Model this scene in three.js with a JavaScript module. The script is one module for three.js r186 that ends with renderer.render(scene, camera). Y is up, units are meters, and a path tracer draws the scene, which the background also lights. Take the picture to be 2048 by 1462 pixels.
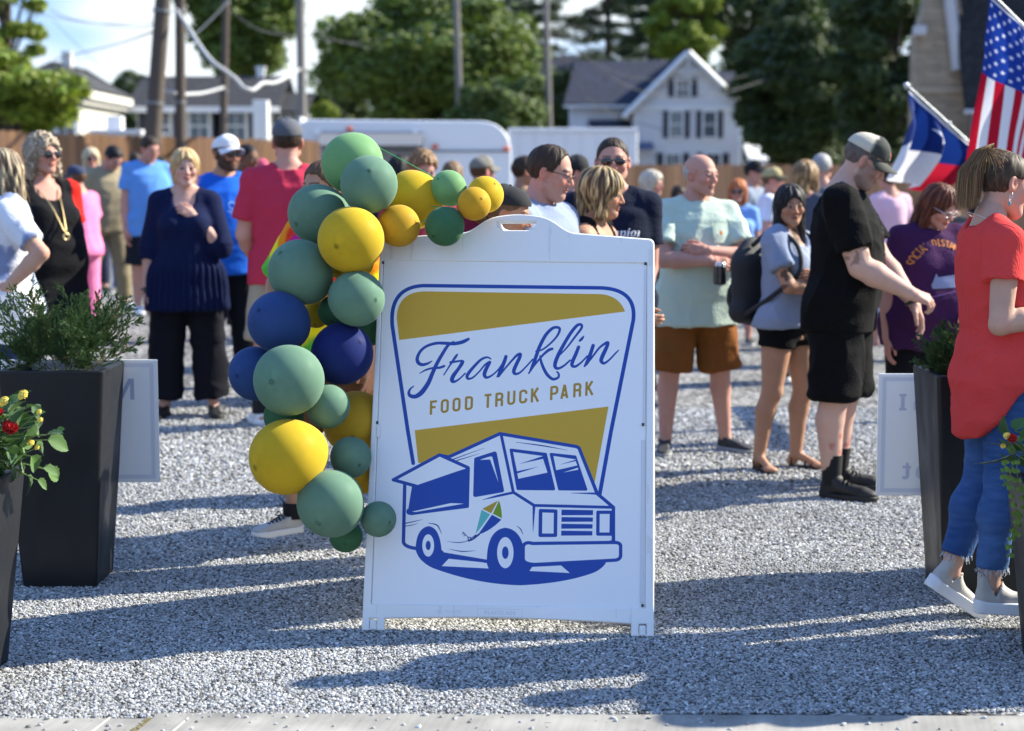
import * as THREE from 'three';
import { mergeGeometries, mergeVertices, toCreasedNormals } from 'three/addons/utils/BufferGeometryUtils.js';
import { RoundedBoxGeometry } from 'three/addons/geometries/RoundedBoxGeometry.js';

// ---------------------------------------------------------------- camera, sky, sun, exposure
const scene = new THREE.Scene();
const EYE = 1.53, FOCAL = 3480, PITCH = Math.atan(371 / 3480);          // photograph is 2048 x 1462 pixels; FOCAL in those pixels
const camera = new THREE.PerspectiveCamera(2 * Math.atan(731 / FOCAL) * 180 / Math.PI, 1024 / 731, 0.1, 900);
camera.position.set(0, EYE, 0);
camera.rotation.x = -PITCH;
camera.focus = 5.95;
camera.userData.fStop = 2.5;
const renderer = new THREE.WebGLRenderer({ antialias: true });
renderer.toneMapping = THREE.LinearToneMapping;
renderer.toneMappingExposure = 2.42;
renderer.shadowMap.enabled = true;

const SUN = new THREE.Vector3(Math.cos(0.6) * Math.cos(0.33), Math.sin(0.6), -Math.cos(0.6) * Math.sin(0.33));
const sun = new THREE.DirectionalLight(new THREE.Color(1, 0.95, 0.81), 5.0);
sun.position.copy(SUN).multiplyScalar(80);
sun.castShadow = true;
sun.shadow.mapSize.set(4096, 4096);
Object.assign(sun.shadow.camera, { left: -25, right: 25, top: 25, bottom: -25, near: 1, far: 220 });
scene.add(sun, sun.target);

// ---------------------------------------------------------------- small tools
function rng(seed) { let a = seed >>> 0; return () => { a = (a + 0x6d2b79f5) | 0; let t = Math.imul(a ^ (a >>> 15), 1 | a); t = (t + Math.imul(t ^ (t >>> 7), 61 | t)) ^ t; return ((t ^ (t >>> 14)) >>> 0) / 4294967296; }; }
const clamp = (x, a = 0, b = 1) => Math.min(b, Math.max(a, x)), lerp = (a, b, t) => a + (b - a) * t, sstep = (a, b, x) => { const t = clamp((x - a) / (b - a)); return t * t * (3 - 2 * t); };
function hash3(x, y, z) { let h = Math.imul(x, 374761393) ^ Math.imul(y, 668265263) ^ Math.imul(z, 1274126177); h = Math.imul(h ^ (h >>> 13), 1274126177); return ((h ^ (h >>> 16)) >>> 0) / 4294967296; }
function noise(x, y = 0, z = 0) {                                        // value noise, 0 .. 1
  const ix = Math.floor(x), iy = Math.floor(y), iz = Math.floor(z); let u = x - ix, v = y - iy, w = z - iz;
  u = u * u * (3 - 2 * u); v = v * v * (3 - 2 * v); w = w * w * (3 - 2 * w);
  const q = (k) => lerp(lerp(hash3(ix, iy, iz + k), hash3(ix + 1, iy, iz + k), u), lerp(hash3(ix, iy + 1, iz + k), hash3(ix + 1, iy + 1, iz + k), u), v);
  return lerp(q(0), q(1), w);
}
function fbm(x, y, z, n = 4) { let s = 0, a = 0.5, t = 0; for (let i = 0; i < n; i++) { s += a * noise(x, y, z); t += a; a *= 0.5; x = x * 2.03 + 7.1; y = y * 2.03 + 3.7; z = z * 2.03 + 1.3; } return s / t; }

// computed sky: blue air, brighter towards the horizon, broken white cloud everywhere
{
  const W = 1024, H = 512, data = new Float32Array(W * H * 4), K = 0.6;
  for (let r = 0; r < H; r++) {
    const up = ((r + 0.5) / H - 0.5) * Math.PI, y = Math.sin(up);
    for (let c = 0; c < W; c++) {
      const a = ((c + 0.5) / W - 0.5) * 2 * Math.PI, x = Math.cos(a) * Math.cos(up), z = Math.sin(a) * Math.cos(up), i = (r * W + c) * 4;
      const e = Math.pow(1 - clamp(y), 4.0);
      let col = [lerp(0.125, 0.49, e), lerp(0.325, 0.695, e), lerp(0.83, 0.94, e)];
      if (y > -0.02) {
        const f = fbm(x * 6 + 3, y * 26 + 1.5, z * 6 + 9, 6), m = sstep(0.45, 0.63, f) * (0.95 - 0.6 * sstep(0.15, 0.6, y));
        const g = 0.82 + 0.3 * fbm(x * 11, y * 40 + 0.6, z * 11 + 2, 4);
        col = col.map((v, k) => lerp(v, [0.86, 0.93, 0.96][k] * g, m));
      } else col = [0.3, 0.31, 0.33];
      for (let k = 0; k < 3; k++) data[i + k] = col[k] * K;
      data[i + 3] = 1;
    }
  }
  const t = new THREE.DataTexture(data, W, H, THREE.RGBAFormat, THREE.FloatType);
  t.mapping = THREE.EquirectangularReflectionMapping; t.magFilter = THREE.LinearFilter; t.needsUpdate = true;
  scene.background = t; scene.environment = t;
}

const V = (x, y, z) => new THREE.Vector3(x, y, z);
const cP = Math.cos(PITCH), sP = Math.sin(PITCH);
function ray(px, py) { const a = (px - 1024) / FOCAL, b = -(py - 731) / FOCAL; return V(a, b * cP - sP, -(b * sP) - cP); }
function at(px, py, depth) { const r = ray(px, py); return r.multiplyScalar(depth / -r.z).add(V(0, EYE, 0)); }     // a pixel of the photograph at a distance (metres along -z)
// the lot rises gently at the far left
function groundY(x, z) { const d = -z, w = 1 - sstep(-0.14, -0.02, x / Math.max(d, 1)); return w * 0.022 * clamp(d - 7.5, 0, 22) + 0.0; }
function groundAt(px, py) { const r = ray(px, py); let t = EYE / -r.y, p; for (let k = 0; k < 30; k++) { p = V(r.x * t, 0, r.z * t); t = (EYE - groundY(p.x, p.z)) / -r.y; } p = r.multiplyScalar(t); p.y += EYE; return p; }

const used = new Map();
function numbered(name) { const n = used.get(name) ?? 0; used.set(name, n + 1); return n ? name + '_' + String(n).padStart(3, '0') : name; }
function thing(name, label, category, pos = [0, 0, 0], turn = 0, group) {
  const o = new THREE.Group(); o.name = numbered(name); o.position.set(...pos); o.rotation.y = turn; o.userData = { label, category };
  if (group) o.userData.group = group;
  scene.add(o); return o;
}
function obj(name, geo, mat, parent) { const m = new THREE.Mesh(geo, mat); m.name = parent ? name : numbered(name); m.castShadow = m.receiveShadow = true; (parent ?? scene).add(m); return m; }
function solo(name, geo, mat, label, category, group) { const m = obj(name, geo, mat); m.userData = { label, category }; if (group) m.userData.group = group; return m; }
function struct(name, geo, mat) { const m = obj(name, geo, mat); m.userData = { kind: 'structure' }; return m; }
const rgb = (r, g, b) => new THREE.Color().setRGB(r, g, b);
const std = (c, roughness = 0.8, more = {}) => new THREE.MeshStandardMaterial({ color: Array.isArray(c) ? rgb(...c) : c, roughness, ...more });
const phys = (c, roughness = 0.8, more = {}) => new THREE.MeshPhysicalMaterial({ color: Array.isArray(c) ? rgb(...c) : c, roughness, ...more });
function merge(list) { const l = list.map((g) => { g = g.index ? g.toNonIndexed() : g; for (const k of Object.keys(g.attributes)) if (!['position', 'normal', 'uv'].includes(k)) g.deleteAttribute(k); return g; }); return mergeGeometries(l); }
function bx(w, h, d, x = 0, y = 0, z = 0, ry = 0) { const g = new THREE.BoxGeometry(w, h, d); if (ry) g.rotateY(ry); return g.translate(x, y, z); }
function rbx(w, h, d, r, x = 0, y = 0, z = 0, seg = 2) { return new RoundedBoxGeometry(w, h, d, seg, r).translate(x, y, z); }
function tube(pts, r, seg = 16, rad = 6, closed = false) { return new THREE.TubeGeometry(new THREE.CatmullRomCurve3(pts, closed), seg, r, rad, closed); }
function rod(a, b, r0, r1 = r0, rad = 10) { const d = b.clone().sub(a), g = new THREE.CylinderGeometry(r1, r0, d.length(), rad, 1); g.applyQuaternion(new THREE.Quaternion().setFromUnitVectors(V(0, 1, 0), d.clone().normalize())); return g.translate((a.x + b.x) / 2, (a.y + b.y) / 2, (a.z + b.z) / 2); }
function extrude(pts, depth, bevel = 0, holes = []) {
  const s = pts instanceof THREE.Shape ? pts : new THREE.Shape(pts.map((p) => new THREE.Vector2(...p)));
  for (const h of holes) s.holes.push(h instanceof THREE.Path ? h : new THREE.Path(h.map((p) => new THREE.Vector2(...p))));
  return new THREE.ExtrudeGeometry(s, { depth, bevelEnabled: bevel > 0, bevelSize: bevel, bevelThickness: bevel, bevelSegments: 2, curveSegments: 10 });
}
function canvasTex(w, h, draw, srgb = true) {
  const c = document.createElement('canvas'); c.width = w; c.height = h; draw(c.getContext('2d'), w, h);
  const t = new THREE.CanvasTexture(c); if (srgb) t.colorSpace = THREE.SRGBColorSpace; t.wrapS = t.wrapT = THREE.RepeatWrapping; t.magFilter = THREE.LinearFilter; return t;
}
function dataTex(n, fn, srgb = false) {                                // fn(u, v) -> grey or [r, g, b], 0 .. 1
  const d = new Uint8Array(n * n * 4);
  for (let y = 0; y < n; y++) for (let x = 0; x < n; x++) { const v = fn(x / n, y / n), i = (y * n + x) * 4; for (let k = 0; k < 3; k++) d[i + k] = clamp(Array.isArray(v) ? v[k] : v) * 255; d[i + 3] = 255; }
  const t = new THREE.DataTexture(d, n, n); t.wrapS = t.wrapT = THREE.RepeatWrapping; t.magFilter = THREE.LinearFilter; if (srgb) t.colorSpace = THREE.SRGBColorSpace; t.needsUpdate = true; return t;
}
function tile(fx, fy, oct, seed) {                                      // tileable noise on the unit square
  return (u, v) => { let s = 0, a = 0.5, t = 0, X = fx, Y = fy; for (let o = 0; o < oct; o++) {
    const x = u * X, y = v * Y, ix = Math.floor(x), iy = Math.floor(y); let p = x - ix, q = y - iy; p = p * p * (3 - 2 * p); q = q * q * (3 - 2 * q);
    const h = (i, j) => hash3(((i % X) + X) % X, ((j % Y) + Y) % Y, seed + o);
    s += a * lerp(lerp(h(ix, iy), h(ix + 1, iy), p), lerp(h(ix, iy + 1), h(ix + 1, iy + 1), p), q); t += a; a *= 0.5; X *= 2; Y *= 2; } return s / t; };
}
const clothBump = (() => { const a = tile(5, 5, 4, 3), b = tile(90, 90, 1, 5); return dataTex(256, (u, v) => 0.75 * a(u, v) + 0.25 * b(u, v)); })();
const clearTex = (w, h, draw) => canvasTex(w, h, (c) => { c.clearRect(0, 0, w, h); draw(c, w, h); });
// ---------------------------------------------------------------- ground: gravel lot, loose stones, concrete walk
{
  const fine = tile(96, 96, 2, 11), mid = tile(40, 40, 2, 23), big = tile(4, 4, 3, 31);
  const tex = dataTex(512, (u, v) => { const f = fine(u, v), m = mid(u, v), b = big(u, v), k = clamp((f - 0.5) * 1.9 + (m - 0.5) * 0.9 + 0.5) * 0.58 + 0.12 + (b - 0.5) * 0.1; return [k, k * 0.99, k * 0.97]; }, true);
  const bump = dataTex(512, (u, v) => 0.6 * fine(u, v) + 0.4 * mid(u, v));
  const mat = std([0.92, 0.9, 0.88], 0.92, { map: tex, bumpMap: bump, bumpScale: 0.02 });
  const pos = [], uv = [], idx = [], zs = [-6, 0, 3, 4.5, 5.5, 6.5, 7.5, 8.5, 9.5, 10.5, 12, 14, 16, 18, 20, 23, 26, 30, 36, 45, 60, 80, 120, 200, 420, 700], N = 60;
  zs.forEach((z, j) => { for (let i = 0; i <= N; i++) {
    const a = (i / N * 2 - 1), half = Math.max(12, z * 1.3), x = a * Math.abs(a) * half;
    pos.push(x, groundY(x, -z), -z); uv.push(x / 1.7 + 0.07 * z, z / 1.7); 
    if (j && i) { const q = j * (N + 1) + i, w = q - N - 1; idx.push(w - 1, w, q, w - 1, q, q - 1); }
  } });
  const g = new THREE.BufferGeometry(); g.setAttribute('position', new THREE.Float32BufferAttribute(pos, 3)); g.setAttribute('uv', new THREE.Float32BufferAttribute(uv, 2)); g.setIndex(idx); g.computeVertexNormals();
  struct('gravel_ground', g, mat);

  // the stones that can be seen one by one
  const R = rng(77), eL = groundAt(0, 1441).z, eR = groundAt(2048, 1425).z, edge = (x) => lerp(eL, eR, clamp(x / 3 + 0.5)) + 0.025 * (noise(x * 3.1 + 5, 2) - 0.5) ;
  const shapes = [0, 1, 2, 3].map((k) => {
    const s = new THREE.IcosahedronGeometry(1, 0), p = s.attributes.position;
    for (let i = 0; i < p.count; i++) { const x = p.getX(i), y = p.getY(i), z = p.getZ(i), q = 0.72 + 0.62 * noise(x * 1.3 + k * 9, y * 1.3 + 4, z * 1.3); p.setXYZ(i, x * q * (1 + 0.12 * k), y * q * 0.68, z * q); }
    s.computeVertexNormals(); return s;
  });
  const lists = shapes.map(() => []);
  const put = (x, y, z, r) => lists[(R() * 4) | 0].push([x, y, z, r]);
  for (const [z0, z1, step, size] of [[4.75, 6.9, 0.0087, 0.0055], [6.9, 8.6, 0.011, 0.0068], [8.6, 11.6, 0.0175, 0.0105]])
    for (let z = z0; z < z1; z += step) { const half = z * 0.305 + 0.12; for (let x = -half; x < half; x += step) {
      const X = x + (R() - 0.5) * step * 1.3, Z = -(z + (R() - 0.5) * step * 1.3);
      if (Z > edge(X)) continue;
      put(X, groundY(X, Z) + size * (0.0 + 0.8 * R()), Z, size * (0.6 + 0.75 * R() * R() + 0.25 * R()));
    } }
  for (let k = 0; k < 170; k++) { const X = (R() * 2 - 1) * 1.6, d = Math.pow(R(), 2.2) * 0.28; put(X, 0.006 + 0.003, edge(X) + d, 0.003 + 0.005 * R()); }
  const q = new THREE.Quaternion(), e = new THREE.Euler(), m = new THREE.Matrix4(), sm = std([1, 1, 1], 0.85), holder = new THREE.Group();
  holder.name = 'gravel'; holder.userData = { kind: 'stuff', label: 'loose grey crushed gravel covering the lot around the sign' }; scene.add(holder);
  lists.forEach((l, k) => {
    const im = new THREE.InstancedMesh(shapes[k], sm, l.length); im.name = 'gravel_stones'; im.castShadow = im.receiveShadow = true;
    l.forEach(([x, y, z, r], i) => {
      e.set((R() - 0.5) * 1.1, R() * 6.3, (R() - 0.5) * 1.1); m.compose(V(x, y, z), q.setFromEuler(e), V(r, r, r)); im.setMatrixAt(i, m);
      const t = R(), d = 0.7 + 0.56 * fbm(x * 0.9 - z * 0.5, z * 1.6 + 4, 1, 4), b = d * (t < 0.16 ? 0.06 + 0.08 * R() : t < 0.26 ? 0.44 + 0.2 * R() : 0.22 + 0.2 * R()), w = R() * 0.05; im.setColorAt(i, rgb(b + w * 0.5, b + w * 0.35, b));
    });
    holder.add(im);
  });

  // concrete walk along the front, two slabs with a dirty joint between them
  const streak = dataTex(512, (u, v) => { const a = tile(150, 3, 2, 5)(u, v), b = tile(7, 7, 4, 8)(u, v), c = tile(90, 90, 1, 2)(u, v); const k = 0.56 + (a - 0.5) * 0.05 + (b - 0.5) * 0.3 + (c > 0.95 ? -0.2 : 0); return [k, k * 0.98, k * 0.94]; }, true);
  const sb = dataTex(256, (u, v) => tile(120, 2, 2, 5)(u, v)), conc = std([1, 0.99, 0.97], 0.9, { map: streak, bumpMap: sb, bumpScale: 0.0006 });
  const walk = new THREE.Group(); walk.name = 'sidewalk'; walk.userData = { kind: 'structure' }; scene.add(walk);
  const j0 = groundAt(318, 1424), j1 = groundAt(262, 1470), slope = (j1.x - j0.x) / (j1.z - j0.z);
  const slab = (xa, xb) => {                                              // xa, xb: offsets of the slab's sides from the joint line
    const z0 = eL - 0.05, z1 = -3.4, X = (z) => j0.x + slope * (z - j0.z), g = extrude([[X(z0) + xa, -z0], [X(z0) + xb, -z0 - 0.012 * (xb - xa)], [X(z1) + xb, -z1], [X(z1) + xa, -z1]].map(([x, y]) => [x, y]), 0.09, 0.004);
    g.rotateX(-Math.PI / 2); g.translate(0, -0.087, 0);
    const p = g.attributes.position, u = g.attributes.uv; for (let i = 0; i < p.count; i++) u.setXY(i, p.getX(i) * 0.7 - slope * p.getZ(i) * 0.7, p.getZ(i) * 0.7);
    obj('slab', g, conc, walk);
    for (const s of [xa > 0 ? xa + 0.1 : xb - 0.1]) { const rg = rod(V(X(eL) + s, 0.0065, eL), V(X(-3.5) + s, 0.0065, -3.5), 0.0035, 0.0035, 6); obj('tooled_groove', rg, std([0.42, 0.4, 0.37], 0.9), walk); }
  };
  slab(-4.5, -0.012); slab(0.012, 4.6);
  const soil = []; for (let k = 0; k < 110; k++) { const t = Math.pow(R(), 0.9), z = lerp(eL, -4.5, t), s = 0.004 + 0.006 * R(); const g = new THREE.IcosahedronGeometry(s, 0); g.scale(1, 0.7, 1); g.translate(j0.x + slope * (z - j0.z) + (R() - 0.5) * 0.022, 0.004, z); soil.push(g); }
  const sg = obj('joint_dirt', merge(soil), std([0.16, 0.13, 0.06], 1), walk); sg.userData.kind = 'stuff';
}
// ---------------------------------------------------------------- the A-frame sign in the middle
const WHITE = phys([0.84, 0.84, 0.83], 0.45, { clearcoat: 0.1, clearcoatRoughness: 0.4, roughnessMap: dataTex(128, (u, v) => 0.75 + 0.4 * (tile(5, 5, 4, 17)(u, v) - 0.4)), bumpMap: clothBump, bumpScale: 0.0006, map: dataTex(256, (u, v) => { const k = 0.97 + 0.06 * (tile(4, 4, 4, 41)(u, v) - 0.5) - (tile(60, 5, 2, 43)(u, v) > 0.8 ? 0.05 : 0); return [k, k * 0.998, k * 0.99]; }, true) });
const signFrame = (() => {
  const b0 = groundAt(723, 1263), b1 = groundAt(1308, 1276), U = b1.clone().sub(b0); U.y = 0;
  const W = U.length(), u = U.clone().normalize(), o = b0.clone().add(b1).multiplyScalar(0.5); o.y = 0.004;
  const back = V(u.z, 0, -u.x), top = at(1039, 472, -o.z * 585 / 548), d = top.clone().sub(o), v = back.clone().multiplyScalar(d.dot(back)).add(V(0, d.y, 0));
  const H = v.length(); v.normalize();
  return { o, u, v, n: u.clone().cross(v).normalize(), back, W, H };
})();
function signUV(px, py) {                                                 // a pixel of the photograph on the face of the sign, metres across and up
  const { o, u, v, n } = signFrame, r = ray(px, py), e = V(0, EYE, 0), t = o.clone().sub(e).dot(n) / r.dot(n), p = r.multiplyScalar(t).add(e).sub(o);
  return [p.dot(u), p.dot(v)];
}
const SIGN = (() => {
  const F = signFrame, g = thing('sandwich_board_sign', 'white plastic A-frame sign printed with a blue and gold food truck park logo', 'sign');
  const mat = new THREE.Matrix4().makeBasis(F.u, F.v, F.n).setPosition(F.o), place = (geo) => geo.applyMatrix4(mat);
  const S = signUV, path = (pts) => { const q = new THREE.Path(); pts.forEach(([x, y], i) => { const [a, b] = S(x, y); i ? q.lineTo(a, b) : q.moveTo(a, b); }); return q; };
  const cx = S(1039, 470)[0], hw = F.W / 2, yTop = S(1313, 478)[1], yS = S(1150, 467)[1], yA = S(1040, 428)[1], xs = S(1150, 467)[0] - cx, xa = S(1090, 437)[0] - cx;
  const foot = S(768, 1262)[0] + hw, yb = S(900, 1240)[1];
  const outline = (mir) => {                                              // the board with its arched top and its two feet
    const s = new THREE.Shape(), r = 0.025, c = mir ? 0 : cx;
    s.moveTo(-hw, 0); s.lineTo(-hw + foot, 0); s.lineTo(-hw + foot, yb); s.quadraticCurveTo(0, yb + 0.02, hw - foot, yb); s.lineTo(hw - foot, 0); s.lineTo(hw, 0);
    s.lineTo(hw - 0.012, yTop - r); s.quadraticCurveTo(hw - 0.012, yTop, hw - 0.012 - r, yTop);
    s.lineTo(c + xs + 0.02, yS); s.bezierCurveTo(c + xs - 0.05, yS, c + xa + 0.05, yA - 0.015, c + xa - 0.03, yA - 0.006); s.quadraticCurveTo(c, yA + 0.004, c - xa + 0.03, yA - 0.006);
    s.bezierCurveTo(c - xa - 0.05, yA - 0.015, c - xs + 0.05, yS, c - xs - 0.02, yS); s.lineTo(-hw + 0.012 + r, yTop); s.quadraticCurveTo(-hw + 0.012, yTop, -hw + 0.012, yTop - r); s.lineTo(-hw, 0);
    const q = new THREE.Path(), y1 = S(1030, 443)[1], y0 = S(1030, 461)[1], w = S(1072, 450)[0] - S(1032, 450)[0], m = S(1032, 450)[0] - cx + c;
    q.moveTo(m - w, y1); q.lineTo(m + w, y1); q.quadraticCurveTo(m + w, y0, m + w - 0.035, y0); q.lineTo(m - w + 0.035, y0); q.quadraticCurveTo(m - w, y0, m - w, y1);
    s.holes.push(q);
    for (const k of [-1, 1]) { const x = k * (hw - foot / 2), w2 = 0.0125, n = new THREE.Path(); n.moveTo(x - w2, 0.008); n.lineTo(x + w2, 0.008); n.lineTo(x + w2, 0.041); n.lineTo(x - w2, 0.041); n.lineTo(x - w2, 0.008); s.holes.push(n); }
    return s;
  };
  const face = [[742, 1207], [1290, 1216], [1294, 526], [766, 521]];
  const front = outline(false), f = face.map(([x, y]) => S(x, y)); front.holes.push(path(face));
  const bev = (s, d) => new THREE.ExtrudeGeometry(s, { depth: d, bevelEnabled: true, bevelSize: 0.004, bevelThickness: 0.006, bevelSegments: 3, bevelOffset: -0.004, curveSegments: 14 });
  obj('front_panel', place(bev(front, 0.022).translate(0, 0, -0.028)), WHITE, g);
  // backing behind the poster, the poster itself (flat print), the channel at its right side
  const backing = new THREE.Shape(f.map(([a, b]) => new THREE.Vector2(a + (a > 0 ? 0.006 : -0.006), b + (b > 0.5 ? 0.006 : -0.006))));
  obj('backing', place(bev(backing, 0.006).translate(0, 0, -0.022)), WHITE, g);
  const TW = 1536, TH = 2048, u0 = f[0][0] - 0.01, u1 = f[1][0] + 0.012, v0 = f[0][1] - 0.01, v1 = f[3][1] + 0.01;
  const tex = canvasTex(TW, TH, (c) => logo(c, (px, py) => { const [a, b] = S(px, py); return [(a - u0) / (u1 - u0) * TW, (1 - (b - v0) / (v1 - v0)) * TH]; }, TW / (u1 - u0) / 600, TW, TH));
  const pg = new THREE.ShapeGeometry(new THREE.Shape(f.map(([a, b], i) => new THREE.Vector2(a + (i === 1 || i === 2 ? -0.001 : 0.003), b)))), pu = pg.attributes.uv, pp = pg.attributes.position;
  for (let i = 0; i < pp.count; i++) pu.setXY(i, (pp.getX(i) - u0) / (u1 - u0), (pp.getY(i) - v0) / (v1 - v0));
  obj('poster', place(pg.translate(0, 0, -0.0055)), phys([1, 1, 1], 0.4, { map: tex, specularIntensity: 0.5, clearcoat: 0.06, clearcoatRoughness: 0.3 }), g);
  const cxx = S(1288, 900), ch = S(1287, 1205)[1], ct = S(1290, 880)[1], c2 = S(1291, 540)[1];
  obj('channel', place(merge([rbx(0.011, ct - ch, 0.006, 0.002, cxx[0] - 0.003, (ct + ch) / 2, -0.004), rbx(0.009, c2 - ct - 0.05, 0.005, 0.002, cxx[0] - 0.001, (ct + c2) / 2 + 0.03, -0.0045)])), phys([0.62, 0.63, 0.66], 0.5), g);
  for (const [x, y] of [[1291, 527], [1286, 849], [1285, 1211], [766, 525], [754, 845]]) { const [a, b] = S(x, y); obj('slot', place(bx(0.008, 0.01, 0.003, a, b, -0.0015)), std([0.05, 0.045, 0.04], 0.8), g); }
  { const [a, b] = S(757, 862); obj('latch', place(rbx(0.014, 0.045, 0.006, 0.003, a, b, 0.001)), WHITE, g); }
  for (const k of [-1, 1]) obj('foot_clip', place(rbx(0.022, 0.034, 0.014, 0.004, k * (hw - foot / 2), 0.02, -0.004)), WHITE, g);
  {
    const em = clearTex(1024, 64, (x) => { x.fillStyle = 'rgba(120,132,170,0.16)'; x.font = 'bold 34px sans-serif'; x.textAlign = 'center'; x.fillText('PLASTICADE', 512, 42); x.font = '26px sans-serif'; x.fillText('800-772-0355', 190, 40); x.strokeStyle = 'rgba(120,132,170,0.14)'; x.lineWidth = 3; x.strokeRect(372, 8, 280, 46); });
    const [a, b] = S(1000, 1226), pl = new THREE.PlaneGeometry(0.56, 0.035).translate(a, b, 0.0015); obj('moulded_lettering', place(pl), std([1, 1, 1], 0.6, { map: em, transparent: true }), g);
  }
  // rear panel, leaning the other way, and the hinges at the top
  const top = F.o.clone().add(F.v.clone().multiplyScalar(yTop + 0.02)), lean = top.clone().sub(F.o).dot(F.back), o2 = F.o.clone().add(F.back.clone().multiplyScalar(2 * lean + 0.07)), v2 = F.v.clone().addScaledVector(F.back, -2 * F.v.dot(F.back)).normalize();
  const m2 = new THREE.Matrix4().makeBasis(F.u.clone().negate(), v2, F.u.clone().negate().cross(v2).normalize()).setPosition(o2);
  obj('rear_panel', bev(outline(true), 0.022).translate(0, 0, -0.028).applyMatrix4(m2), WHITE, g);
  for (const k of [-1, 1]) obj('hinge', rod(top.clone().addScaledVector(F.u, k * 0.28 - 0.05), top.clone().addScaledVector(F.u, k * 0.28 + 0.05), 0.016).translate(F.back.x * 0.035, -0.05, F.back.z * 0.035), WHITE, g);
  return g;
})();

// the print: all points are where they lie on the sign's face
function logo(c, S, k, TW, TH) {
  const BLUE = '#20469a', GOLD = '#c49c30', PAPER = '#e6e6e6';
  c.fillStyle = PAPER; c.fillRect(0, 0, TW, TH);
  c.lineJoin = 'round'; c.lineCap = 'round';
  const R = rng(5); for (let i = 0; i < 420; i++) { const x = R() * TW, y = R() * TH, l = 4 + 40 * R() * R(); c.strokeStyle = `rgba(120,118,112,${0.02 + 0.07 * R()})`; c.lineWidth = 0.8 + R() * 1.2; c.beginPath(); c.moveTo(x, y); c.lineTo(x + l * (R() - 0.3), y + l * (R() - 0.5)); c.stroke(); } for (let i = 0; i < 70; i++) { c.fillStyle = `rgba(110,104,95,${0.1 + 0.25 * R()})`; c.beginPath(); c.arc(R() * TW, TH * (1 - R() * R()), 0.8 + R() * 1.6, 0, 7); c.fill(); }
  const go = (list) => { c.beginPath(); for (const p of list) { if (p === 'z') { c.closePath(); continue; } const q = []; for (let i = 0; i < p.length; i += 2) q.push(...S(p[i], p[i + 1])); if (p.m) c.moveTo(...q); else if (p.length === 2) c.lineTo(...q); else if (p.length === 4) c.quadraticCurveTo(...q); else c.bezierCurveTo(...q); } };
  const M = (x, y) => Object.assign([x, y], { m: true });
  const fill = (col, list) => { c.fillStyle = col; go(list); c.fill(); }, line = (col, w, list) => { c.strokeStyle = col; c.lineWidth = w * k; go(list); c.stroke(); };
  const poly = (z, pts) => { const l = []; for (let i = 0; i < pts.length; i += 2) { const q = z(pts[i], pts[i + 1]); l.push(i ? q : M(...q)); } return l; };
  const disc = (x, y, r) => { const [a, b] = S(x, y); c.beginPath(); c.arc(a, b, r * k, 0, 7); c.fill(); };
  const brush = (col, z, sc, flat) => {                                   // a pen stroke of changing width through [x, y, w] triples
    const P = []; for (let i = 0; i < flat.length; i += 3) P.push([...z(flat[i], flat[i + 1]), flat[i + 2] * sc / 2]);
    c.fillStyle = col;
    for (let i = 0; i < P.length - 1; i++) { const a = P[Math.max(0, i - 1)], b = P[i], d = P[i + 1], e = P[Math.min(P.length - 1, i + 2)], n = Math.ceil(Math.hypot(d[0] - b[0], d[1] - b[1]) / 0.35);
      for (let j = 0; j <= n; j++) { const t = j / n, t2 = t * t, t3 = t2 * t, h = [0, 1, 2].map((q) => 0.5 * (2 * b[q] + (d[q] - a[q]) * t + (2 * a[q] - 5 * b[q] + 4 * d[q] - e[q]) * t2 + (3 * b[q] - a[q] - 3 * d[q] + e[q]) * t3)); disc(h[0], h[1], Math.max(0.25, h[2])); } }
  };
  const z1 = (x, y) => [800 + x / 7.309, 630 + y / 7.31], z2 = (x, y) => [1020 + x / 7.309, 630 + y / 7.31], Q = (x, y) => [700 + x / 3.045, 820 + y / 3.045], z3 = (x, y) => [770 + x / 6.644, 850 + y / 6.645], z4 = (x, y) => [1000 + x / 6.646, 850 + y / 6.646], z5 = (x, y) => [790 + x / 7.696, 1000 + y / 7.695], z6 = (x, y) => [1020 + x / 7.696, 1000 + y / 7.695];
  // badge
  line(BLUE, 8, [M(826, 926), [815, 860], [784, 650], [778, 573, 848, 570.5], [1200, 575], [1274, 577, 1266.5, 640], [1222, 862], [1199, 990]]);
  fill(GOLD, [M(798, 679.5), [793, 636], [794, 584, 848, 582], [1200, 587.5], [1238, 590, 1250, 622.5], 'z']);
  fill(GOLD, [M(829, 860), [1217, 812.5], [1189, 966], [836, 925], 'z']);
  // script
  const T = 1 / 7.309;
  brush(BLUE, z1, T, [465,668,14, 400,705,38, 320,722,50, 262,690,56, 250,620,50, 300,520,44, 390,450,42, 520,410,46, 650,408,50, 780,415,54, 900,393,58, 970,362,50, 1000,345,38]);
  brush(BLUE, z1, T, [782,386,26, 700,440,44, 620,560,52, 540,700,56, 470,850,60, 410,990,66, 320,1120,74, 230,1185,66, 150,1178,56, 125,1130,42, 150,1075,28, 197,1036,16]);
  brush(BLUE, z1, T, [283,850,12, 380,797,28, 480,772,34, 580,765,40, 643,742,36]);
  brush(BLUE, z1, T, [638,872,18, 700,775,22, 760,680,34, 812,605,40, 838,568,18]);
  brush(BLUE, z1, T, [738,690,44, 800,678,34, 905,668,36, 905,700,56, 850,785,52, 780,880,62, 757,945,62, 785,972,42, 860,935,26, 950,850,24]);
  brush(BLUE, z1, T, [1325,638,20, 1270,614,30, 1180,650,38, 1070,760,46, 985,870,50, 990,925,40, 1060,912,28, 1150,830,24, 1240,725,30, 1310,682,40]);
  brush(BLUE, z1, T, [1308,690,50, 1250,800,58, 1232,870,56, 1262,910,42, 1340,880,28, 1430,800,24, 1490,720,30]);
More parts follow.
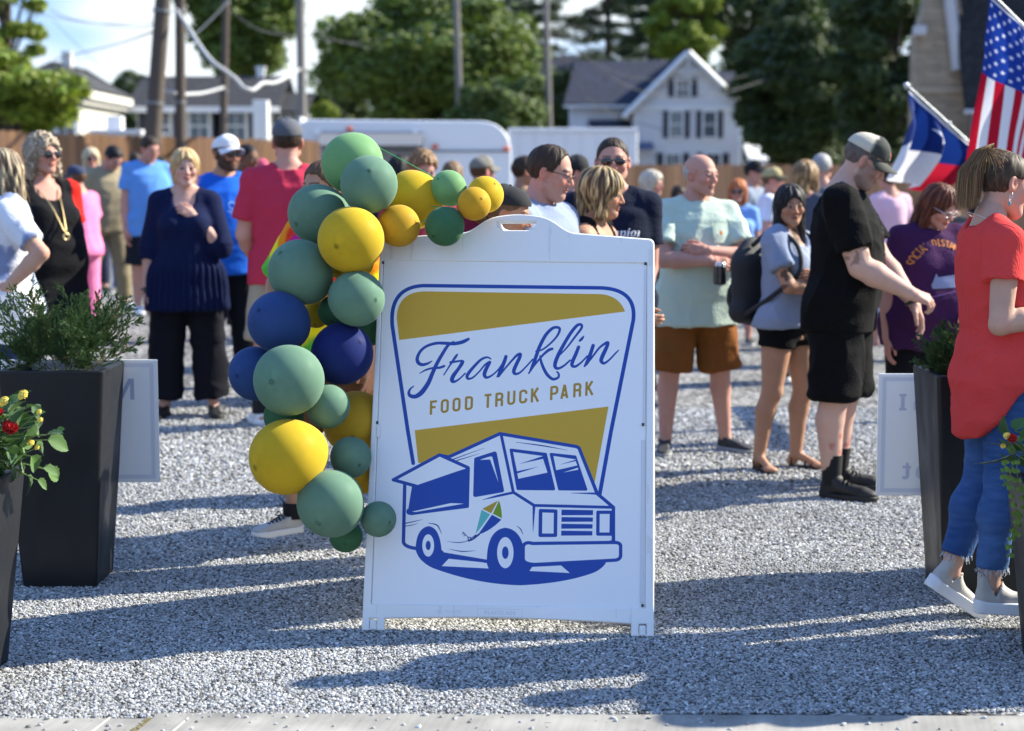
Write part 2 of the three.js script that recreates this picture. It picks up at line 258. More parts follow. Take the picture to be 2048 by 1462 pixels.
  brush(BLUE, z1, T, [1547,602,50, 1522,680,56, 1470,800,58, 1420,900,24]);
  brush(BLUE, z1, T, [1440,892,32, 1540,770,28, 1640,655,32, 1708,585,40, 1756,566,44, 1748,615,54, 1698,720,56, 1662,810,56, 1680,855,44, 1748,840,30, 1838,755,24, 1938,645,24]);
  brush(BLUE, z2, T, [275,850,18, 330,740,52, 380,600,54, 430,460,54, 520,290,52, 620,190,46, 700,177,42, 726,215,38, 682,310,32, 580,420,28, 470,502,26, 378,526,24]);
  brush(BLUE, z2, T, [270,850,20, 360,725,28, 470,592,34, 560,512,44, 615,490,42]);
  brush(BLUE, z2, T, [440,596,26, 460,700,42, 530,850,48, 620,932,44, 700,912,36, 712,862,32, 685,826,24]);
  brush(BLUE, z2, T, [725,582,20, 830,472,26, 950,315,32, 1042,190,38, 1040,138,40, 985,145,46, 900,240,50, 800,400,52, 700,590,58, 655,725,56, 690,778,44, 780,742,32, 880,655,24]);
  brush(BLUE, z2, T, [1002,464,50, 960,570,54, 912,680,56, 908,735,50, 955,748,40, 1040,690,28, 1130,595,24]);
  brush(BLUE, z2, T, [1082,298,8, 1052,340,40, 1020,372,36]);
  brush(BLUE, z2, T, [1215,440,52, 1180,550,56, 1130,680,58, 1086,748,24]);
  brush(BLUE, z2, T, [1108,722,34, 1200,612,30, 1300,482,32, 1390,412,40, 1430,402,48, 1410,470,56, 1350,600,60, 1332,665,56, 1372,702,40, 1450,652,28, 1545,552,24, 1590,506,12]);
  // block capitals: strokes in a 100 x 205 cell
  const G = { F: ['0,0 0,205', '0,187 84,187', '0,105 66,105'], D: ['0,18 0,187 40,187q84,187 84,150 84,55q84,18 40,18 0,18'], O: ['42,187q0,187 0,145 0,60q0,18 42,18q84,18 84,60 84,145q84,187 42,187'], T: ['-8,187 92,187', '42,187 42,0'], R: ['0,0 0,187 44,187q84,187 84,148 84,135q84,98 44,98 0,98', '60,98q82,90 82,70 82,0'], U: ['0,205 0,58q0,18 42,18q84,18 84,58 84,205'], C: ['86,135 86,150q86,187 43,187q0,187 0,148 0,57q0,18 43,18q86,18 86,55 86,72'], K: ['0,0 0,205', '84,205 8,92', '30,118 90,0'], P: ['0,0 0,187 44,187q84,187 84,148 84,128q84,90 44,90 0,90'], A: ['-2,0 40,200 82,0', '14,50 68,50'] };
  const X0 = [448, 607, 779, 960, 1238, 1404, 1580, 1753, 1926, 2208, 2360, 2546, 2722]; c.lineCap = 'butt'; c.lineJoin = 'bevel';
  'FOODTRUCKPARK'.split('').forEach((ch, i) => {
    const Z = (u, v) => z1(X0[i] + u + v * 0.03, 1455 - (X0[i] + u - 440) * 0.1215 - v);
    for (const s of G[ch]) { const l = []; s.split(/(?=[ q])/).forEach((tk, j) => { const [a, b] = tk.replace(/^[ q]/, '').split(',').map(Number), p = Z(a, b); if (!j) l.push(M(...p)); else if (tk[0] === 'q') l.push({ ctl: p }); else { const last = l[l.length - 1]; if (last.ctl) { l.pop(); l.push([...last.ctl, ...p]); } else l.push(p); } });
      line('#a8842a', 36 * T, l.filter((x) => !x.ctl)); }
  });
  c.lineCap = 'round'; c.lineJoin = 'round';
  // truck: ground shadow, body, then its lines
  fill(BLUE, [M(...Q(396, 845)), [...Q(425, 935), ...Q(520, 968)], [...Q(780, 1062), ...Q(1040, 1067)], [...Q(1300, 1055), ...Q(1470, 995)], [...Q(1530, 975), ...Q(1560, 928)], Q(1055, 930), Q(830, 930), Q(580, 870), 'z']);
  fill(PAPER, poly(Q, [600, 905, 838, 930, 852, 965, 557, 950])); fill(PAPER, poly(Q, [1108, 955, 1285, 946, 1338, 992, 1092, 980]));
  const body = [M(...Q(332, 450)), Q(324, 800), [...Q(326, 832), ...Q(400, 842)], Q(560, 875), Q(838, 922), Q(1050, 930), Q(1604, 800), Q(1604, 592), Q(1505, 508), Q(1395, 232), [...Q(1385, 222), ...Q(1370, 220)], Q(912, 143), Q(600, 285), Q(545, 275), 'z'];
  fill(PAPER, body); line(BLUE, 7.2, body);
  line(BLUE, 6.2, poly(Q, [920, 150, 994, 500, 1120, 580, 1606, 592]));
  brush(BLUE, Q, 0.33, [994,502,16, 900,522,14, 806,546,2]); brush(BLUE, Q, 0.33, [1120,580,18, 1117,660,10, 1114,738,2]); brush(BLUE, Q, 0.33, [1345,505,2, 1430,506,8, 1500,508,14]);
  for (const w of [[620,302,6,720,265,4,820,230,1], [650,306,6,720,285,4,786,264,1], [1010,195,2,1170,216,7,1322,243,1], [332,690,6,390,678,5,440,666,1], [332,707,5,380,699,4,414,690,1], [478,688,3,530,702,7,556,752,2], [1015,705,2,1038,725,6,1053,757,2], [590,800,1,660,806,5,715,795,4,765,762,9], [600,845,1,680,860,6,765,856,1]]) brush('#22387e', Q, 0.33, w);
  // hatch with its raised flap, side window, windscreen
  fill(BLUE, poly(Q, [376, 462, 720, 350, 718, 585, 376, 640, 350, 625])); line(BLUE, 5, [M(...Q(722, 352)), Q(716, 588), Q(375, 632), [...Q(340, 632), ...Q(352, 608)], Q(378, 600)]);
  fill(PAPER, poly(Q, [374, 618, 612, 566, 694, 569, 400, 620]));
  fill(PAPER, poly(Q, [268, 420, 545, 272, 710, 352, 396, 460])); line(BLUE, 7, [M(...Q(400, 462)), Q(262, 424), Q(545, 272), Q(718, 350)]);
  line(BLUE, 9, [...poly(Q, [768, 300, 880, 264, 924, 488, 762, 516]), 'z']); fill(BLUE, poly(Q, [768, 300, 880, 264, 924, 488, 762, 516]));
  fill(PAPER, [M(...Q(790, 303)), [...Q(860, 274), ...Q(866, 285)], Q(904, 442), Q(852, 300), 'z']);
  for (const w of [[980, 242, 1190, 268, 1240, 480, 1022, 478], [1224, 268, 1370, 284, 1436, 482, 1275, 480]]) { line(BLUE, 6, [...poly(Q, w), 'z']); fill(BLUE, poly(Q, w)); }
  fill(PAPER, poly(Q, [992, 254, 1176, 279, 1030, 327, 1175, 296, 1202, 380, 1024, 418, 1018, 385, 1148, 344, 1016, 372])); 
  fill(PAPER, poly(Q, [1238, 278, 1378, 300, 1275, 332, 1374, 310, 1384, 336, 1255, 366])); fill(PAPER, poly(Q, [1388, 350, 1390, 362, 1296, 380]));
  // kite and key
  fill('#b1912f', poly(z3, [1500, 1002, 1290, 1112, 1408, 1170])); fill('#76951c', [M(...z3(1512, 1002)), [...z3(1550, 1100), ...z3(1552, 1238)], z3(1432, 1176), 'z']); fill('#5fb3ab', [M(...z3(1280, 1125)), z3(1395, 1185), [...z3(1300, 1330), ...z3(1200, 1450)], 'z']);
  fill(BLUE, [M(...z5(1490, 225)), z5(1635, 300), [...z5(1460, 480), ...z5(1275, 532)], 'z']); brush('#22387e', z5, 0.13, [1290,525,30, 1200,600,22, 1130,632,16]);
  c.strokeStyle = '#22387e'; line('#22387e', 1.6, poly(z5, [1125, 575, 1043, 488])); for (const [a, b, d, e] of [[1060, 508, 1034, 520], [1080, 530, 1058, 552]]) line('#22387e', 1.8, poly(z5, [a, b, d, e])); { const [a, b] = S(...z5(1147, 597)); c.lineWidth = 2 * k; c.beginPath(); c.arc(a, b, 3.4 * k, 0, 7); c.stroke(); }
  // grille, lamps, bumper, wheels
  for (const [x, y, w, h] of [[1288, 606, 192, 33], [1288, 651, 191, 28], [1287, 692, 190, 29], [1286, 734, 190, 29]]) fill(BLUE, poly(Q, [x, y, x + w, y + 3, x + w - 1, y + h, x - 1, y + h + 1]));
  line(BLUE, 7.5, [...poly(Q, [1160, 612, 1252, 615, 1250, 762, 1158, 762]), 'z']); line(BLUE, 7, [...poly(Q, [1510, 622, 1592, 622, 1590, 755, 1509, 755]), 'z']); line(BLUE, 6.5, poly(Q, [1604, 592, 1604, 800]));
  const wheel = (cx, cy, rx, ry) => { const e = (f, col) => { c.fillStyle = col; c.beginPath(); for (let i = 0; i <= 40; i++) { const a = i / 40 * 6.2832, p = S(...Q(cx + rx * f * Math.cos(a), cy + ry * f * Math.sin(a))); i ? c.lineTo(...p) : c.moveTo(...p); } c.fill(); }; return e; };
  fill(BLUE, [M(...Q(398, 850)), [...Q(400, 720), ...Q(478, 706)], [...Q(545, 715), ...Q(556, 850)], Q(580, 875), [...Q(600, 900), ...Q(555, 950)], [...Q(430, 960), ...Q(398, 850)]]);
  fill(BLUE, [M(...Q(832, 930)), [...Q(830, 730), ...Q(945, 716)], [...Q(1030, 725), ...Q(1055, 830)], [...Q(1060, 960), ...Q(1010, 1040)], Q(900, 1030), [...Q(840, 980), ...Q(832, 930)]]);
  let w = wheel(475, 824, 36, 68); w(1, PAPER); w(0.36, BLUE); w(0.42, BLUE); w = wheel(945, 868, 50, 95); w(1, PAPER); w(0.4, BLUE);
  const bump = [M(...Q(1062, 815)), [...Q(1080, 802), ...Q(1110, 812)], Q(1600, 806), [...Q(1648, 803), ...Q(1648, 830)], Q(1648, 885), [...Q(1646, 912), ...Q(1610, 914)], Q(1130, 940), [...Q(1056, 938), ...Q(1054, 905)], Q(1054, 830), 'z'];
  fill(PAPER, bump); line(BLUE, 7, bump);
}
// ---------------------------------------------------------------- balloons
{
  const prof = []; for (let i = 0; i <= 26; i++) { const t = i / 26, a = t * Math.PI; prof.push(new THREE.Vector2(Math.sin(a) * (1 + 0.05 * Math.cos(a)), Math.cos(a) * (1 + (Math.cos(a) < 0 ? 0.1 * Math.pow(-Math.cos(a), 3) : 0)) + (i === 0 ? 0.012 : 0))); }
  const ball = new THREE.LatheGeometry(prof.reverse().map((p) => new THREE.Vector2(Math.max(p.x, 0.0005), p.y)), 40);
  const bp = ball.attributes.position, col = []; for (let i = 0; i < bp.count; i++) { const r = Math.hypot(bp.getX(i), bp.getZ(i)), y = bp.getY(i), k = y > 0 && r < 0.05 ? 0.3 : 1; col.push(k, k, k); }
  ball.setAttribute('color', new THREE.Float32BufferAttribute(col, 3)); ball.computeVertexNormals();
  const spot = new THREE.SphereGeometry(0.04, 12, 6, 0, 6.3, 0, 1.57).scale(1, 0.5, 1).translate(0, 0.995, 0);
  const knot = merge([new THREE.CylinderGeometry(0.035, 0.085, 0.12, 12).translate(0, -1.1, 0), new THREE.TorusGeometry(0.06, 0.025, 6, 14).rotateX(1.57).translate(0, -1.17, 0), new THREE.CylinderGeometry(0.05, 0.11, 0.06, 12, 1, true).rotateX(Math.PI).translate(0, -1.2, 0)]);
  const kinds = { sage: [0.205, 0.365, 0.25], fresh: [0.27, 0.52, 0.23], pine: [0.085, 0.24, 0.11], yellow: [0.8, 0.56, 0.03], gold: [0.78, 0.47, 0.035], blue: [0.045, 0.105, 0.3], navy: [0.02, 0.036, 0.19] }, mats = {};
  const dirt = (() => { const a = tile(6, 6, 4, 71); return dataTex(128, (u, v) => { const k = 0.9 + 0.14 * (a(u, v) - 0.5); return [k, k, k]; }, true); })();
  for (const k in kinds) { const c = kinds[k]; mats[k] = [phys(c, 1, { vertexColors: true, map: dirt, transmission: 0.3, thickness: 0, clearcoat: 0.09, clearcoatRoughness: 0.45, specularIntensity: 0.25, side: THREE.DoubleSide }), std(c.map((v) => v * 0.45), 0.6)]; }
  // pixel centre, half width and half height in pixels, kind, metres behind (+) or before (-) the sign's face, where its tip shows (offset in pixels) and the label
  const list = [
    [706, 326, 62, 62, 'fresh', 0.02, -20, 40, 'big light green balloon at the very top of the garland'],
    [738, 370, 56, 58, 'sage', -0.16, 5, -28, 'sage green balloon hanging in front of the topmost balloon'],
    [827, 400, 50, 62, 'yellow', 0.04, 20, 50, 'large sunlit yellow balloon above the top edge of the sign board'],
    [637, 428, 58, 62, 'sage', -0.02, -40, 20, 'sage green balloon in front of the tie-dye sleeve'],
    [703, 479, 66, 66, 'yellow', -0.2, -23, 11, 'big yellow balloon with a bright sun patch beside the upper left sign corner'],
    [797, 452, 42, 42, 'gold', -0.1, 35, -8, 'gold balloon resting on the upper left corner of the sign'],
    [898, 377, 34, 37, 'fresh', -0.02, -20, -20, 'small bright green balloon above the sign top beside the yellow balloons'],
    [890, 452, 38, 40, 'pine', -0.12, -21, 20, 'dark green balloon hanging over the top edge of the sign'],
    [970, 390, 34, 40, 'yellow', -0.02, 20, -26, 'yellow balloon behind the small gold one at the right end of the garland'],
    [948, 408, 33, 34, 'gold', -0.13, 16, -12, 'small gold balloon left of the sign handle, at the right end of the garland'],
    [602, 545, 63, 65, 'sage', -0.1, -34, -40, 'sage green balloon above the light blue balloon'],
    [700, 520, 60, 36, 'yellow', 0.04, 0, 20, 'yellow balloon mostly hidden behind the big yellow one'],
    [712, 597, 58, 55, 'sage', -0.16, 43, 0, 'sage green balloon touching the upper left side of the sign, above the navy one'],
    [668, 622, 30, 34, 'pine', 0.0, 0, 20, 'dark green balloon half hidden behind the sage balloon by the sign'],
    [733, 660, 34, 34, 'pine', 0.1, 0, 20, 'green balloon peeping out behind the sign edge above the navy balloon'],
    [632, 628, 26, 28, 'yellow', 0.06, 0, 20, 'small yellow balloon showing in the gap behind the blue balloons'],
    [559, 645, 63, 61, 'blue', -0.12, -34, -27, 'medium blue balloon below the sage balloon, uppermost of the blue ones'],
    [683, 708, 60, 65, 'navy', -0.06, 40, -30, 'dark navy balloon against the left edge of the sign'],
    [512, 747, 50, 57, 'blue', -0.02, -30, 0, 'blue balloon sticking out at the far left side of the garland'],
    [579, 760, 71, 72, 'sage', -0.24, -27, -4, 'big sage green balloon in the middle of the garland in front of two blue ones'],
    [655, 812, 47, 44, 'sage', -0.12, 38, 28, 'small sage green balloon below the navy balloon'],
    [568, 832, 42, 40, 'pine', 0.02, 0, 10, 'dark green balloon tucked above the lowest yellow balloon'],
    [712, 845, 70, 62, 'gold', 0.12, 0, 20, 'large orange yellow balloon behind the left edge of the sign'],
    [577, 913, 79, 75, 'yellow', -0.2, -60, 14, 'biggest yellow balloon, above the walking white sneaker'],
    [701, 914, 41, 42, 'sage', -0.06, 20, 10, 'small sage green balloon right of the biggest yellow one'],
    [712, 945, 44, 46, 'gold', 0.1, 0, 20, 'gold balloon showing behind the small green one near the sign edge'],
    [662, 1006, 67, 70, 'sage', -0.17, -20, 32, 'large sage green balloon near the bottom of the garland'],
    [756, 1038, 35, 37, 'sage', -0.1, 25, 2, 'small green balloon resting on the lower left face of the sign'],
    [692, 1072, 36, 32, 'pine', 0.02, 0, 10, 'lowest dark green balloon half hidden at the garland end'],
  ];
  const line = [];
  list.forEach(([px, py, rx, ry, kind, dz, tx, ty, label]) => {
    const [a0, b0] = signUV(770, py), F = signFrame, base = -F.o.clone().addScaledVector(F.v, b0).addScaledVector(F.u, a0).z, d = base + dz - (dz < -0.05 ? 0 : 0), c = at(px, py, d), r = (rx + ry) / 2 / FOCAL * d * 1.0;
    const g = thing('balloon', label, 'balloon', c.toArray(), 0, 'balloons tied along the left side of the sign');
    const q = Math.hypot(tx, ty) / Math.max(rx, ry), dir = V(tx / rx, -ty / ry, Math.sqrt(Math.max(0.05, 1 - q * q))).normalize();
    g.quaternion.setFromUnitVectors(V(0, 1, 0), dir);
    const m = obj('skin', ball, mats[kind][0], g); const sq = 1 + 0.5 * (ry - rx) / (rx + ry); m.scale.set(r, r * (0.97 + 0.09 * ((px * 7 + py * 3) % 10) / 10), r * sq);
    const n = obj('knot', knot, mats[kind][1], g); n.scale.set(r, r, r); const e = obj('tip', spot, mats[kind][1], g); e.scale.set(r, r, r);
    line.push(c.clone().addScaledVector(dir, -r * 1.15));
  });
  line.sort((a, b) => b.y - a.y);
  solo('garland_line', tube(line.filter((_, i) => i % 2 === 0), 0.0018, 120, 5), std([0.05, 0.3, 0.12], 0.5), 'thin green ribbon that the balloons are tied to', 'ribbon');
}

// ---------------------------------------------------------------- planters
const GRAPH = phys([0.013, 0.0135, 0.0145], 0.55, { bumpMap: clothBump, bumpScale: 0.001, specularIntensity: 0.6, roughnessMap: dataTex(128, (u, v) => 0.7 + 0.5 * (tile(6, 6, 4, 19)(u, v) - 0.4)) });
function planter(x, z, top, bot, h, label) {
  const g = thing('planter', label, 'planter', [x, groundY(x, z), z], 0, 'tall tapered black planters');
  const sq = (S, a, r) => { S.moveTo(-a + r, -a); S.lineTo(a - r, -a); S.quadraticCurveTo(a, -a, a, -a + r); S.lineTo(a, a - r); S.quadraticCurveTo(a, a, a - r, a); S.lineTo(-a + r, a); S.quadraticCurveTo(-a, a, -a, a - r); S.lineTo(-a, -a + r); S.quadraticCurveTo(-a, -a, -a + r, -a); return S; };
  const taper = (geo) => { const p = geo.attributes.position; for (let i = 0; i < p.count; i++) { const t = clamp(p.getY(i) / h), k = lerp(bot, top, t); p.setX(i, p.getX(i) * k); p.setZ(i, p.getZ(i) * k); } geo.computeVertexNormals(); return geo; };
  const wall = sq(new THREE.Shape(), 0.5, 0.03); wall.holes.push(sq(new THREE.Path(), 0.44, 0.02));
  const up = (geo) => geo.rotateX(-Math.PI / 2);
  obj('pot', taper(up(new THREE.ExtrudeGeometry(wall, { depth: h - 0.012, bevelEnabled: true, bevelSize: 0.012, bevelThickness: 0.006, bevelSegments: 2, steps: 6, curveSegments: 4 })).translate(0, 0.006, 0)), GRAPH, g);
  obj('bottom', taper(bx(0.86, 0.02, 0.86, 0, 0.03, 0)), GRAPH, g);
  const soil = new THREE.PlaneGeometry(0.84, 0.84, 24, 24).rotateX(-Math.PI / 2), p = soil.attributes.position; for (let i = 0; i < p.count; i++) p.setY(i, h - 0.06 + 0.02 * noise(p.getX(i) * 20, p.getZ(i) * 20)); 
  const s = taper(soil); obj('soil', s, std([0.05, 0.035, 0.025], 1), g);
  return g;
}
const PL = (() => {
  const a = groundAt(120, 1175), b = groundAt(1888, 1196), c = groundAt(15, 1322), d = groundAt(2047, 1310), top = 0.385, bot = 0.272;
  const hL = at(110, 742, -a.z + (top - bot) / 2 * -1 + 0.0).y - 0;
  return {
    left: { x: a.x, z: a.z - bot / 2, top, bot, h: hL }, right: { x: b.x + bot / 2, z: b.z - bot / 2, top, bot, h: hL },
    front: { x: c.x - bot / 2, z: c.z + bot / 2, top, bot, h: at(42, 932, -c.z).y }, edge: { x: d.x + bot / 2, z: d.z + bot / 2, top, bot, h: at(2032, 948, -d.z).y },
  };
})();
planter(...['x', 'z', 'top', 'bot', 'h'].map((k) => PL.left[k]), 'tall black tapered planter holding a juniper on the left side of the lot');
planter(...['x', 'z', 'top', 'bot', 'h'].map((k) => PL.right[k]), 'tall black planter with juniper beside the woman in the coral top');
planter(...['x', 'z', 'top', 'bot', 'h'].map((k) => PL.front[k]), 'black planter holding lantana, cut off by the lower left edge of the picture');
planter(...['x', 'z', 'top', 'bot', 'h'].map((k) => PL.edge[k]), 'black planter with trailing vine, cut off by the lower right edge of the picture');

// ---------------------------------------------------------------- boards standing behind the planters
{
  const board = (px, flip, z, pyT, pyB, draw, label) => {
    const t = at(px, pyT, z), b = at(px, pyB, z), h = t.y - b.y, w = 0.61, g = thing('yard_sign', label, 'sign', [t.x + (flip ? w / 2 : -w / 2), b.y, -z], 0, 'white plastic boards behind the planters');
    const tex = canvasTex(512, 400, (c, W, H) => { c.fillStyle = '#f2f2f2'; c.fillRect(0, 0, W, H); c.strokeStyle = 'rgba(165,175,205,0.3)'; c.lineWidth = 13; c.strokeRect(20, 18, W - 40, H - 36); draw(c, W, H); });
    const geo = rbx(w, h, 0.008, 0.003, 0, h / 2, 0), u = geo.attributes.uv, p = geo.attributes.position; for (let i = 0; i < p.count; i++) u.setXY(i, p.getX(i) / w + 0.5, p.getY(i) / h);
    obj('board', geo, phys([1, 1, 1], 1, { map: tex, transmission: 0.22, thickness: 0, specularIntensity: 0.3 }), g);
    for (const k of [-0.1, 0.1]) obj('stake', rod(V(k, -b.y + groundY(t.x, -z) - 0.03, -0.008), V(k, h * 0.9, -0.008), 0.003, 0.003, 6), std([0.3, 0.3, 0.3], 0.4, { metalness: 0.8 }), g);
  };
  const mir = (c, s, x, y, size, a = 1) => { c.save(); c.translate(x, y); c.scale(-1, 1); c.fillStyle = `rgba(130,142,180,${a})`; c.font = `bold ${size}px sans-serif`; c.textAlign = 'center'; c.fillText(s, 0, 0); c.restore(); };
  board(315, false, 6.74, 719, 964, (c) => { mir(c, 'N', 405, 130, 95, 0.55); }, 'white plastic board with a faint reversed letter, standing behind the left planter');
  board(1757, true, 6.8, 747, 991, (c) => { mir(c, 'I', 82, 120, 75, 0.38); mir(c, 'G', 140, 120, 75, 0.3); mir(c, 't', 100, 345, 80, 0.38); mir(c, 'o', 150, 345, 80, 0.3); }, 'white plastic board with reversed letters, standing behind the right planter');
}

// ---------------------------------------------------------------- plants
const LEAFM = (c, t = 0.35) => phys(c, 0.75, { transmission: t, thickness: 0, side: THREE.DoubleSide, specularIntensity: 0.7 });
function juniper(P, seed, N, reach, lean, label) {
  const R = rng(seed), pos = [], g = thing('juniper_shrub', label, 'shrub', [P.x, P.h - 0.05, P.z], 0, 'junipers in the planters'), stems = [];
  const spike = (o, d, l, w) => { const s = V(d.z + 0.31, 0.2, -d.x).cross(d).normalize(), t = s.clone().cross(d).normalize(), m = o.clone().addScaledVector(d, l * 0.45), e = o.clone().addScaledVector(d, l);
    for (const k of [s, t]) { const a = m.clone().addScaledVector(k, w), b = m.clone().addScaledVector(k, -w); pos.push(...o.toArray(), ...a.toArray(), ...e.toArray(), ...o.toArray(), ...e.toArray(), ...b.toArray()); } };
  const twig = (o, d, l, n, depth) => {
    let p = o.clone(), v = d.clone();
    for (let i = 0; i < n; i++) {
      const st = l / n; v.add(V((R() - 0.5) * 0.25, (R() - 0.5) * 0.25 + (depth ? 0.02 : 0.03), (R() - 0.5) * 0.25)).normalize();
      const q = p.clone().addScaledVector(v, st); if (depth < 2) stems.push([p.clone(), q.clone(), 0.0018 * (1 - 0.7 * i / n)]);
      for (let k = 0; k < (depth === 2 ? 3 : 2); k++) { const u = v.clone().add(V(R() - 0.5, R() - 0.5, R() - 0.5).multiplyScalar(0.9)).normalize(); spike(p.clone().lerp(q, R()), u, 0.009 + 0.008 * R(), 0.001 + 0.0006 * R()); }
      if (depth < 2 && i > (depth ? 0 : n * 0.25)) for (let k = 0; k < (depth ? 1 : 2); k++) { const u = v.clone().addScaledVector(V(R() - 0.5, R() - 0.4, R() - 0.5).normalize(), 0.75).normalize(); twig(q, u, l * (depth ? 0.45 : 0.3) * (0.6 + 0.7 * R()) * (1 - 0.5 * i / n), depth ? 4 : 6, depth + 1); }
      p = q;
    }
    for (let k = 0; k < 3; k++) spike(p, v, 0.012, 0.0012);
  };
  for (let b = 0; b < N; b++) { const a = R() * 6.283, up = 0.35 + R() * 1.5, rr = R() * 0.07; twig(V(Math.cos(a) * rr, 0, Math.sin(a) * rr), V(Math.cos(a) + lean, up, Math.sin(a)).normalize(), reach * (0.45 + 0.55 * R()) * (up < 0.4 ? 0.85 : 1), 9, 0); }
  const geo = new THREE.BufferGeometry(); geo.setAttribute('position', new THREE.Float32BufferAttribute(pos, 3)); geo.computeVertexNormals();
  const f = obj('foliage', geo, LEAFM([0.085, 0.155, 0.045], 0.3), g); f.userData.kind = 'stuff';
  obj('stem', merge(stems.slice(0, 500).map(([a, b, r]) => rod(a, b, r, r, 4))), std([0.2, 0.11, 0.06], 0.9), g);
}
juniper(PL.left, 3, 58, 0.35, 0.05, 'spiky green juniper with long sprays in the left planter');
juniper(PL.right, 8, 62, 0.25, -0.35, 'bushy green juniper in the right planter beside the coral top');

const leafShape = (L, W, curl, teeth) => {                                // a leaf along +x with a folded midrib and toothed edge
  const nx = 9, p = [], ix = [];
  for (let i = 0; i <= nx; i++) { const t = i / nx, w = W * Math.pow(Math.sin(Math.PI * Math.pow(t, 0.75)), 0.8) * (1 + (i % 2 ? teeth : -teeth)); for (const s of [-1, -0.5, 0, 0.5, 1]) p.push(t * L, -curl * t * t * L + Math.abs(s) * w * 0.35 + (s && i % 2 ? 0.02 * L : 0), s * w); }
  for (let i = 0; i < nx; i++) for (let j = 0; j < 4; j++) { const a = i * 5 + j; ix.push(a, a + 1, a + 6, a, a + 6, a + 5); }
  const g = new THREE.BufferGeometry(); g.setAttribute('position', new THREE.Float32BufferAttribute(p, 3)); g.setIndex(ix); g.computeVertexNormals(); return g;
};
{
  const R = rng(21), leafG = [leafShape(0.058, 0.021, 0.35, 0.05), leafShape(0.05, 0.02, 0.6, 0.06), leafShape(0.045, 0.016, 0.15, 0.05)], lm = [LEAFM([0.06, 0.14, 0.022]), LEAFM([0.085, 0.19, 0.028]), LEAFM([0.045, 0.105, 0.03], 0.25)];
  const head = (r, n, col) => { const a = [], c = []; for (let i = 0; i < n; i++) { const t = i / n, ph = Math.acos(1 - t * 1.1), th = i * 2.4; a.push(new THREE.IcosahedronGeometry(r * 0.24, 0).scale(1.25, 0.6, 1.25).rotateZ(-ph).rotateY(th).translate(r * Math.sin(ph) * Math.cos(th), r * 0.45 * Math.cos(ph), r * Math.sin(ph) * Math.sin(th))); } return merge(a); };
  const yel = head(0.013, 30), red = (() => { const a = []; for (let k = 0; k < 14; k++) { const l = leafShape(0.024, 0.016, -0.3, 0.12); a.push(l.rotateZ(0.4 + 0.5 * (k % 3)).rotateY(k * 2.4)); } return merge(a); })();
  const ym = std([0.82, 0.6, 0.08], 0.7), rm = LEAFM([0.62, 0.02, 0.02]), stemM = std([0.13, 0.2, 0.05], 0.8);
  const plant = (P, z, leaves, flowers, label, seed) => {
    const g = thing('lantana_plant', label, 'plant', [P.x, P.h - 0.05, P.z]), o = g.position, stems = [], Rr = rng(seed);
    const loc = (x, y, d) => at(x, y, d).sub(o);
    for (const [x, y, s = 1, ang = Rr() * 6.28, k = (Rr() * 3) | 0] of leaves) {
      const d = z + (Rr() - 0.5) * 0.16, p = loc(x, y, d), m = obj('leaf', leafG[k], lm[(Rr() * 3) | 0], g); m.position.copy(p);
      m.rotation.set((Rr() - 0.3) * 1.2, (Rr() - 0.5) * 1.6, ang, 'ZYX'); m.scale.setScalar(s * (1.05 + 0.3 * Rr()));
      stems.push(tube([V((Rr() - 0.5) * 0.1, 0, (Rr() - 0.5) * 0.1), p.clone().multiplyScalar(0.6).add(V(0, 0.05, 0)), p], 0.0017, 8, 5));
    }
    for (const [x, y, kind, s = 1] of flowers) { const p = loc(x, y, z - 0.06), m = obj('flower_head', kind === 'r' ? red : yel, kind === 'r' ? rm : ym, g); m.position.copy(p); m.rotation.set(0.9, 0, (Rr() - 0.5)); m.scale.setScalar(s); stems.push(tube([V(0, 0.02, 0), p.clone().multiplyScalar(0.6), p], 0.0016, 8, 5)); }
    obj('stem', merge(stems), stemM, g); return g;
  };
  const auto = []; for (let i = 0; i < 95; i++) auto.push([R() * R() * 130 - 30, 805 + R() * 155, 0.75 + 0.4 * R()]);
  plant(PL.front, -PL.front.z, [[55, 815, 1, 0.3], [62, 822, 1, -0.9], [70, 842, 1, -1.0], [50, 845, 1, -0.5], [92, 870, 1.1, 0.25], [95, 880, 1.1, -0.4], [70, 890, 1.1, -0.6], [30, 893, 1, 0.4], [62, 912, 1.2, -1.3], [86, 935, 1.1, -0.5], [95, 940, 1, -0.8], [20, 925, 1, -1.4], [55, 950, 1, -1.2], [75, 960, 1, -0.9], [30, 800, 0.9, 1.0], [15, 812, 0.9, 0.8], [40, 868, 1, 2.6], [110, 868, 0.8, 0.6], [45, 925, 1, -1.8], ...auto],
    [[46, 790, 'y', 1.1], [8, 803, 'y', 1.1], [20, 860, 'r', 1.35], [62, 886, 'y', 0.7], [74, 895, 'y', 0.55], [78, 824, 'y', 0.6], [80, 840, 'y', 0.6], [-2, 828, 'r', 0.8]], 'lantana with yellow clusters and one red bloom in the lower left planter', 4);
  const auto2 = []; for (let i = 0; i < 16; i++) auto2.push([2030 + R() * 60, 850 + R() * 90, 0.8 + 0.4 * R()]);
  const g = plant(PL.edge, -PL.edge.z + 0.05, [[2030, 862, 1, 0.9], [2018, 872, 0.9, 2.2], [2035, 905, 1, 2.6], [2045, 880, 1, 1.2], ...auto2], [[2014, 872, 'y', 0.8], [2006, 892, 'y', 0.6], [2022, 880, 'r', 0.9]], 'mixed flowers with trailing vine and red bloom in the right edge planter', 9);
  const o = g.position, long = leafShape(0.13, 0.013, 0.25, 0.02), dark = LEAFM([0.07, 0.085, 0.05], 0.2);
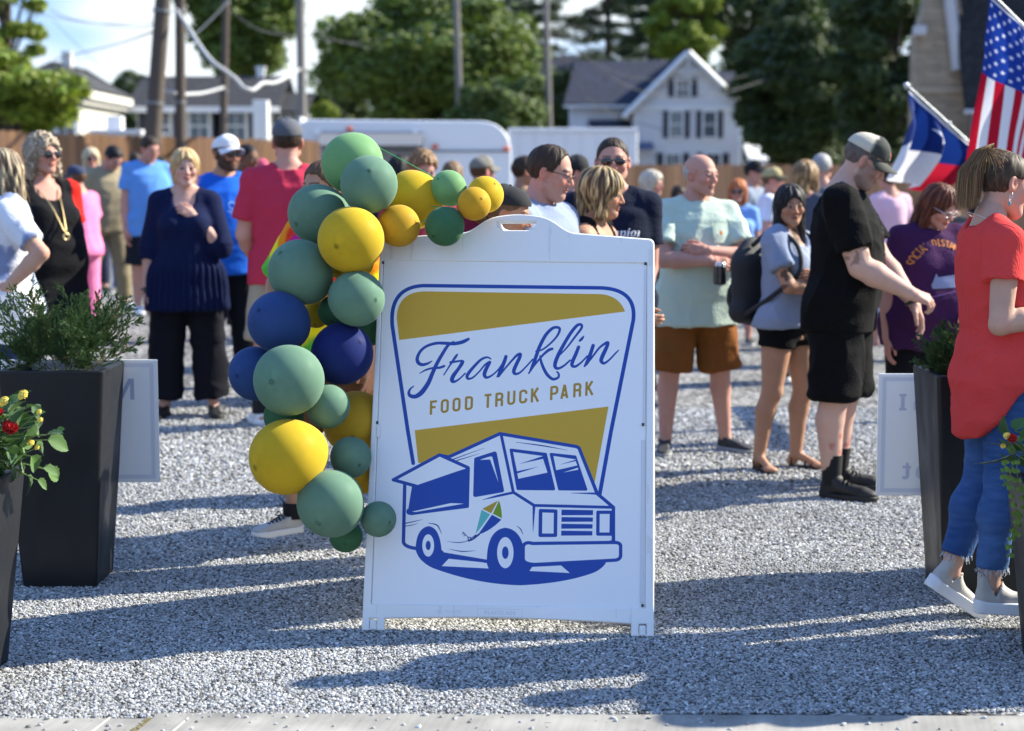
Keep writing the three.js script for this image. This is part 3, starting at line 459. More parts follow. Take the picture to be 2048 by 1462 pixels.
  for (const [x, y, a, s] of [[2038, 900, -2.55, 1.1], [2034, 885, -2.9, 0.7], [2040, 915, -2.2, 0.7]]) { const m = obj('long_leaf', long, dark, g); m.position.copy(at(x, y, -PL.edge.z - 0.02).sub(o)); m.rotation.set(0.5, 0.2, a, 'ZYX'); m.scale.setScalar(s); }
  const round = leafShape(0.016, 0.011, 0.2, 0), vine = [], vm = LEAFM([0.15, 0.26, 0.035]);
  for (const [x0, len, sp] of [[2026, 190, 17], [2014, 50, 15], [2040, 150, 18]]) { const pts = []; for (let i = 0; i <= len / sp; i++) { const y = 925 + i * sp, x = x0 + 7 * Math.sin(i * 0.8 + x0), p = at(x, y, -PL.edge.z - 0.03).sub(o); pts.push(p); for (const k of [-1, 1]) { const m = obj('vine_leaf', round, vm, g); m.position.copy(p); m.rotation.set(0.7 + R(), (R() - 0.5) * 1.2, k > 0 ? 0.2 : 2.9, 'ZYX'); m.scale.setScalar(0.6 + 0.5 * R()); } } vine.push(tube(pts, 0.0012, 40, 4)); }
  obj('vine', merge(vine), stemM, g);
}
// ---------------------------------------------------------------- distance fields meshed into one smooth surface (surface nets)
class Field {
  constructor(lo, hi, h) { this.lo = lo; this.h = h; this.n = [0, 1, 2].map((i) => Math.max(3, Math.ceil((hi[i] - lo[i]) / h) + 2)); this.d = new Float32Array(this.n[0] * this.n[1] * this.n[2]).fill(9); }
  put(fn, b, k = 0, sub = false) {
    const { lo, h, n, d } = this, m = k + 2.6 * h, r = [0, 1, 2].map((i) => [Math.max(0, Math.floor((b[i] - m - lo[i]) / h)), Math.min(n[i] - 1, Math.ceil((b[i + 3] + m - lo[i]) / h))]);
    for (let z = r[2][0]; z <= r[2][1]; z++) for (let y = r[1][0]; y <= r[1][1]; y++) for (let x = r[0][0], i = (z * n[1] + y) * n[0] + x; x <= r[0][1]; x++, i++) {
      let D = fn(lo[0] + x * h, lo[1] + y * h, lo[2] + z * h); const v = d[i];
      if (sub) { D = -D; const q = k > 0 ? Math.max(k - Math.abs(D - v), 0) / k : 0; d[i] = Math.max(D, v) + q * q * k * 0.25; }
      else { const q = k > 0 ? Math.max(k - Math.abs(D - v), 0) / k : 0; d[i] = Math.min(D, v) - q * q * k * 0.25; }
    }
    return this;
  }
  clip(fn) { const { lo, h, n, d } = this; for (let z = 0, i = 0; z < n[2]; z++) for (let y = 0; y < n[1]; y++) for (let x = 0; x < n[0]; x++, i++) if (d[i] < 0.12) d[i] = Math.max(d[i], fn(lo[0] + x * h, lo[1] + y * h, lo[2] + z * h)); return this; }
  sample(X, Y, Z) {
    const { lo, h, n, d } = this, x = clamp((X - lo[0]) / h, 0, n[0] - 1.001), y = clamp((Y - lo[1]) / h, 0, n[1] - 1.001), z = clamp((Z - lo[2]) / h, 0, n[2] - 1.001), ix = x | 0, iy = y | 0, iz = z | 0, u = x - ix, v = y - iy, w = z - iz;
    const g = (a, b, c) => d[((iz + c) * n[1] + iy + b) * n[0] + ix + a], q = (c) => lerp(lerp(g(0, 0, c), g(1, 0, c), u), lerp(g(0, 1, c), g(1, 1, c), u), v);
    return lerp(q(0), q(1), w);
  }
  mesh() {
    const { lo, h, n, d } = this, [X, Y, Z] = n, at_ = new Int32Array(d.length).fill(-1), p = [], ix = [], off = [0, 1, X, X + 1, X * Y, X * Y + 1, X * Y + X, X * Y + X + 1];
    const E = [[0, 1], [2, 3], [4, 5], [6, 7], [0, 2], [1, 3], [4, 6], [5, 7], [0, 4], [1, 5], [2, 6], [3, 7]];
    for (let z = 0; z < Z - 1; z++) for (let y = 0; y < Y - 1; y++) for (let x = 0, i = (z * Y + y) * X; x < X - 1; x++, i++) {
      let s = 0; for (let k = 0; k < 8; k++) if (d[i + off[k]] < 0) s |= 1 << k;
      if (s === 0 || s === 255) continue;
      let a = 0, b = 0, c = 0, m = 0;
      for (const [e, f] of E) if (((s >> e) & 1) !== ((s >> f) & 1)) { const t = d[i + off[e]] / (d[i + off[e]] - d[i + off[f]]); a += lerp(e & 1, f & 1, t); b += lerp((e >> 1) & 1, (f >> 1) & 1, t); c += lerp(e >> 2, f >> 2, t); m++; }
      at_[i] = p.length / 3; p.push(lo[0] + (x + a / m) * h, lo[1] + (y + b / m) * h, lo[2] + (z + c / m) * h);
    }
    const quad = (a, b, c, e, flip) => { if (a < 0 || b < 0 || c < 0 || e < 0) return; if (flip) ix.push(a, c, b, b, c, e); else ix.push(a, b, c, b, e, c); };
    for (let z = 1; z < Z - 1; z++) for (let y = 1; y < Y - 1; y++) for (let x = 1, i = (z * Y + y) * X + 1; x < X - 1; x++, i++) {
      const s = d[i] < 0;
      if (s !== d[i + 1] < 0) quad(at_[i - X - X * Y], at_[i - X * Y], at_[i - X], at_[i], !s);
      if (s !== d[i + X] < 0) quad(at_[i - 1 - X * Y], at_[i - 1], at_[i - X * Y], at_[i], !s);
      if (s !== d[i + X * Y] < 0) quad(at_[i - 1 - X], at_[i - X], at_[i - 1], at_[i], !s);
    }
    return { p, ix };
  }
}
// distances; each returns [fn, box]
const box6 = (...q) => { const b = [9e9, 9e9, 9e9, -9e9, -9e9, -9e9]; for (const [p, r] of q) for (let i = 0; i < 3; i++) { b[i] = Math.min(b[i], p[i] - r); b[i + 3] = Math.max(b[i + 3], p[i] + r); } return b; };
function cone(a, b, ra, rb) {
  const dx = b[0] - a[0], dy = b[1] - a[1], dz = b[2] - a[2], q = 1 / Math.max(1e-9, dx * dx + dy * dy + dz * dz);
  return [(x, y, z) => { const X = x - a[0], Y = y - a[1], Z = z - a[2], t = clamp((X * dx + Y * dy + Z * dz) * q), u = X - t * dx, v = Y - t * dy, w = Z - t * dz; return Math.sqrt(u * u + v * v + w * w) - ra - (rb - ra) * t; }, box6([a, ra], [b, rb])];
}
function ell(c, r, m) {                                                   // m: optional inverse rotation (Matrix3 elements, column major)
  const e = m?.elements, R = Math.max(...r);
  return [(x, y, z) => { let X = x - c[0], Y = y - c[1], Z = z - c[2]; if (e) [X, Y, Z] = [e[0] * X + e[3] * Y + e[6] * Z, e[1] * X + e[4] * Y + e[7] * Z, e[2] * X + e[5] * Y + e[8] * Z];
    const a = X / r[0], b = Y / r[1], d = Z / r[2], k = Math.sqrt(a * a + b * b + d * d); if (k < 1e-6) return -Math.min(...r); const p = a / r[0], q = b / r[1], s = d / r[2]; return k * (k - 1) / Math.sqrt(p * p + q * q + s * s); }, e ? box6([c, R]) : [c[0] - r[0], c[1] - r[1], c[2] - r[2], c[0] + r[0], c[1] + r[1], c[2] + r[2]]];
}
// a stack of ellipses in a turned frame: rings [y, rx, rz, cz, cx]
function loft(rings, inv, box, pw = 2.3) {
  const e = inv.elements, n = rings.length, y0 = rings[0][0], y1 = rings[n - 1][0];
  return [(x, y, z) => {
    const X = e[0] * x + e[4] * y + e[8] * z + e[12], Y = e[1] * x + e[5] * y + e[9] * z + e[13], Z = e[2] * x + e[6] * y + e[10] * z + e[14], yy = clamp(Y, y0, y1);
    let i = 0; while (i < n - 2 && yy > rings[i + 1][0]) i++;
    const A = rings[i], B = rings[i + 1]; let t = (yy - A[0]) / (B[0] - A[0]); t = t * t * (3 - 2 * t) * 0.5 + t * 0.5;
    const rx = lerp(A[1], B[1], t), rz = lerp(A[2], B[2], t), a = Math.abs(X - lerp(A[4] ?? 0, B[4] ?? 0, t)) / rx, b = Math.abs(Z - lerp(A[3] ?? 0, B[3] ?? 0, t)) / rz;
    const k = Math.pow(Math.pow(a, pw) + Math.pow(b, pw), 1 / pw), g = Math.sqrt((a / rx) ** 2 + (b / rz) ** 2) / Math.max(k, 1e-6), d = k < 1e-4 ? -Math.min(rx, rz) : (k - 1) / Math.max(g, 1e-6);
    const o = Math.max(y0 - Y, Y - y1); return o > 0 ? (d > 0 ? Math.hypot(d, o) : o) : Math.max(d, o);
  }, box];
}
// several surfaces into one geometry with vertex colours; disp moves points along the normal
function soup(list, disp) {
  let np = 0, ni = 0; for (const s of list) { np += s.p.length; ni += s.ix.length; }
  const P = new Float32Array(np), C = new Float32Array(np), U = new Float32Array(np / 3 * 2), I = new Uint32Array(ni); let a = 0, b = 0;
  for (const s of list) { for (let i = 0; i < s.ix.length; i++) I[b + i] = s.ix[i] + a / 3; P.set(s.p, a); if (s.c) C.set(s.c, a); else C.fill(1, a, a + s.p.length); a += s.p.length; b += s.ix.length; }
  const g = new THREE.BufferGeometry(); g.setAttribute('position', new THREE.BufferAttribute(P, 3)); g.setIndex(new THREE.BufferAttribute(I, 1)); g.computeVertexNormals();
  if (disp) { const N = g.attributes.normal.array; for (let i = 0; i < P.length; i += 3) { const d = disp(P[i], P[i + 1], P[i + 2], N[i], N[i + 1], N[i + 2]); P[i] += N[i] * d; P[i + 1] += N[i + 1] * d; P[i + 2] += N[i + 2] * d; } g.computeVertexNormals(); }
  for (let i = 0; i < P.length / 3; i++) { U[2 * i] = (P[3 * i] + P[3 * i + 2] * 0.83) * 2.2; U[2 * i + 1] = P[3 * i + 1] * 2.2; }
  g.setAttribute('color', new THREE.BufferAttribute(C, 3)); g.setAttribute('uv', new THREE.BufferAttribute(U, 2)); return g;
}
function paint(s, fn) { s.c = new Float32Array(s.p.length); for (let i = 0; i < s.p.length; i += 3) { const c = fn(s.p[i], s.p[i + 1], s.p[i + 2]); s.c[i] = c[0]; s.c[i + 1] = c[1]; s.c[i + 2] = c[2]; } return s; }
function moved(s, m, flip) { const p = new Float32Array(s.p.length), v = V(0, 0, 0); for (let i = 0; i < p.length; i += 3) { v.set(s.p[i], s.p[i + 1], s.p[i + 2]).applyMatrix4(m); p[i] = v.x; p[i + 1] = v.y; p[i + 2] = v.z; } let ix = s.ix; if (flip) { ix = s.ix.slice(); for (let i = 0; i < ix.length; i += 3) { const t = ix[i]; ix[i] = ix[i + 1]; ix[i + 1] = t; } } return { p, ix, c: s.c }; }

const VC = { vertexColors: true };
const SKIN = phys([1, 1, 1], 0.6, { ...VC, specularIntensity: 0.4, bumpMap: clothBump, bumpScale: 0.0008 }), CLOTH = phys([1, 1, 1], 0.92, { ...VC, bumpMap: clothBump, bumpScale: 0.006, sheen: 0.05, sheenRoughness: 0.6, sheenColor: rgb(0.6, 0.6, 0.6), specularIntensity: 0.25 });
const HAIR = phys([1, 1, 1], 0.58, { ...VC, specularIntensity: 0.4 }), SHOE = phys([1, 1, 1], 0.65, { ...VC, bumpMap: clothBump, bumpScale: 0.001 }), DARKGLASS = phys([0.008, 0.008, 0.01], 0.12, { clearcoat: 0.6 }), BLACKP = std([0.015, 0.015, 0.017], 0.5), METAL = std([0.6, 0.6, 0.62], 0.35, { metalness: 0.9 }), GOLDM = std([0.75, 0.55, 0.25], 0.35, { metalness: 0.9 });

// hands: wrist at the origin, fingers along +y, palm towards +z, thumb at +x (a right hand); one of each pose, shared
const HANDS = {};
function handShape(pose) {
  if (HANDS[pose]) return HANDS[pose];
  const F = new Field([-0.07, -0.03, -0.05], [0.085, 0.215, 0.1], 0.0033), bend = { relax: [0.3, 0.38, 0.28], grip: [0.85, 1.15, 0.7], flat: [0.08, 0.1, 0.08], hold: [0.55, 0.7, 0.45] }[pose];
  const X = [0.027, 0.009, -0.009, -0.026], K = [0.088, 0.093, 0.089, 0.08], L = [[0.04, 0.024, 0.02], [0.044, 0.027, 0.021], [0.041, 0.025, 0.02], [0.032, 0.019, 0.018]];
  F.put(...cone([0, -0.02, 0], [0, 0.02, 0], 0.024, 0.024), 0); F.put(...cone([0.012, 0.02, 0.002], [0.02, 0.075, 0.002], 0.02, 0.0135), 0.02); F.put(...cone([-0.012, 0.02, 0.003], [-0.018, 0.07, 0.003], 0.019, 0.0125), 0.02);
  X.forEach((x, i) => {
    F.put(...cone([x * 0.5, 0.015, 0], [x, K[i], -0.002], 0.013, 0.0108), 0.012);
    let p = [x, K[i], -0.002], a = 0; const sp = x * 0.9 * (pose === 'grip' ? 0.15 : 0.7);
    L[i].forEach((l, j) => { a += bend[j] * (1 + 0.05 * i); const q = [p[0] + sp * l * 3, p[1] + Math.cos(a) * l, p[2] + Math.sin(a) * l], r = [0.0094, 0.0086, 0.0078, 0.0066]; F.put(...cone(p, q, r[j] * (i === 3 ? 0.87 : 1), r[j + 1] * (i === 3 ? 0.87 : 1)), 0.003); p = q; });
  });
  const th = pose === 'grip' ? [[0.022, 0.022, 0.008], [0.043, 0.055, 0.03], [0.034, 0.08, 0.045], [0.015, 0.092, 0.052]] : [[0.022, 0.02, 0.006], [0.046, 0.05, 0.018], [0.055, 0.08, 0.026], [0.054, 0.105, 0.032]];
  F.put(...cone(th[0], th[1], 0.017, 0.013), 0.014); F.put(...cone(th[1], th[2], 0.0118, 0.0102), 0.003); F.put(...cone(th[2], th[3], 0.0102, 0.008), 0.003);
  return (HANDS[pose] = F.mesh());
}

// ---------------------------------------------------------------- heads: eyes at the origin's height, face towards +z, chin at -0.115, crown at +0.115
function headShape(o) {
  const f = o.sex === 'f', w = o.faceW ?? 1, j = o.jaw ?? (f ? 0.88 : 1), h = o.hcell ?? 0.004, F = new Field([-0.115, -0.2, -0.135], [0.115, 0.14, 0.15], h), s = (x, y, z) => [x * w, y, z];
  F.put(...ell(s(0, 0.028, -0.016), [0.0765 * w, 0.087, 0.098]), 0); F.put(...ell(s(0, -0.025, 0.022), [0.0615 * w, 0.08, 0.066]), 0.03);
  for (const k of [-1, 1]) {
    F.put(...cone(s(k * 0.05 * j, -0.062, 0.004), s(k * 0.012, -0.096, 0.06), 0.022 * j, 0.019), 0.03);
    F.put(...ell(s(k * 0.041, -0.026, 0.058), [0.023, 0.021, 0.023]), 0.02);
    F.put(...ell(s(k * 0.03, 0.0, 0.098), [0.019, 0.0135, 0.016]), 0.012, true);
  }
  F.put(...ell(s(0, -0.094, 0.066), [0.021, 0.017, 0.017]), 0.016);
  F.put(...cone(s(-0.032, 0.0215, 0.075), s(0.032, 0.0215, 0.075), f ? 0.009 : 0.0115, f ? 0.009 : 0.0115), 0.014);
  F.put(...cone([0, 0.014, 0.083], [0, -0.03, 0.104], 0.0075, 0.0115), 0.012); for (const k of [-1, 1]) F.put(...ell([k * 0.0125, -0.0345, 0.093], [0.0085, 0.0075, 0.01]), 0.007);
  F.put(...ell([0, -0.0585, 0.0835], [0.0225, 0.0065, 0.0115]), 0.006); F.put(...ell([0, -0.0695, 0.082], [0.0195, 0.0075, 0.0115]), 0.006); F.put(...cone([-0.022, -0.064, 0.092], [0.022, -0.064, 0.092], 0.0022, 0.0022), 0.004, true);
  for (const k of [-1, 1]) {
    const m = new THREE.Matrix3().setFromMatrix4(new THREE.Matrix4().makeRotationY(k * 0.45)); F.put(...ell(s(k * 0.0785, -0.008, -0.012), [0.0105, 0.032, 0.0205], m), 0.008); F.put(...ell(s(k * 0.09, -0.006, -0.008), [0.009, 0.018, 0.011], m), 0.006, true);
    F.put(...ell(s(k * 0.0305, 0.0005, 0.0765), [0.0135, 0.0135, 0.0135]), 0.002);
    F.put(...cone(s(k * 0.0305 - 0.013, 0.0085, 0.083), s(k * 0.0305 + 0.013, 0.0085, 0.083), 0.0045, 0.0045), 0.004); F.put(...cone(s(k * 0.0305 - 0.012, -0.0095, 0.081), s(k * 0.0305 + 0.012, -0.0095, 0.081), 0.0035, 0.0035), 0.004);
  }
  F.put(...cone([0, -0.05, -0.028], [0, -0.17, -0.045], 0.052 * (o.neck ?? (f ? 0.84 : 1.02)), 0.054 * (o.neck ?? (f ? 0.84 : 1.02))), 0.02);
  if (o.doubleChin) F.put(...ell([0, -0.1, 0.025], [0.045, 0.028, 0.045]), 0.03);
  const skin = o.skin, brow = o.brow ?? [0.08, 0.05, 0.035], beard = o.beard;
  return { field: F, s: paint(F.mesh(), (x, y, z) => {
    const ax = Math.abs(x) / w; let c = skin;
    const cheek = Math.exp(-((ax - 0.043) ** 2 + (y + 0.028) ** 2) / 0.0006) * (z > 0.03 ? 1 : 0) + Math.exp(-(x * x + (y + 0.032) ** 2 + (z - 0.108) ** 2) / 0.0003); c = [c[0] * (1 + 0.06 * cheek), c[1] * (1 - 0.16 * cheek), c[2] * (1 - 0.18 * cheek)];
    if (ax > 0.07 && y < 0.03 && y > -0.045) c = [c[0] * 1.02, c[1] * 0.8, c[2] * 0.76];
    if (beard) { const m = (y < -0.043 - 0.35 * Math.max(0, 0.05 - z) + (ax > 0.05 ? 0.05 * (ax - 0.05) / 0.02 : 0) ? 1 : 0) * (z > -0.01 ? 1 : 0) * (y > -0.125 ? 1 : 0) * (ax < 0.02 && y > -0.05 ? 0.8 : 1), k = m * beard[3] * (0.75 + 0.5 * noise(x * 400, y * 400, z * 400)); c = [lerp(c[0], beard[0], k), lerp(c[1], beard[1], k), lerp(c[2], beard[2], k)]; }
    if (z > 0.075 && ax < 0.0245 && y > -0.0775 && y < -0.0525) { const k = sstep(0.0245, 0.018, ax) * 0.75; const l = o.lips ?? (f ? [skin[0] * 0.82, skin[1] * 0.42, skin[2] * 0.42] : [skin[0] * 0.82, skin[1] * 0.58, skin[2] * 0.56]); c = c.map((v, i) => lerp(v, l[i], k)); if (Math.abs(y + 0.064) < 0.0022) c = c.map((v) => v * 0.45); }
    const bh = 0.0205 + 0.0035 * Math.sin((ax - 0.012) * 75); if (z > 0.05 && ax > 0.012 && ax < 0.051 && Math.abs(y - bh) < (f ? 0.0032 : 0.0042)) c = c.map((v, i) => lerp(v, brow[i], 0.8));
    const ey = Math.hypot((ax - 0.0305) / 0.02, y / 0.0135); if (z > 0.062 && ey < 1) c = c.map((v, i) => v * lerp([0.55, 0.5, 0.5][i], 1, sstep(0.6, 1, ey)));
    const ex = ax * w - 0.0305 * w, ed = Math.hypot(ex, y - 0.0005, z - 0.0765);
    if (z > 0.078 && ed < 0.0152 && Math.abs(y + 0.0005) < 0.0062) { const gx = ex * Math.sign(x) - (o.gaze ?? 0) * 0.004, g = Math.hypot(gx, y); c = g < 0.0028 ? [0.008, 0.008, 0.008] : g < 0.0068 ? (o.iris ?? [0.09, 0.06, 0.035]) : [0.28, 0.25, 0.23]; if (y > 0.0036) c = [0.05, 0.03, 0.025]; }
    return c;
  }) };
}

// hair from shells and locks round the head; clipped open at the face; ridged along its fall
function hairShape(o, style, col, h = 0.0045) {
  const w = o.faceW ?? 1, F = new Field([-0.19, style.low ?? -0.2, -0.22], [0.19, 0.17, 0.15], h), t = style.t ?? 0.01, add = (q, k = 0.012) => F.put(...q, k);
  const shell = (x, y, z) => { const a = x / ((0.0765 + t) * w), b = (y - 0.028) / (0.087 + t * (style.top ?? 1)), c = (z + 0.016) / (0.098 + t), k = Math.sqrt(a * a + b * b + c * c); return (k - 1) * 0.085; };
  const table = style.line ?? [[0.1, 0.078], [0.07, 0.068], [0.045, 0.03], [0.02, 0.0], [-0.005, 0.012], [-0.03, -0.02], [-0.06, -0.06], [-0.12, -0.075]];
  const hl = (z) => { for (let i = 0; i < table.length - 1; i++) if (z >= table[i + 1][0]) return lerp(table[i + 1][1], table[i][1], clamp((z - table[i + 1][0]) / (table[i][0] - table[i + 1][0]))); return table[table.length - 1][1]; };
  if (!style.noShell) F.put(shell, [-0.11, -0.13, -0.14, 0.11, 0.15, 0.12]);
  if (!style.noLine) F.clip((x, y, z) => (hl(z) - y) * 0.75 + (style.lineNoise ?? 0.006) * (noise(x * 90, y * 90, z * 90) - 0.5));
  if (style.bald) F.clip((x, y, z) => y - (style.bald + (z < -0.05 ? 0.02 : 0)));
  for (const q of style.add ?? []) add(q, q[2] ?? 0.014);
  for (const q of style.cut ?? []) F.put(...q, 0.008, true);
  const fl = style.flow ?? [1, 0.12, 1], fr = style.freq ?? 150, am = style.amp ?? 0.0035, s = F.mesh(), R2 = style.curl ?? 0;
  const nz = (x, y, z) => { const a = Math.atan2(x, -(z + 0.01)) * 0.09; return noise(a * fr + (R2 ? Math.sin(y * 60 + a * 40) * 2 : 0), y * fr * fl[1] + 7, (Math.hypot(x, z) + y * 0.3) * fr * 0.25 + 3); };
  paint(s, (x, y, z) => { const k = nz(x, y, z), l = style.light ?? col, m = sstep(0.35, 0.8, k) * (style.mix ?? 0.8); return [0, 1, 2].map((i) => lerp(col[i], l[i], m) * (0.75 + 0.5 * noise(x * 260, y * 40, z * 260))); });
  return soup([s], (x, y, z) => am * (nz(x, y, z) - 0.5) * 2 + (style.fuzz ?? 0) * (noise(x * 70, y * 70, z * 70) - 0.5));
}
const HL = {                                                              // hair styles
  short: { t: 0.009 }, crop: { t: 0.0035, lineNoise: 0.004, line: [[0.1, 0.09], [0.07, 0.078], [0.045, 0.045], [0.02, 0.012], [-0.005, 0.012], [-0.03, -0.02], [-0.06, -0.055], [-0.12, -0.07]] }, bushy: { t: 0.019, fuzz: 0.012, amp: 0.005 }, thin: { t: 0.0035, bald: 0.025, lineNoise: 0.012, line: [[0.1, 0.14], [0.02, 0.13], [0.005, 0.012], [-0.005, 0.01], [-0.03, -0.02], [-0.06, -0.055], [-0.12, -0.07]] },
  balding: { t: 0.008, line: [[0.1, 0.14], [0.06, 0.13], [0.045, 0.05], [0.02, 0.0], [-0.005, 0.012], [-0.03, -0.02], [-0.06, -0.06], [-0.12, -0.075]] },
  bob: { t: 0.024, noLine: true, low: -0.2, amp: 0.006, add: [[...cone([-0.07, 0.03, -0.005], [-0.072, -0.105, 0.012], 0.034, 0.03)], [...cone([0.07, 0.03, -0.005], [0.072, -0.105, 0.012], 0.034, 0.03)], [...cone([0, 0.02, -0.07], [0, -0.12, -0.06], 0.06, 0.055)]], cut: [ell([0, -0.04, 0.115], [0.064, 0.1, 0.085])] },
  swept: { t: 0.015, noLine: true, amp: 0.004, add: [[...cone([-0.06, 0.0, -0.04], [-0.055, -0.09, -0.045], 0.03, 0.02)], [...cone([0.06, 0.0, -0.04], [0.055, -0.09, -0.045], 0.03, 0.02)], [...cone([0, 0.02, -0.07], [0, -0.1, -0.07], 0.05, 0.035)]], cut: [ell([0, -0.04, 0.11], [0.066, 0.112, 0.085])] },
  long: { t: 0.016, noLine: true, low: -0.42, amp: 0.0055, add: [[...cone([-0.062, 0.02, -0.01], [-0.075, -0.3, 0.0], 0.03, 0.022)], [...cone([0.062, 0.02, -0.01], [0.075, -0.3, 0.0], 0.03, 0.022)], [...cone([-0.03, 0.0, -0.07], [-0.04, -0.34, -0.075], 0.055, 0.035)], [...cone([0.03, 0.0, -0.07], [0.04, -0.34, -0.075], 0.055, 0.035)]], cut: [ell([0, -0.05, 0.105], [0.061, 0.11, 0.085])] },
  curly: { t: 0.025, noLine: true, curl: 1, fuzz: 0.022, amp: 0.007, freq: 120, low: -0.22, add: [[...cone([-0.075, 0.02, -0.01], [-0.085, -0.11, 0.0], 0.035, 0.035)], [...cone([0.075, 0.02, -0.01], [0.085, -0.11, 0.0], 0.035, 0.035)], [...cone([0, 0.0, -0.08], [0, -0.13, -0.07], 0.06, 0.05)]], cut: [ell([0, -0.035, 0.12], [0.062, 0.1, 0.085])] },
  pulled: { t: 0.007, amp: 0.0022, flow: [1, 0.25, 1], lineNoise: 0.002, line: [[0.1, 0.07], [0.07, 0.06], [0.045, 0.035], [0.02, 0.02], [-0.01, 0.02], [-0.03, -0.02], [-0.06, -0.045], [-0.12, -0.055]] },
};
function strands(n, seed, root, guide, col, light, w = 0.0009) {          // loose single hairs: thin tapering blades along curves
  const R = rng(seed), p = [], ix = [], c = [], K = 9, a = V(0, 0, 0), b = V(0, 0, 0);
  for (let k = 0; k < n; k++) {
    const r0 = root(R), pts = []; for (let i = 0; i <= K; i++) pts.push(guide(r0, i / K, R)); const t = R(), q = [0, 1, 2].map((i) => lerp(col[i], light[i], t) * (0.7 + 0.6 * R())), th = R() * 3.14;
    for (let i = 0; i <= K; i++) { a.subVectors(pts[Math.min(K, i + 1)], pts[Math.max(0, i - 1)]).normalize(); b.set(Math.cos(th), 0.2, Math.sin(th)).cross(a).normalize(); const ww = w * (1 - 0.8 * i / K), m = p.length / 3; p.push(pts[i].x - b.x * ww, pts[i].y - b.y * ww, pts[i].z - b.z * ww, pts[i].x + b.x * ww, pts[i].y + b.y * ww, pts[i].z + b.z * ww); c.push(...q, ...q); if (i) ix.push(m - 2, m - 1, m + 1, m - 2, m + 1, m); }
  }
  return soup([{ p, ix, c }]);
}
// ---------------------------------------------------------------- shoes: foot frame, toe towards +z, sole at y = 0, length about 0.275
const SHOES = {};
function shoeShape(kind) {
  if (SHOES[kind]) return SHOES[kind];
  const F = new Field([-0.07, -0.01, -0.1], [0.07, 0.17, 0.21], 0.005), hi = kind === 'slip' ? 0.135 : kind === 'boot' ? 0.115 : 0.088, th = kind === 'slip' ? 0.042 : 0.028;
  const plan = (x, z, g) => { const t = clamp((z + 0.045) / 0.19), cx = 0.006 * Math.sin(t * 3), r = lerp(0.036, 0.046, sstep(0, 0.7, t)) - 0.004 * sstep(0.8, 1, t); const zz = z - clamp(z, -0.045, 0.145); return Math.hypot(x - cx, zz) - r - g; };
  if (kind === 'sandal') {
    const S = new Field([-0.07, -0.01, -0.1], [0.07, 0.12, 0.21], 0.005); S.put((x, y, z) => Math.max(plan(x, z, 0), y - 0.022, -y), [-0.06, 0, -0.09, 0.06, 0.022, 0.2]);
    const U = new Field([-0.07, -0.01, -0.1], [0.07, 0.12, 0.21], 0.004); for (const [a, b, c] of [[[-0.046, 0.018, 0.1], [0, 0.062, 0.09], [0.048, 0.018, 0.1]], [[-0.042, 0.018, 0.05], [0, 0.08, 0.045], [0.044, 0.018, 0.05]]]) { U.put(...cone(a, b, 0.008, 0.008), 0.004); U.put(...cone(b, c, 0.008, 0.008), 0.004); } U.put(...cone([0, 0.06, 0.095], [0.012, 0.02, 0.15], 0.005, 0.005), 0.004);
    U.put(...cone([-0.034, 0.02, -0.05], [-0.03, 0.07, -0.05], 0.006, 0.006), 0.004); U.put(...cone([0.034, 0.02, -0.05], [0.03, 0.07, -0.05], 0.006, 0.006), 0.004); U.put(...cone([-0.03, 0.07, -0.055], [0.03, 0.07, -0.055], 0.006, 0.006), 0.004);
    return (SHOES[kind] = { up: U.mesh(), sole: S.mesh() });
  }
  F.put(...ell([0, 0.04, -0.04], [0.036, 0.045, 0.042]), 0); F.put(...cone([0, 0.052, -0.02], [0.003, 0.034, 0.115], 0.036, 0.032), 0.03); F.put(...ell([0.004, 0.025, 0.135], [0.042, 0.032, 0.056]), 0.02); F.put(...cone([0, 0.05, -0.03], [0, hi, -0.03], kind === 'slip' ? 0.043 : 0.038, kind === 'slip' ? 0.043 : 0.039), 0.02); F.put(...cone([0, 0.06, 0.01], [0, 0.08, -0.01], 0.034, 0.032), 0.02);
  F.clip((x, y, z) => Math.max(th * 0.75 - y, y - hi - (z < -0.06 ? 0.01 : 0) + (kind === 'slip' ? 0 : 0.25 * Math.max(0, z + 0.02)))); F.clip((x, y, z) => plan(x, z, -0.001));
  if (kind === 'slip') F.put((x, y, z) => Math.max(Math.abs(z + 0.012) * 1.5 - (y - 0.06) * 0.7, 0.06 - y), [-0.08, 0.06, -0.08, 0.08, 0.16, 0.06], 0, true);
  F.put(...cone([0, 0.075, -0.035], [0, 0.2, -0.04], 0.03, 0.031), 0, true);
  const S = new Field([-0.07, -0.01, -0.1], [0.07, 0.06, 0.21], 0.005); S.put((x, y, z) => Math.max(plan(x, z, 0.004), y - th - 0.006 * sstep(-0.02, -0.08, z), -y - 0.0005 + Math.max(0, (z - 0.13) * 0.18)), [-0.06, -0.002, -0.1, 0.06, th + 0.01, 0.205]);
  return (SHOES[kind] = { up: F.mesh(), sole: S.mesh() });
}
const lin = (h) => new THREE.Color(h).toArray();                          // '#rrggbb' base colours to linear values
const FACEMAT = {};
function patch(parent, name, W, H, tex, f, n, off = 0.003, mat) {           // print lying on a surface: f(u, v) gives a point and the outward direction
  const g = new THREE.PlaneGeometry(1, 1, n, n), p = g.attributes.position, u = g.attributes.uv;
  for (let i = 0; i < p.count; i++) { const q = f((u.getX(i) - 0.5) * W, (u.getY(i) - 0.5) * H); p.setXYZ(i, q.x, q.y, q.z); }
  g.computeVertexNormals(); return obj(name, g, mat ?? std([1, 1, 1], 0.9, { map: tex, transparent: true, side: THREE.DoubleSide }), parent);
}

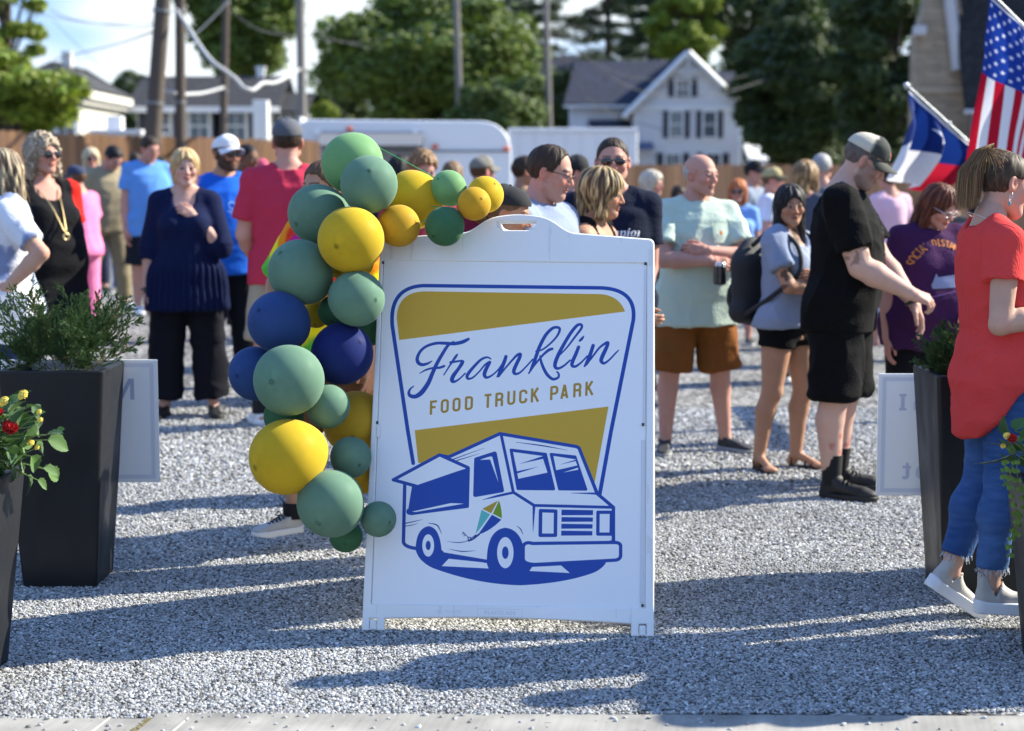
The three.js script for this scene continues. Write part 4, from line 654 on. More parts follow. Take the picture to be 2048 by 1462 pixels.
let personSeed = 100;
function person(o) {
  const far = o.z > 12.6, f = o.sex === 'f', seed = personSeed++, R = rng(seed);
  const foot = at(o.px, 500, o.z), gy = groundY(foot.x, -o.z), topY = at(o.px, o.top, o.z).y, s = o.H ?? (topY - gy - (o.extra ?? (o.cap ? 0.035 : o.hair && !['crop', 'thin'].includes(o.hair.style) ? 0.02 : 0.006)) + (o.stoop ?? 0) - (o.shoe?.kind === 'slip' ? 0.03 : 0.014));
  const g = thing('person', o.label, 'person', [foot.x, gy, -o.z], o.yaw * Math.PI / 180);
  const cell = o.cell ?? (o.z < 7.7 ? 0.0085 : o.z < 10 ? 0.0105 : far ? 0.019 : 0.0125), fat = o.fat ?? 0.15, lm = (f ? 0.9 : 1) * (o.limb ?? 1) * (1 + 0.28 * fat), D = Math.PI / 180;
  const add = (a, b, k = 1) => [a[0] + b[0] * k, a[1] + b[1] * k, a[2] + b[2] * k], norm = (a) => { const l = Math.hypot(...a); return a.map((v) => v / l); };
  // legs
  const legs = {}, hw = 0.052 * s * (f ? 1.04 : 1) * (1 + 0.15 * fat); let low = 9;
  for (const [k, sg] of [['L', 1], ['R', -1]]) {
    const q = o['leg' + k] ?? [[0.05, -1, 0.02], [0.03, -1, -0.03]], dir = (v) => norm([v[0] * sg, v[1], v[2]]), hip = [sg * hw, 0.52 * s, 0], knee = add(hip, dir(q[0]), 0.245 * s), ank = add(knee, dir(q[1]), 0.235 * s);
    legs[k] = { sg, hip, knee, ank, toe: (q[2] ?? 12) * D * sg, pitch: (q[3] ?? 0) * D }; low = Math.min(low, ank[1] - Math.max(0, Math.sin(legs[k].pitch)) * 0.09 * s);
  }
  const lift = (o.shoe?.lift ?? 0.045 * s + (o.shoe?.kind === 'slip' ? 0.02 : 0.008)) - low; for (const k of 'LR') for (const j of ['hip', 'knee', 'ank']) legs[k][j][1] += lift;
  const hipY = 0.52 * s + lift, M = new THREE.Matrix4().makeRotationFromEuler(new THREE.Euler((o.lean ?? 0) * D, (o.twist ?? 0) * D, (o.side ?? 0) * D, 'YXZ')).setPosition(0, hipY, 0), MI = M.clone().invert(), tv = V(0, 0, 0);
  const T = (x, y, z) => tv.set(x * s, (y - 0.52) * s, z * s).applyMatrix4(M).toArray(), TD = (v) => tv.set(...v).transformDirection(M).toArray();
  // arms
  const arms = {}, sw = (o.shoulder ?? (f ? 0.09 : 0.102)) * (1 + 0.1 * fat);
  for (const [k, sg] of [['L', 1], ['R', -1]]) {
    const q = o['arm' + k] ?? [[0.16, -1, -0.04], [0.06, -1, 0.16]], dir = (v) => TD(norm([v[0] * sg, v[1], v[2]])), sh = T(sg * sw, 0.797, -0.004), el = add(sh, dir(q[0]), 0.178 * s), wr = add(el, dir(q[1]), 0.152 * s), hd = q[2] ? dir(q[2]) : dir(q[1]);
    arms[k] = { sg, sh, el, wr, hd, pn: dir(q[3] ?? [-1, 0, 0.1]), pose: q[4] ?? 'relax' };
  }
  // head
  const hp = o.head ?? [0, 0, 0], half = new THREE.Matrix4().makeRotationFromEuler(new THREE.Euler(hp[1] * D * 0.55 + 0.1, hp[0] * D * 0.4, 0, 'YXZ')), whole = new THREE.Matrix4().makeRotationFromEuler(new THREE.Euler(hp[1] * D, hp[0] * D, (hp[2] ?? 0) * D, 'YXZ'));
  const RM = M.clone().setPosition(0, 0, 0), nb = V(...T(0, 0.832, -0.01)), hc = nb.clone().add(V(0, 0.05 * s, 0.004 * s).applyMatrix4(half).applyMatrix4(RM)).add(V(0, 0.043 * s, 0.012 * s).applyMatrix4(whole).applyMatrix4(RM)), hs = 0.13 * s / 0.23 * (o.headK ?? 1.02), HM = RM.clone().multiply(whole).scale(V(hs, hs, hs)).setPosition(hc);
  // bounds
  const pts = [...['L', 'R'].flatMap((k) => [legs[k].hip, legs[k].knee, legs[k].ank, arms[k].sh, arms[k].el, arms[k].wr]), T(0, 0.84, 0), T(0.12, 0.6, 0.12), T(-0.12, 0.6, -0.1), [0, 0, 0.1], [0, 0, -0.1]], pad = 0.12 * s + 0.07 * fat + (o.pad ?? 0), lo = [0, 1, 2].map((i) => Math.min(...pts.map((p) => p[i])) - pad), hi = [0, 1, 2].map((i) => Math.max(...pts.map((p) => p[i])) + pad); lo[1] = -0.03; const ALL = [...lo, ...hi];
  // torso rings in its own frame (metres)
  const bell = (y, c, w) => Math.exp(-((y - c) ** 2) / (2 * w * w)), base = f ? [[0.455, 0.083, 0.073, -0.006], [0.5, 0.104, 0.083, -0.012], [0.55, 0.096, 0.075, -0.002], [0.61, 0.077, 0.06, 0.004], [0.66, 0.081, 0.063, 0.004], [0.72, 0.09, 0.07, 0.006], [0.765, 0.09, 0.06, -0.002], [0.805, 0.078, 0.046, -0.008], [0.83, 0.045, 0.036, -0.01]] : [[0.455, 0.08, 0.072, -0.005], [0.5, 0.096, 0.079, -0.008], [0.55, 0.093, 0.073, 0], [0.61, 0.088, 0.067, 0.005], [0.66, 0.093, 0.07, 0.004], [0.72, 0.103, 0.075, 0], [0.77, 0.104, 0.067, -0.004], [0.805, 0.088, 0.05, -0.008], [0.832, 0.048, 0.038, -0.01]];
  const torso = (e, drape = 0, hem, flare = 0) => {
    let r = base.map(([y, rx, rz, cz]) => { const b = bell(y, 0.6, 0.075) * fat, c = bell(y, 0.74, 0.06) * fat * 0.5; return [(y - 0.52) * s, (rx + 0.05 * b + 0.02 * c) * s + e, (rz + 0.062 * b + 0.02 * c) * s + e, (cz + 0.032 * b + (o.belly ?? 0) * bell(y, 0.59, 0.05)) * s, 0]; });
    if (drape) { let mx = 0, mz = 0, c0 = 0; for (let i = r.length - 2; i >= 0; i--) { if (base[i][0] > 0.78) continue; mx = Math.max(mx * (1 - 0.02 * (1 - drape)), r[i][1]); mz = Math.max(mz * (1 - 0.02 * (1 - drape)), r[i][2]); r[i][1] = lerp(r[i][1], mx, drape); r[i][2] = lerp(r[i][2], mz, drape); } }
    if (hem !== undefined) { const y = (hem - 0.52) * s; if (y < r[0][0]) { const q = r[0]; r.unshift([y, q[1] + flare, q[2] + flare, q[3], 0]); } r = r.map((q) => (flare && q[0] > y && q[0] < 0.1 * s ? [q[0], q[1] + flare * sstep(0.1 * s, y, q[0]), q[2] + flare * sstep(0.1 * s, y, q[0]), q[3], 0] : q)); }
    return r;
  };
  const bust = f ? (o.bust ?? 1) : 0, bustAt = (k, e) => ell(T(k * 0.045, 0.712, 0.05 + 0.01 * bust), [0.041 * s + e, 0.043 * s + e, 0.036 * s * bust + e]);
  // the body
  const F = new Field(lo, hi, cell), P = (q, k) => F.put(...q, k);
  P(loft(torso(0), MI, ALL), 0);
  if (bust) for (const k of [-1, 1]) P(bustAt(k, -0.002), 0.03);
  P(cone(T(0, 0.815, -0.014), T(0, 0.85, -0.008), 0.04 * s, 0.034 * s), 0.03);
  const hn = V(0, -0.1, -0.034).applyMatrix4(HM).toArray(); P(cone(T(0, 0.825, -0.01), hn, 0.034 * s * (f ? 0.86 : 1.04), 0.031 * s * (f ? 0.86 : 1.04)), 0.015);
  for (const k of 'LR') {
    const a = arms[k], l = legs[k], u = add(a.sh, [a.el[0] - a.sh[0], a.el[1] - a.sh[1], a.el[2] - a.sh[2]], 0.35), w = add(a.el, [a.wr[0] - a.el[0], a.wr[1] - a.el[1], a.wr[2] - a.el[2]], 0.3);
    P(cone(T(a.sg * 0.018, 0.842, -0.012), T(a.sg * 0.075, 0.812, -0.01), 0.026 * s, 0.024 * s), 0.025); P(cone(T(a.sg * 0.05, 0.802, -0.008), a.sh, 0.034 * s, 0.033 * s * lm), 0.03); P(cone(a.sh, u, 0.0335 * s * lm, 0.032 * s * lm), 0.02); P(cone(u, a.el, 0.032 * s * lm, 0.0255 * s * lm), 0.01); P(cone(a.el, w, 0.0255 * s * lm, 0.0272 * s * lm), 0.01); P(cone(w, a.wr, 0.0272 * s * lm, 0.0165 * s * Math.sqrt(lm)), 0.01); P(cone(a.wr, add(a.wr, a.hd, 0.012 * s), 0.0165 * s * Math.sqrt(lm), 0.015 * s), 0.008);
    const lk = (o.legK ?? 1) * (1 + 0.15 * fat) * (f ? 1.04 : 1), m = add(l.knee, [l.ank[0] - l.knee[0], l.ank[1] - l.knee[1], l.ank[2] - l.knee[2]], 0.3), n = norm([l.ank[0] - l.knee[0], l.ank[1] - l.knee[1], l.ank[2] - l.knee[2]]), bk = [0, n[2], -n[1]].map((v) => v * -1), cv = add(m, [0, -n[2] * 0, -1], 0.011 * s);
    P(cone([l.hip[0] * 1.05, l.hip[1] - 0.0 * s, l.hip[2]], l.knee, 0.06 * s * lk, 0.034 * s * lk), 0.03); P(cone(l.knee, cv, 0.033 * s * lk, 0.033 * s * lk), 0.012); P(cone(cv, l.ank, 0.033 * s * lk, 0.0195 * s * lk), 0.015); P(ell(add(l.knee, [0, 0, 0.008 * s]), [0.027 * s * lk, 0.034 * s * lk, 0.03 * s * lk]), 0.012);
    const fw = (z, y) => { const c = Math.cos(l.pitch), q = Math.sin(l.pitch), yy = y * c - z * q, zz = y * q + z * c; return [l.ank[0] + Math.sin(l.toe) * zz * s, l.ank[1] + yy * s, l.ank[2] + Math.cos(l.toe) * zz * s]; };
    const sd = o.shoe?.kind === 'sandal', fk = sd ? 0.86 : 0.62; l.fw = fw; P(cone(l.ank, fw(-0.018, -0.026), 0.0195 * s, 0.02 * s * fk), 0.012); P(cone(l.ank, fw(sd ? 0.08 : 0.05, -0.03), 0.019 * s * fk, 0.0145 * s * fk), 0.01); if (sd) P(ell(fw(0.088, -0.033), [0.024 * s, 0.011 * s, 0.028 * s]), 0.012);
  }
  if (o.bodyMore) o.bodyMore({ P, T, s, add, arms, legs, cone, ell });
  const skin = o.skin ?? [0.44, 0.26, 0.19], bodyS = paint(F.mesh(), (x, y, z) => { const n = 0.9 + 0.13 * noise(x * 14, y * 14, z * 14) + 0.07 * noise(x * 55, y * 55, z * 55); let c = [skin[0] * n, skin[1] * n * (0.97 + 0.06 * noise(x * 30, y * 30, z * 30)), skin[2] * n]; for (const k of 'LR') { const e = arms[k].el; if (Math.hypot(x - e[0], y - e[1], z - e[2]) < 0.045) c = [c[0], c[1] * 0.93, c[2] * 0.92]; } return o.ink ? o.ink(c, x, y, z, { arms, legs, T, s }) : c; });
  const parts = [bodyS], hsz = 0.112 * s / 0.2 * (f ? 0.92 : 1.02);
  for (const k of 'LR') {
    const a = arms[k], y = V(...a.hd), z = V(...a.pn); z.addScaledVector(y, -z.dot(y)).normalize(); const x = y.clone().cross(z), m = new THREE.Matrix4().makeBasis(x, y, z); if (k === 'L') m.scale(V(-1, 1, 1)); m.scale(V(hsz, hsz, hsz)).setPosition(...add(a.wr, a.hd, 0.004 * s));
    a.handM = m; parts.push(paint(moved(handShape(a.pose), m, k === 'L'), (px, py, pz) => { const n = 0.92 + 0.14 * noise(px * 60, py * 60, pz * 60); return [skin[0] * n, skin[1] * n * 0.93, skin[2] * n * 0.9]; }));
  }
  const hd = headShape({ ...o.face, sex: o.sex, skin, hcell: far ? 0.0062 : o.z > 9.8 ? 0.0048 : 0.0038 }); parts.push(moved(hd.s, HM));
  obj('body', soup(parts), SKIN, g);
  const ctx = { g, T, TD, M, MI, s, arms, legs, HM, hs, F, ALL, lo, hi, cell, add, R, torso, bustAt, o, hipY, hc };
  const put = (name, geo, mat, par) => { const m = obj(name, geo, mat, par ?? g); return m; }, onHead = (name, geo, mat, par) => { const m = obj(name, geo, mat, par ?? g); if (!par) m.applyMatrix4(HM); return m; };
  ctx.put = put; ctx.onHead = onHead;
  // folds: soft ridges that run along the body
  const folds = (amp, fx = 9, fy = 4) => (x, y, z) => { const w = noise(x * 3 + seed, y * 3, z * 3) * 2.5, n = 1 - Math.abs(2 * noise(x * fx + w + seed, y * fy + x * 3 + w, z * fx) - 1), m = 1 - Math.abs(2 * noise(x * 4 - y * 8 + seed, y * 9 + x * 5, z * 4 + 5) - 1); return amp * (n * n - 0.45) + amp * 0.6 * (m * m - 0.4); };
  // ---- shirt
  const sh = o.shirt, pn0 = o.pants;
  if (sh) {
    const e = sh.ease ?? 0.012, C = new Field(lo, hi, cell), hem = sh.hem ?? 0.47, rings = torso(e, sh.drape ?? 0.7, hem - (sh.low ?? 0.02), sh.flare ?? 0);
    C.put(...loft(rings, MI, ALL), 0); if (bust) for (const k of [-1, 1]) C.put(...bustAt(k, e * 0.8), 0.035);
    C.put(...cone(T(0, 0.8, -0.01), T(0, 0.832, -0.01), 0.05 * s + e * 0.5, 0.042 * s), 0.03);
    for (const k of 'LR') { const a = arms[k]; C.put(...cone(T(a.sg * 0.03, 0.832, -0.012), T(a.sg * 0.075, 0.812, -0.01), 0.026 * s + 0.008, 0.025 * s + 0.008), 0.02); C.put(...cone(T(a.sg * 0.045, 0.802, -0.008), a.sh, 0.035 * s + e * 0.5, 0.0335 * s * lm + e * 0.6), 0.03); }
    if (sh.tank) { for (const k of 'LR') { const a = arms[k]; C.put(...cone(add(a.sh, TD([a.sg, 0, 0]), 0.012 * s), add(a.el, TD([a.sg, 0, 0]), 0.08 * s), 0.05 * s, 0.06 * s), 0.01, true); } }
    if (hem < 0.53 && pn0) for (const k of 'LR') { const l = legs[k]; C.put(...cone([l.hip[0] * 1.05, l.hip[1], l.hip[2]], add(l.hip, [l.knee[0] - l.hip[0], l.knee[1] - l.hip[1], l.knee[2] - l.hip[2]], hem < 0.4 ? 0.7 : 0.45), 0.062 * s * (o.legK ?? 1) * (1 + 0.15 * fat) + Math.max(e, (pn0.ease ?? 0.012)) + 0.004, 0.055 * s * (o.legK ?? 1) + Math.max(e, (pn0.ease ?? 0.012)) + 0.008), 0.04); }
    C.clip((x, y, z) => { tv.set(x, y, z).applyMatrix4(MI); const yy = (hem - 0.52) * s + (sh.hemF ? sh.hemF(tv.x / s, tv.z / s) * s : 0) + 0.006 * (noise(x * 9 + seed, z * 9) - 0.5); return yy - tv.y; });
    const sl = sh.sleeve ?? 0.62, ee = sh.sleeveEase ?? e;
    if (sl > 0) for (const k of 'LR') {
      const a = arms[k], along = (t) => (t <= 1 ? add(a.sh, [a.el[0] - a.sh[0], a.el[1] - a.sh[1], a.el[2] - a.sh[2]], t) : add(a.el, [a.wr[0] - a.el[0], a.wr[1] - a.el[1], a.wr[2] - a.el[2]], t - 1)), seg = (t0, t1, r0, r1) => { const A = along(t0), B = along(t1), d = norm([B[0] - A[0], B[1] - A[1], B[2] - A[2]]), q = cone(A, add(B, d, 0.05), r0, r1 + (r1 - r0) * 0.3); return [(x, y, z) => Math.max(q[0](x, y, z), (x - B[0]) * d[0] + (y - B[1]) * d[1] + (z - B[2]) * d[2]), q[1]]; };
      C.put(...seg(0, Math.min(sl, 1), 0.034 * s * lm + ee * 0.55, lerp(0.0335, 0.029, Math.min(sl, 1)) * s * lm + ee * 1.15), 0.02);
      if (sl > 1) C.put(...seg(1, sl, 0.028 * s * lm + ee, 0.024 * s * lm + ee * 1.1), 0.02);
    }
    const nr = (sh.neck ?? 0.045) * s; C.put(...cone(T(0, 0.838, -0.012 + (sh.scoop ? 0.012 : 0)), T(0, 0.93, 0.01), nr, nr * 1.3), 0.004, true); if (sh.scoop) C.put(...ell(T(0, 0.825, 0.055), [sh.scoop[0] * s, sh.scoop[1] * s, 0.06 * s]), 0.004, true);
    const col = typeof sh.col === 'string' ? lin(sh.col) : sh.col, paintS = paint(C.mesh(), (x, y, z) => { const n = 0.94 + 0.1 * noise(x * 6 + seed, y * 6, z * 6); const c = col.map((v) => v * n); return sh.paint ? sh.paint(c, x, y, z, ctx) : c; });
    put(sh.name ?? 'shirt', soup([paintS], sh.disp ? (x, y, z, a, b, c) => sh.disp(x, y, z, ctx) : folds(sh.folds ?? 0.011)), sh.mat ?? CLOTH); ctx.shirt = C;
  }
  // ---- trousers, shorts
  const pn = o.pants;
  if (pn) {
    const e = pn.ease ?? 0.012, C = new Field(lo, hi, cell), hem = pn.hem ?? 1.9, lk = (o.legK ?? 1) * (1 + 0.15 * fat), y1 = ((pn.waist ?? 0.59) - 0.52) * s;
    const rings = torso(pn.tight ? 0.01 : sh ? 0.003 : e * 0.8); C.put(...loft(rings, MI, ALL), 0); C.clip((x, y, z) => { tv.set(x, y, z).applyMatrix4(MI); return tv.y - y1; });
    for (const k of 'LR') {
      const l = legs[k], along = (t) => (t <= 1 ? add(l.hip, [l.knee[0] - l.hip[0], l.knee[1] - l.hip[1], l.knee[2] - l.hip[2]], t) : add(l.knee, [l.ank[0] - l.knee[0], l.ank[1] - l.knee[1], l.ank[2] - l.knee[2]], t - 1)), cut = (q, t0, t1) => { const A = along(t0), B = along(t1), d = norm([B[0] - A[0], B[1] - A[1], B[2] - A[2]]); return [(x, y, z) => Math.max(q[0](x, y, z), (x - B[0]) * d[0] + (y - B[1]) * d[1] + (z - B[2]) * d[2]), q[1]]; };
      const h1 = Math.min(hem, 1), r0 = (pn.tight ? 0.062 : 0.061) * s * lk + e * (pn.tight ? 1.2 : 0.6), r1 = (pn.tight ? 0.036 : 0.046) * s * lk + e * (hem <= 1.2 ? 1.5 : 0.8);
      C.put(...cut(cone(pn.tight ? [l.hip[0] * 1.05, l.hip[1], l.hip[2]] : along(0), add(along(h1), norm([l.knee[0] - l.hip[0], l.knee[1] - l.hip[1], l.knee[2] - l.hip[2]]), 0.06), r0, lerp(r0, r1, h1)), 0, h1), 0.035);
      if (hem > 1) { const r2 = (pn.tight ? 0.0235 : 0.034) * s * lk + e * (pn.wide ?? 1), A = along(1), B = along(hem), bt = [0, 0, -0.009 * s]; C.put(...cut(cone(A, add(B, norm([B[0] - A[0], B[1] - A[1], B[2] - A[2]]), 0.04), r1, r2), 1, hem), 0.02); if (pn.tight) C.put(...cut(cone(A, add(along(1.35), bt), 0.036 * s * lk + e, 0.036 * s * lk + e), 1, 1.9), 0.02), C.put(...cut(cone(add(along(1.3), bt), add(along(hem), norm([B[0] - A[0], B[1] - A[1], B[2] - A[2]]), 0.04), 0.0355 * s * lk + e, 0.025 * s * lk + e), 1, hem), 0.02); }
    }
    const col = typeof pn.col === 'string' ? lin(pn.col) : pn.col; put(pn.name ?? (hem < 1.3 ? 'shorts' : 'trousers'), soup([paint(C.mesh(), (x, y, z) => { const n = 0.9 + 0.18 * noise(x * 8 + seed, y * 5, z * 8); const c = col.map((v) => v * n); return pn.paint ? pn.paint(c, x, y, z, ctx) : c; })], folds(pn.folds ?? 0.008, 8, pn.fy ?? 6)), CLOTH); ctx.pants = C;
  }
  // ---- shoes and socks
  const so = o.shoe ?? {}, kind = so.kind ?? 'sneaker', sc = 0.152 * s / 0.275 * (f ? 0.98 : 1.03) * (so.k ?? 1);
  if (!o.noFeet) for (const k of 'LR') {
    const l = legs[k], q = shoeShape(kind), m = new THREE.Matrix4().makeRotationFromEuler(new THREE.Euler(l.pitch, l.toe, 0, 'YXZ')), base = V(0, -(0.045 * s + (kind === 'slip' ? 0.02 : 0.008)), 0.018 * s).applyMatrix4(m).add(V(...l.ank)); m.scale(V(sc * (k === 'L' ? 1 : -1), sc, sc)).setPosition(base);
    const c1 = lin(so.col ?? '#1c1c1e'), c2 = lin(so.sole ?? '#d8d8d6'), fl = k === 'R';
    const u = obj('shoe', soup([paint(moved(q.up, m, fl), (x, y, z) => { const n = 0.9 + 0.2 * noise(x * 40, y * 40, z * 40); return c1.map((v) => v * n); })]), SHOE, g); obj('sole', soup([paint(moved(q.sole, m, fl), () => c2)]), SHOE, u);
    if (so.laces) { const lg = []; for (let i = 0; i < 5; i++) { const z = 0.03 + i * 0.017, y = 0.088 - i * 0.007; lg.push(tube([V(-0.024, y - 0.012, z), V(0, y, z + 0.004), V(0.024, y - 0.012, z + 0.008)], 0.0028, 6, 4), tube([V(0.024, y - 0.012, z), V(0, y + 0.002, z + 0.004), V(-0.024, y - 0.012, z + 0.008)], 0.0028, 6, 4)); } for (const w of [-1, 1]) lg.push(tube([V(0, 0.09, 0.03), V(w * 0.02, 0.105, 0.035), V(w * 0.035, 0.085, 0.045), V(w * 0.01, 0.088, 0.035)], 0.0026, 10, 4)); obj('lace', merge(lg).applyMatrix4(m), std(lin(so.laces), 0.9), u); }
    if (so.sock) { const d = [l.knee[0] - l.ank[0], l.knee[1] - l.ank[1], l.knee[2] - l.ank[2]]; obj('sock', rod(V(...add(l.ank, d, -0.05)), V(...add(l.ank, d, so.sockH ?? 0.2)), 0.026 * s, 0.0285 * s, 16), std(lin(so.sock), 0.95), g); }
    l.shoeM = m;
  }
  // ---- hair, cap, glasses
  const hh = o.hair;
  if (hh) { const st = { ...HL[hh.style], ...hh }; if (o.cap) { st.t = Math.min(st.t, 0.008); } onHead('hair', hairShape(o.face ?? {}, st, hh.col, far ? 0.0075 : o.z > 9.8 ? 0.0058 : 0.0044), HAIR);
    if (!far && !o.cap && !['thin', 'crop'].includes(hh.style)) {             // single hairs standing off the mass
      const src = g.children[g.children.length - 1].geometry, sp = src.attributes.position, sn = src.attributes.normal, long = ['bob', 'long', 'swept', 'curly'].includes(hh.style), L = long ? 0.055 : 0.016, curl = hh.style === 'curly' ? 0.012 : 0.003;
      onHead('loose_strands', strands(long ? 900 : 500, seed, (q) => { const i = Math.floor(q() * sp.count); return { p: V(sp.getX(i), sp.getY(i), sp.getZ(i)), n: V(sn.getX(i), sn.getY(i), sn.getZ(i)), l: L * (0.4 + q()), a: q() * 6.28, d: q() * q() }; }, (r, t) => r.p.clone().addScaledVector(r.n, -0.003 + r.l * (0.15 + 0.35 * r.d) * t).add(V(Math.sin(r.a + t * 5) * curl * t, -r.l * t * (0.5 + 0.5 * t) * (long ? 1 : 0.6), Math.cos(r.a + t * 5) * curl * t)), hh.col, hh.light ?? hh.col.map((v) => v * 2 + 0.02), 0.0008), HAIR);
    }
  }
  if (o.cap) makeCap(ctx, o.cap);
  if (o.glasses) makeGlasses(ctx, o.glasses);
  o.more?.(ctx); return ctx;
}
function makeCap({ onHead }, c) {
  const k = c.back ? -1 : 1, tilt = c.tilt ?? -0.1, dome = new THREE.SphereGeometry(1, 40, 20, 0, 6.2832, 0, 1.62), p = dome.attributes.position, C = [], col = lin(c.col), fc = lin(c.front ?? c.col);
  for (let i = 0; i < p.count; i++) {
    let x = p.getX(i), y = p.getY(i), z = p.getZ(i); const a = Math.atan2(x, z), seam = 1 - 0.012 * Math.exp(-((((a / 6.2832 * 6 + 6) % 1) - 0.5) ** 2) / 0.002) * (y > 0.05 ? 1 : 0);
    const front = sstep(-0.1, 0.35, z) * sstep(0, 0.5, y); C.push(...(z > 0.1 ? fc : col)); p.setXYZ(i, x * 0.089 * seam, (y > 0 ? y * 0.083 + front * 0.012 : y * 0.06) * seam, z * 0.108 * seam);
  }
  dome.setAttribute('color', new THREE.Float32BufferAttribute(C, 3)); dome.computeVertexNormals();
  const inner = dome.clone(); inner.scale(0.97, 0.97, 0.97);
  const m = new THREE.Matrix4().makeTranslation(0, 0.046, -0.014).multiply(new THREE.Matrix4().makeRotationX(tilt)).multiply(new THREE.Matrix4().makeRotationY(k < 0 ? Math.PI : 0)), put = (g) => g.applyMatrix4(m);
  const cap = onHead('cap', put(dome), phys([1, 1, 1], 0.9, { vertexColors: true, bumpMap: clothBump, bumpScale: 0.002, side: THREE.DoubleSide }));
  const n = 20, r = 8, P = [], I = []; for (const s of [0, 1]) for (let i = 0; i <= n; i++) for (let j = 0; j <= r; j++) { const a = (i / n * 2 - 1) * 1.3, t = j / r, L = 0.075 * Math.pow(Math.cos(a * 0.9), 0.6), R0 = 0.1, x = Math.sin(a) * (0.085 + 0.006 * t), z = Math.cos(a) * R0 + L * t; P.push(x, -0.004 - x * x * 4.2 * (0.4 + 0.6 * t) - 0.016 * t - s * 0.0035, z); }
  const st = (n + 1) * (r + 1); for (let i = 0; i < n; i++) for (let j = 0; j < r; j++) { const a = i * (r + 1) + j; I.push(a, a + 1, a + r + 1, a + 1, a + r + 2, a + r + 1, st + a, st + a + r + 1, st + a + 1, st + a + 1, st + a + r + 1, st + a + r + 2); }
  for (let i = 0; i < n; i++) { const a = i * (r + 1) + r, b = a + r + 1; I.push(a, a + st, b, b, a + st, b + st); }
  const bg = new THREE.BufferGeometry(); bg.setAttribute('position', new THREE.Float32BufferAttribute(P, 3)); bg.setIndex(I); bg.computeVertexNormals();
  obj('brim', put(bg), phys(lin(c.brim ?? c.col), 0.85, { side: THREE.DoubleSide }), cap); obj('button', put(new THREE.SphereGeometry(0.007, 10, 6).translate(0, 0.083, 0)), std(lin(c.brim ?? c.col), 0.9), cap);
  if (c.logo) { const [w, h, draw] = c.logo; patch(cap, 'emblem', w, h, clearTex(128, 96, draw), (u, v) => { const a = u / 0.1, y = 0.033 + v, q = Math.sqrt(Math.max(0, 1 - (y / 0.092) ** 2)) * 1.012; return V(Math.sin(a) * 0.089 * q, y + 0.002, Math.cos(a) * 0.1085 * q + 0.002).applyMatrix4(m); }, 8); }
}
function makeGlasses({ onHead }, kind) {
  const w = 0.033, dark = kind === 'sun' || kind === 'aviator', fm = kind === 'clear' ? METAL : BLACKP, lm = dark ? DARKGLASS : fm;
  const a = onHead(dark ? 'sunglasses' : 'glasses', tube([V(-0.012, 0.003, 0.103), V(0, 0.007, 0.106), V(0.012, 0.003, 0.103)], 0.0025, 6, 5), fm);
  for (const k of [-1, 1]) {
    obj(dark ? 'lens' : 'lens_frame', kind === 'sun' ? new THREE.SphereGeometry(1, 18, 12).scale(0.029, 0.0185, 0.006).rotateY(k * 0.28).rotateZ(-k * 0.08).translate(k * w, -0.001, 0.098) : kind === 'aviator' ? new THREE.SphereGeometry(1, 18, 12).scale(0.028, 0.024, 0.005).rotateY(k * 0.22).translate(k * w, -0.004, 0.097) : new THREE.TorusGeometry(1, 0.1, 6, 24).scale(0.025, 0.017, 0.012).rotateY(k * 0.2).translate(k * w, -0.002, 0.098), lm, a);
    obj('temple', tube([V(k * 0.058, 0.006, 0.09), V(k * 0.079, 0.008, 0.05), V(k * 0.083, 0.006, -0.005), V(k * 0.081, -0.012, -0.022)], 0.0026, 14, 5), fm, a);
  }
}
// print on the front (or back) of a shirt: a flat sheet let down onto the cloth
function shirtPrint(ctx, name, cx, cy, w, h, tex, back = false, n = 14) {
  const { T, TD, s, shirt, g } = ctx, d = TD([0, 0, back ? -1 : 1]);
  patch(g, name, w, h, tex, (u, v) => { const p = T(cx + (back ? -u : u) / s, cy + v / s, 0); let t = 0.25, k = 0; for (; t > 0; t -= 0.004) { k = shirt.sample(p[0] + d[0] * t, p[1] + d[1] * t, p[2] + d[2] * t); if (k < 0) break; } t += 0.0125; return V(p[0] + d[0] * t, p[1] + d[1] * t, p[2] + d[2] * t); }, n);
}
const SK = { fair: [0.5, 0.3, 0.225], tan: [0.42, 0.225, 0.14], pink: [0.48, 0.25, 0.19], deep: [0.16, 0.08, 0.05], mid: [0.34, 0.18, 0.115] };
const BLOND = [0.5, 0.36, 0.16], DKBR = [0.035, 0.022, 0.014], BR = [0.1, 0.055, 0.028], BLK = [0.012, 0.011, 0.012], GREY = [0.32, 0.31, 0.3], RED = [0.3, 0.08, 0.025];
const CROSS = { armL: [[0.2, -0.86, 0.56], [-0.92, 0.16, 0.3], [-0.9, 0.1, -0.1], [0, -0.3, -1], 'hold'], armR: [[0.2, -0.84, 0.5], [-0.9, -0.02, 0.42], [-0.9, -0.15, 0.1], [0, -0.5, -1], 'hold'] };
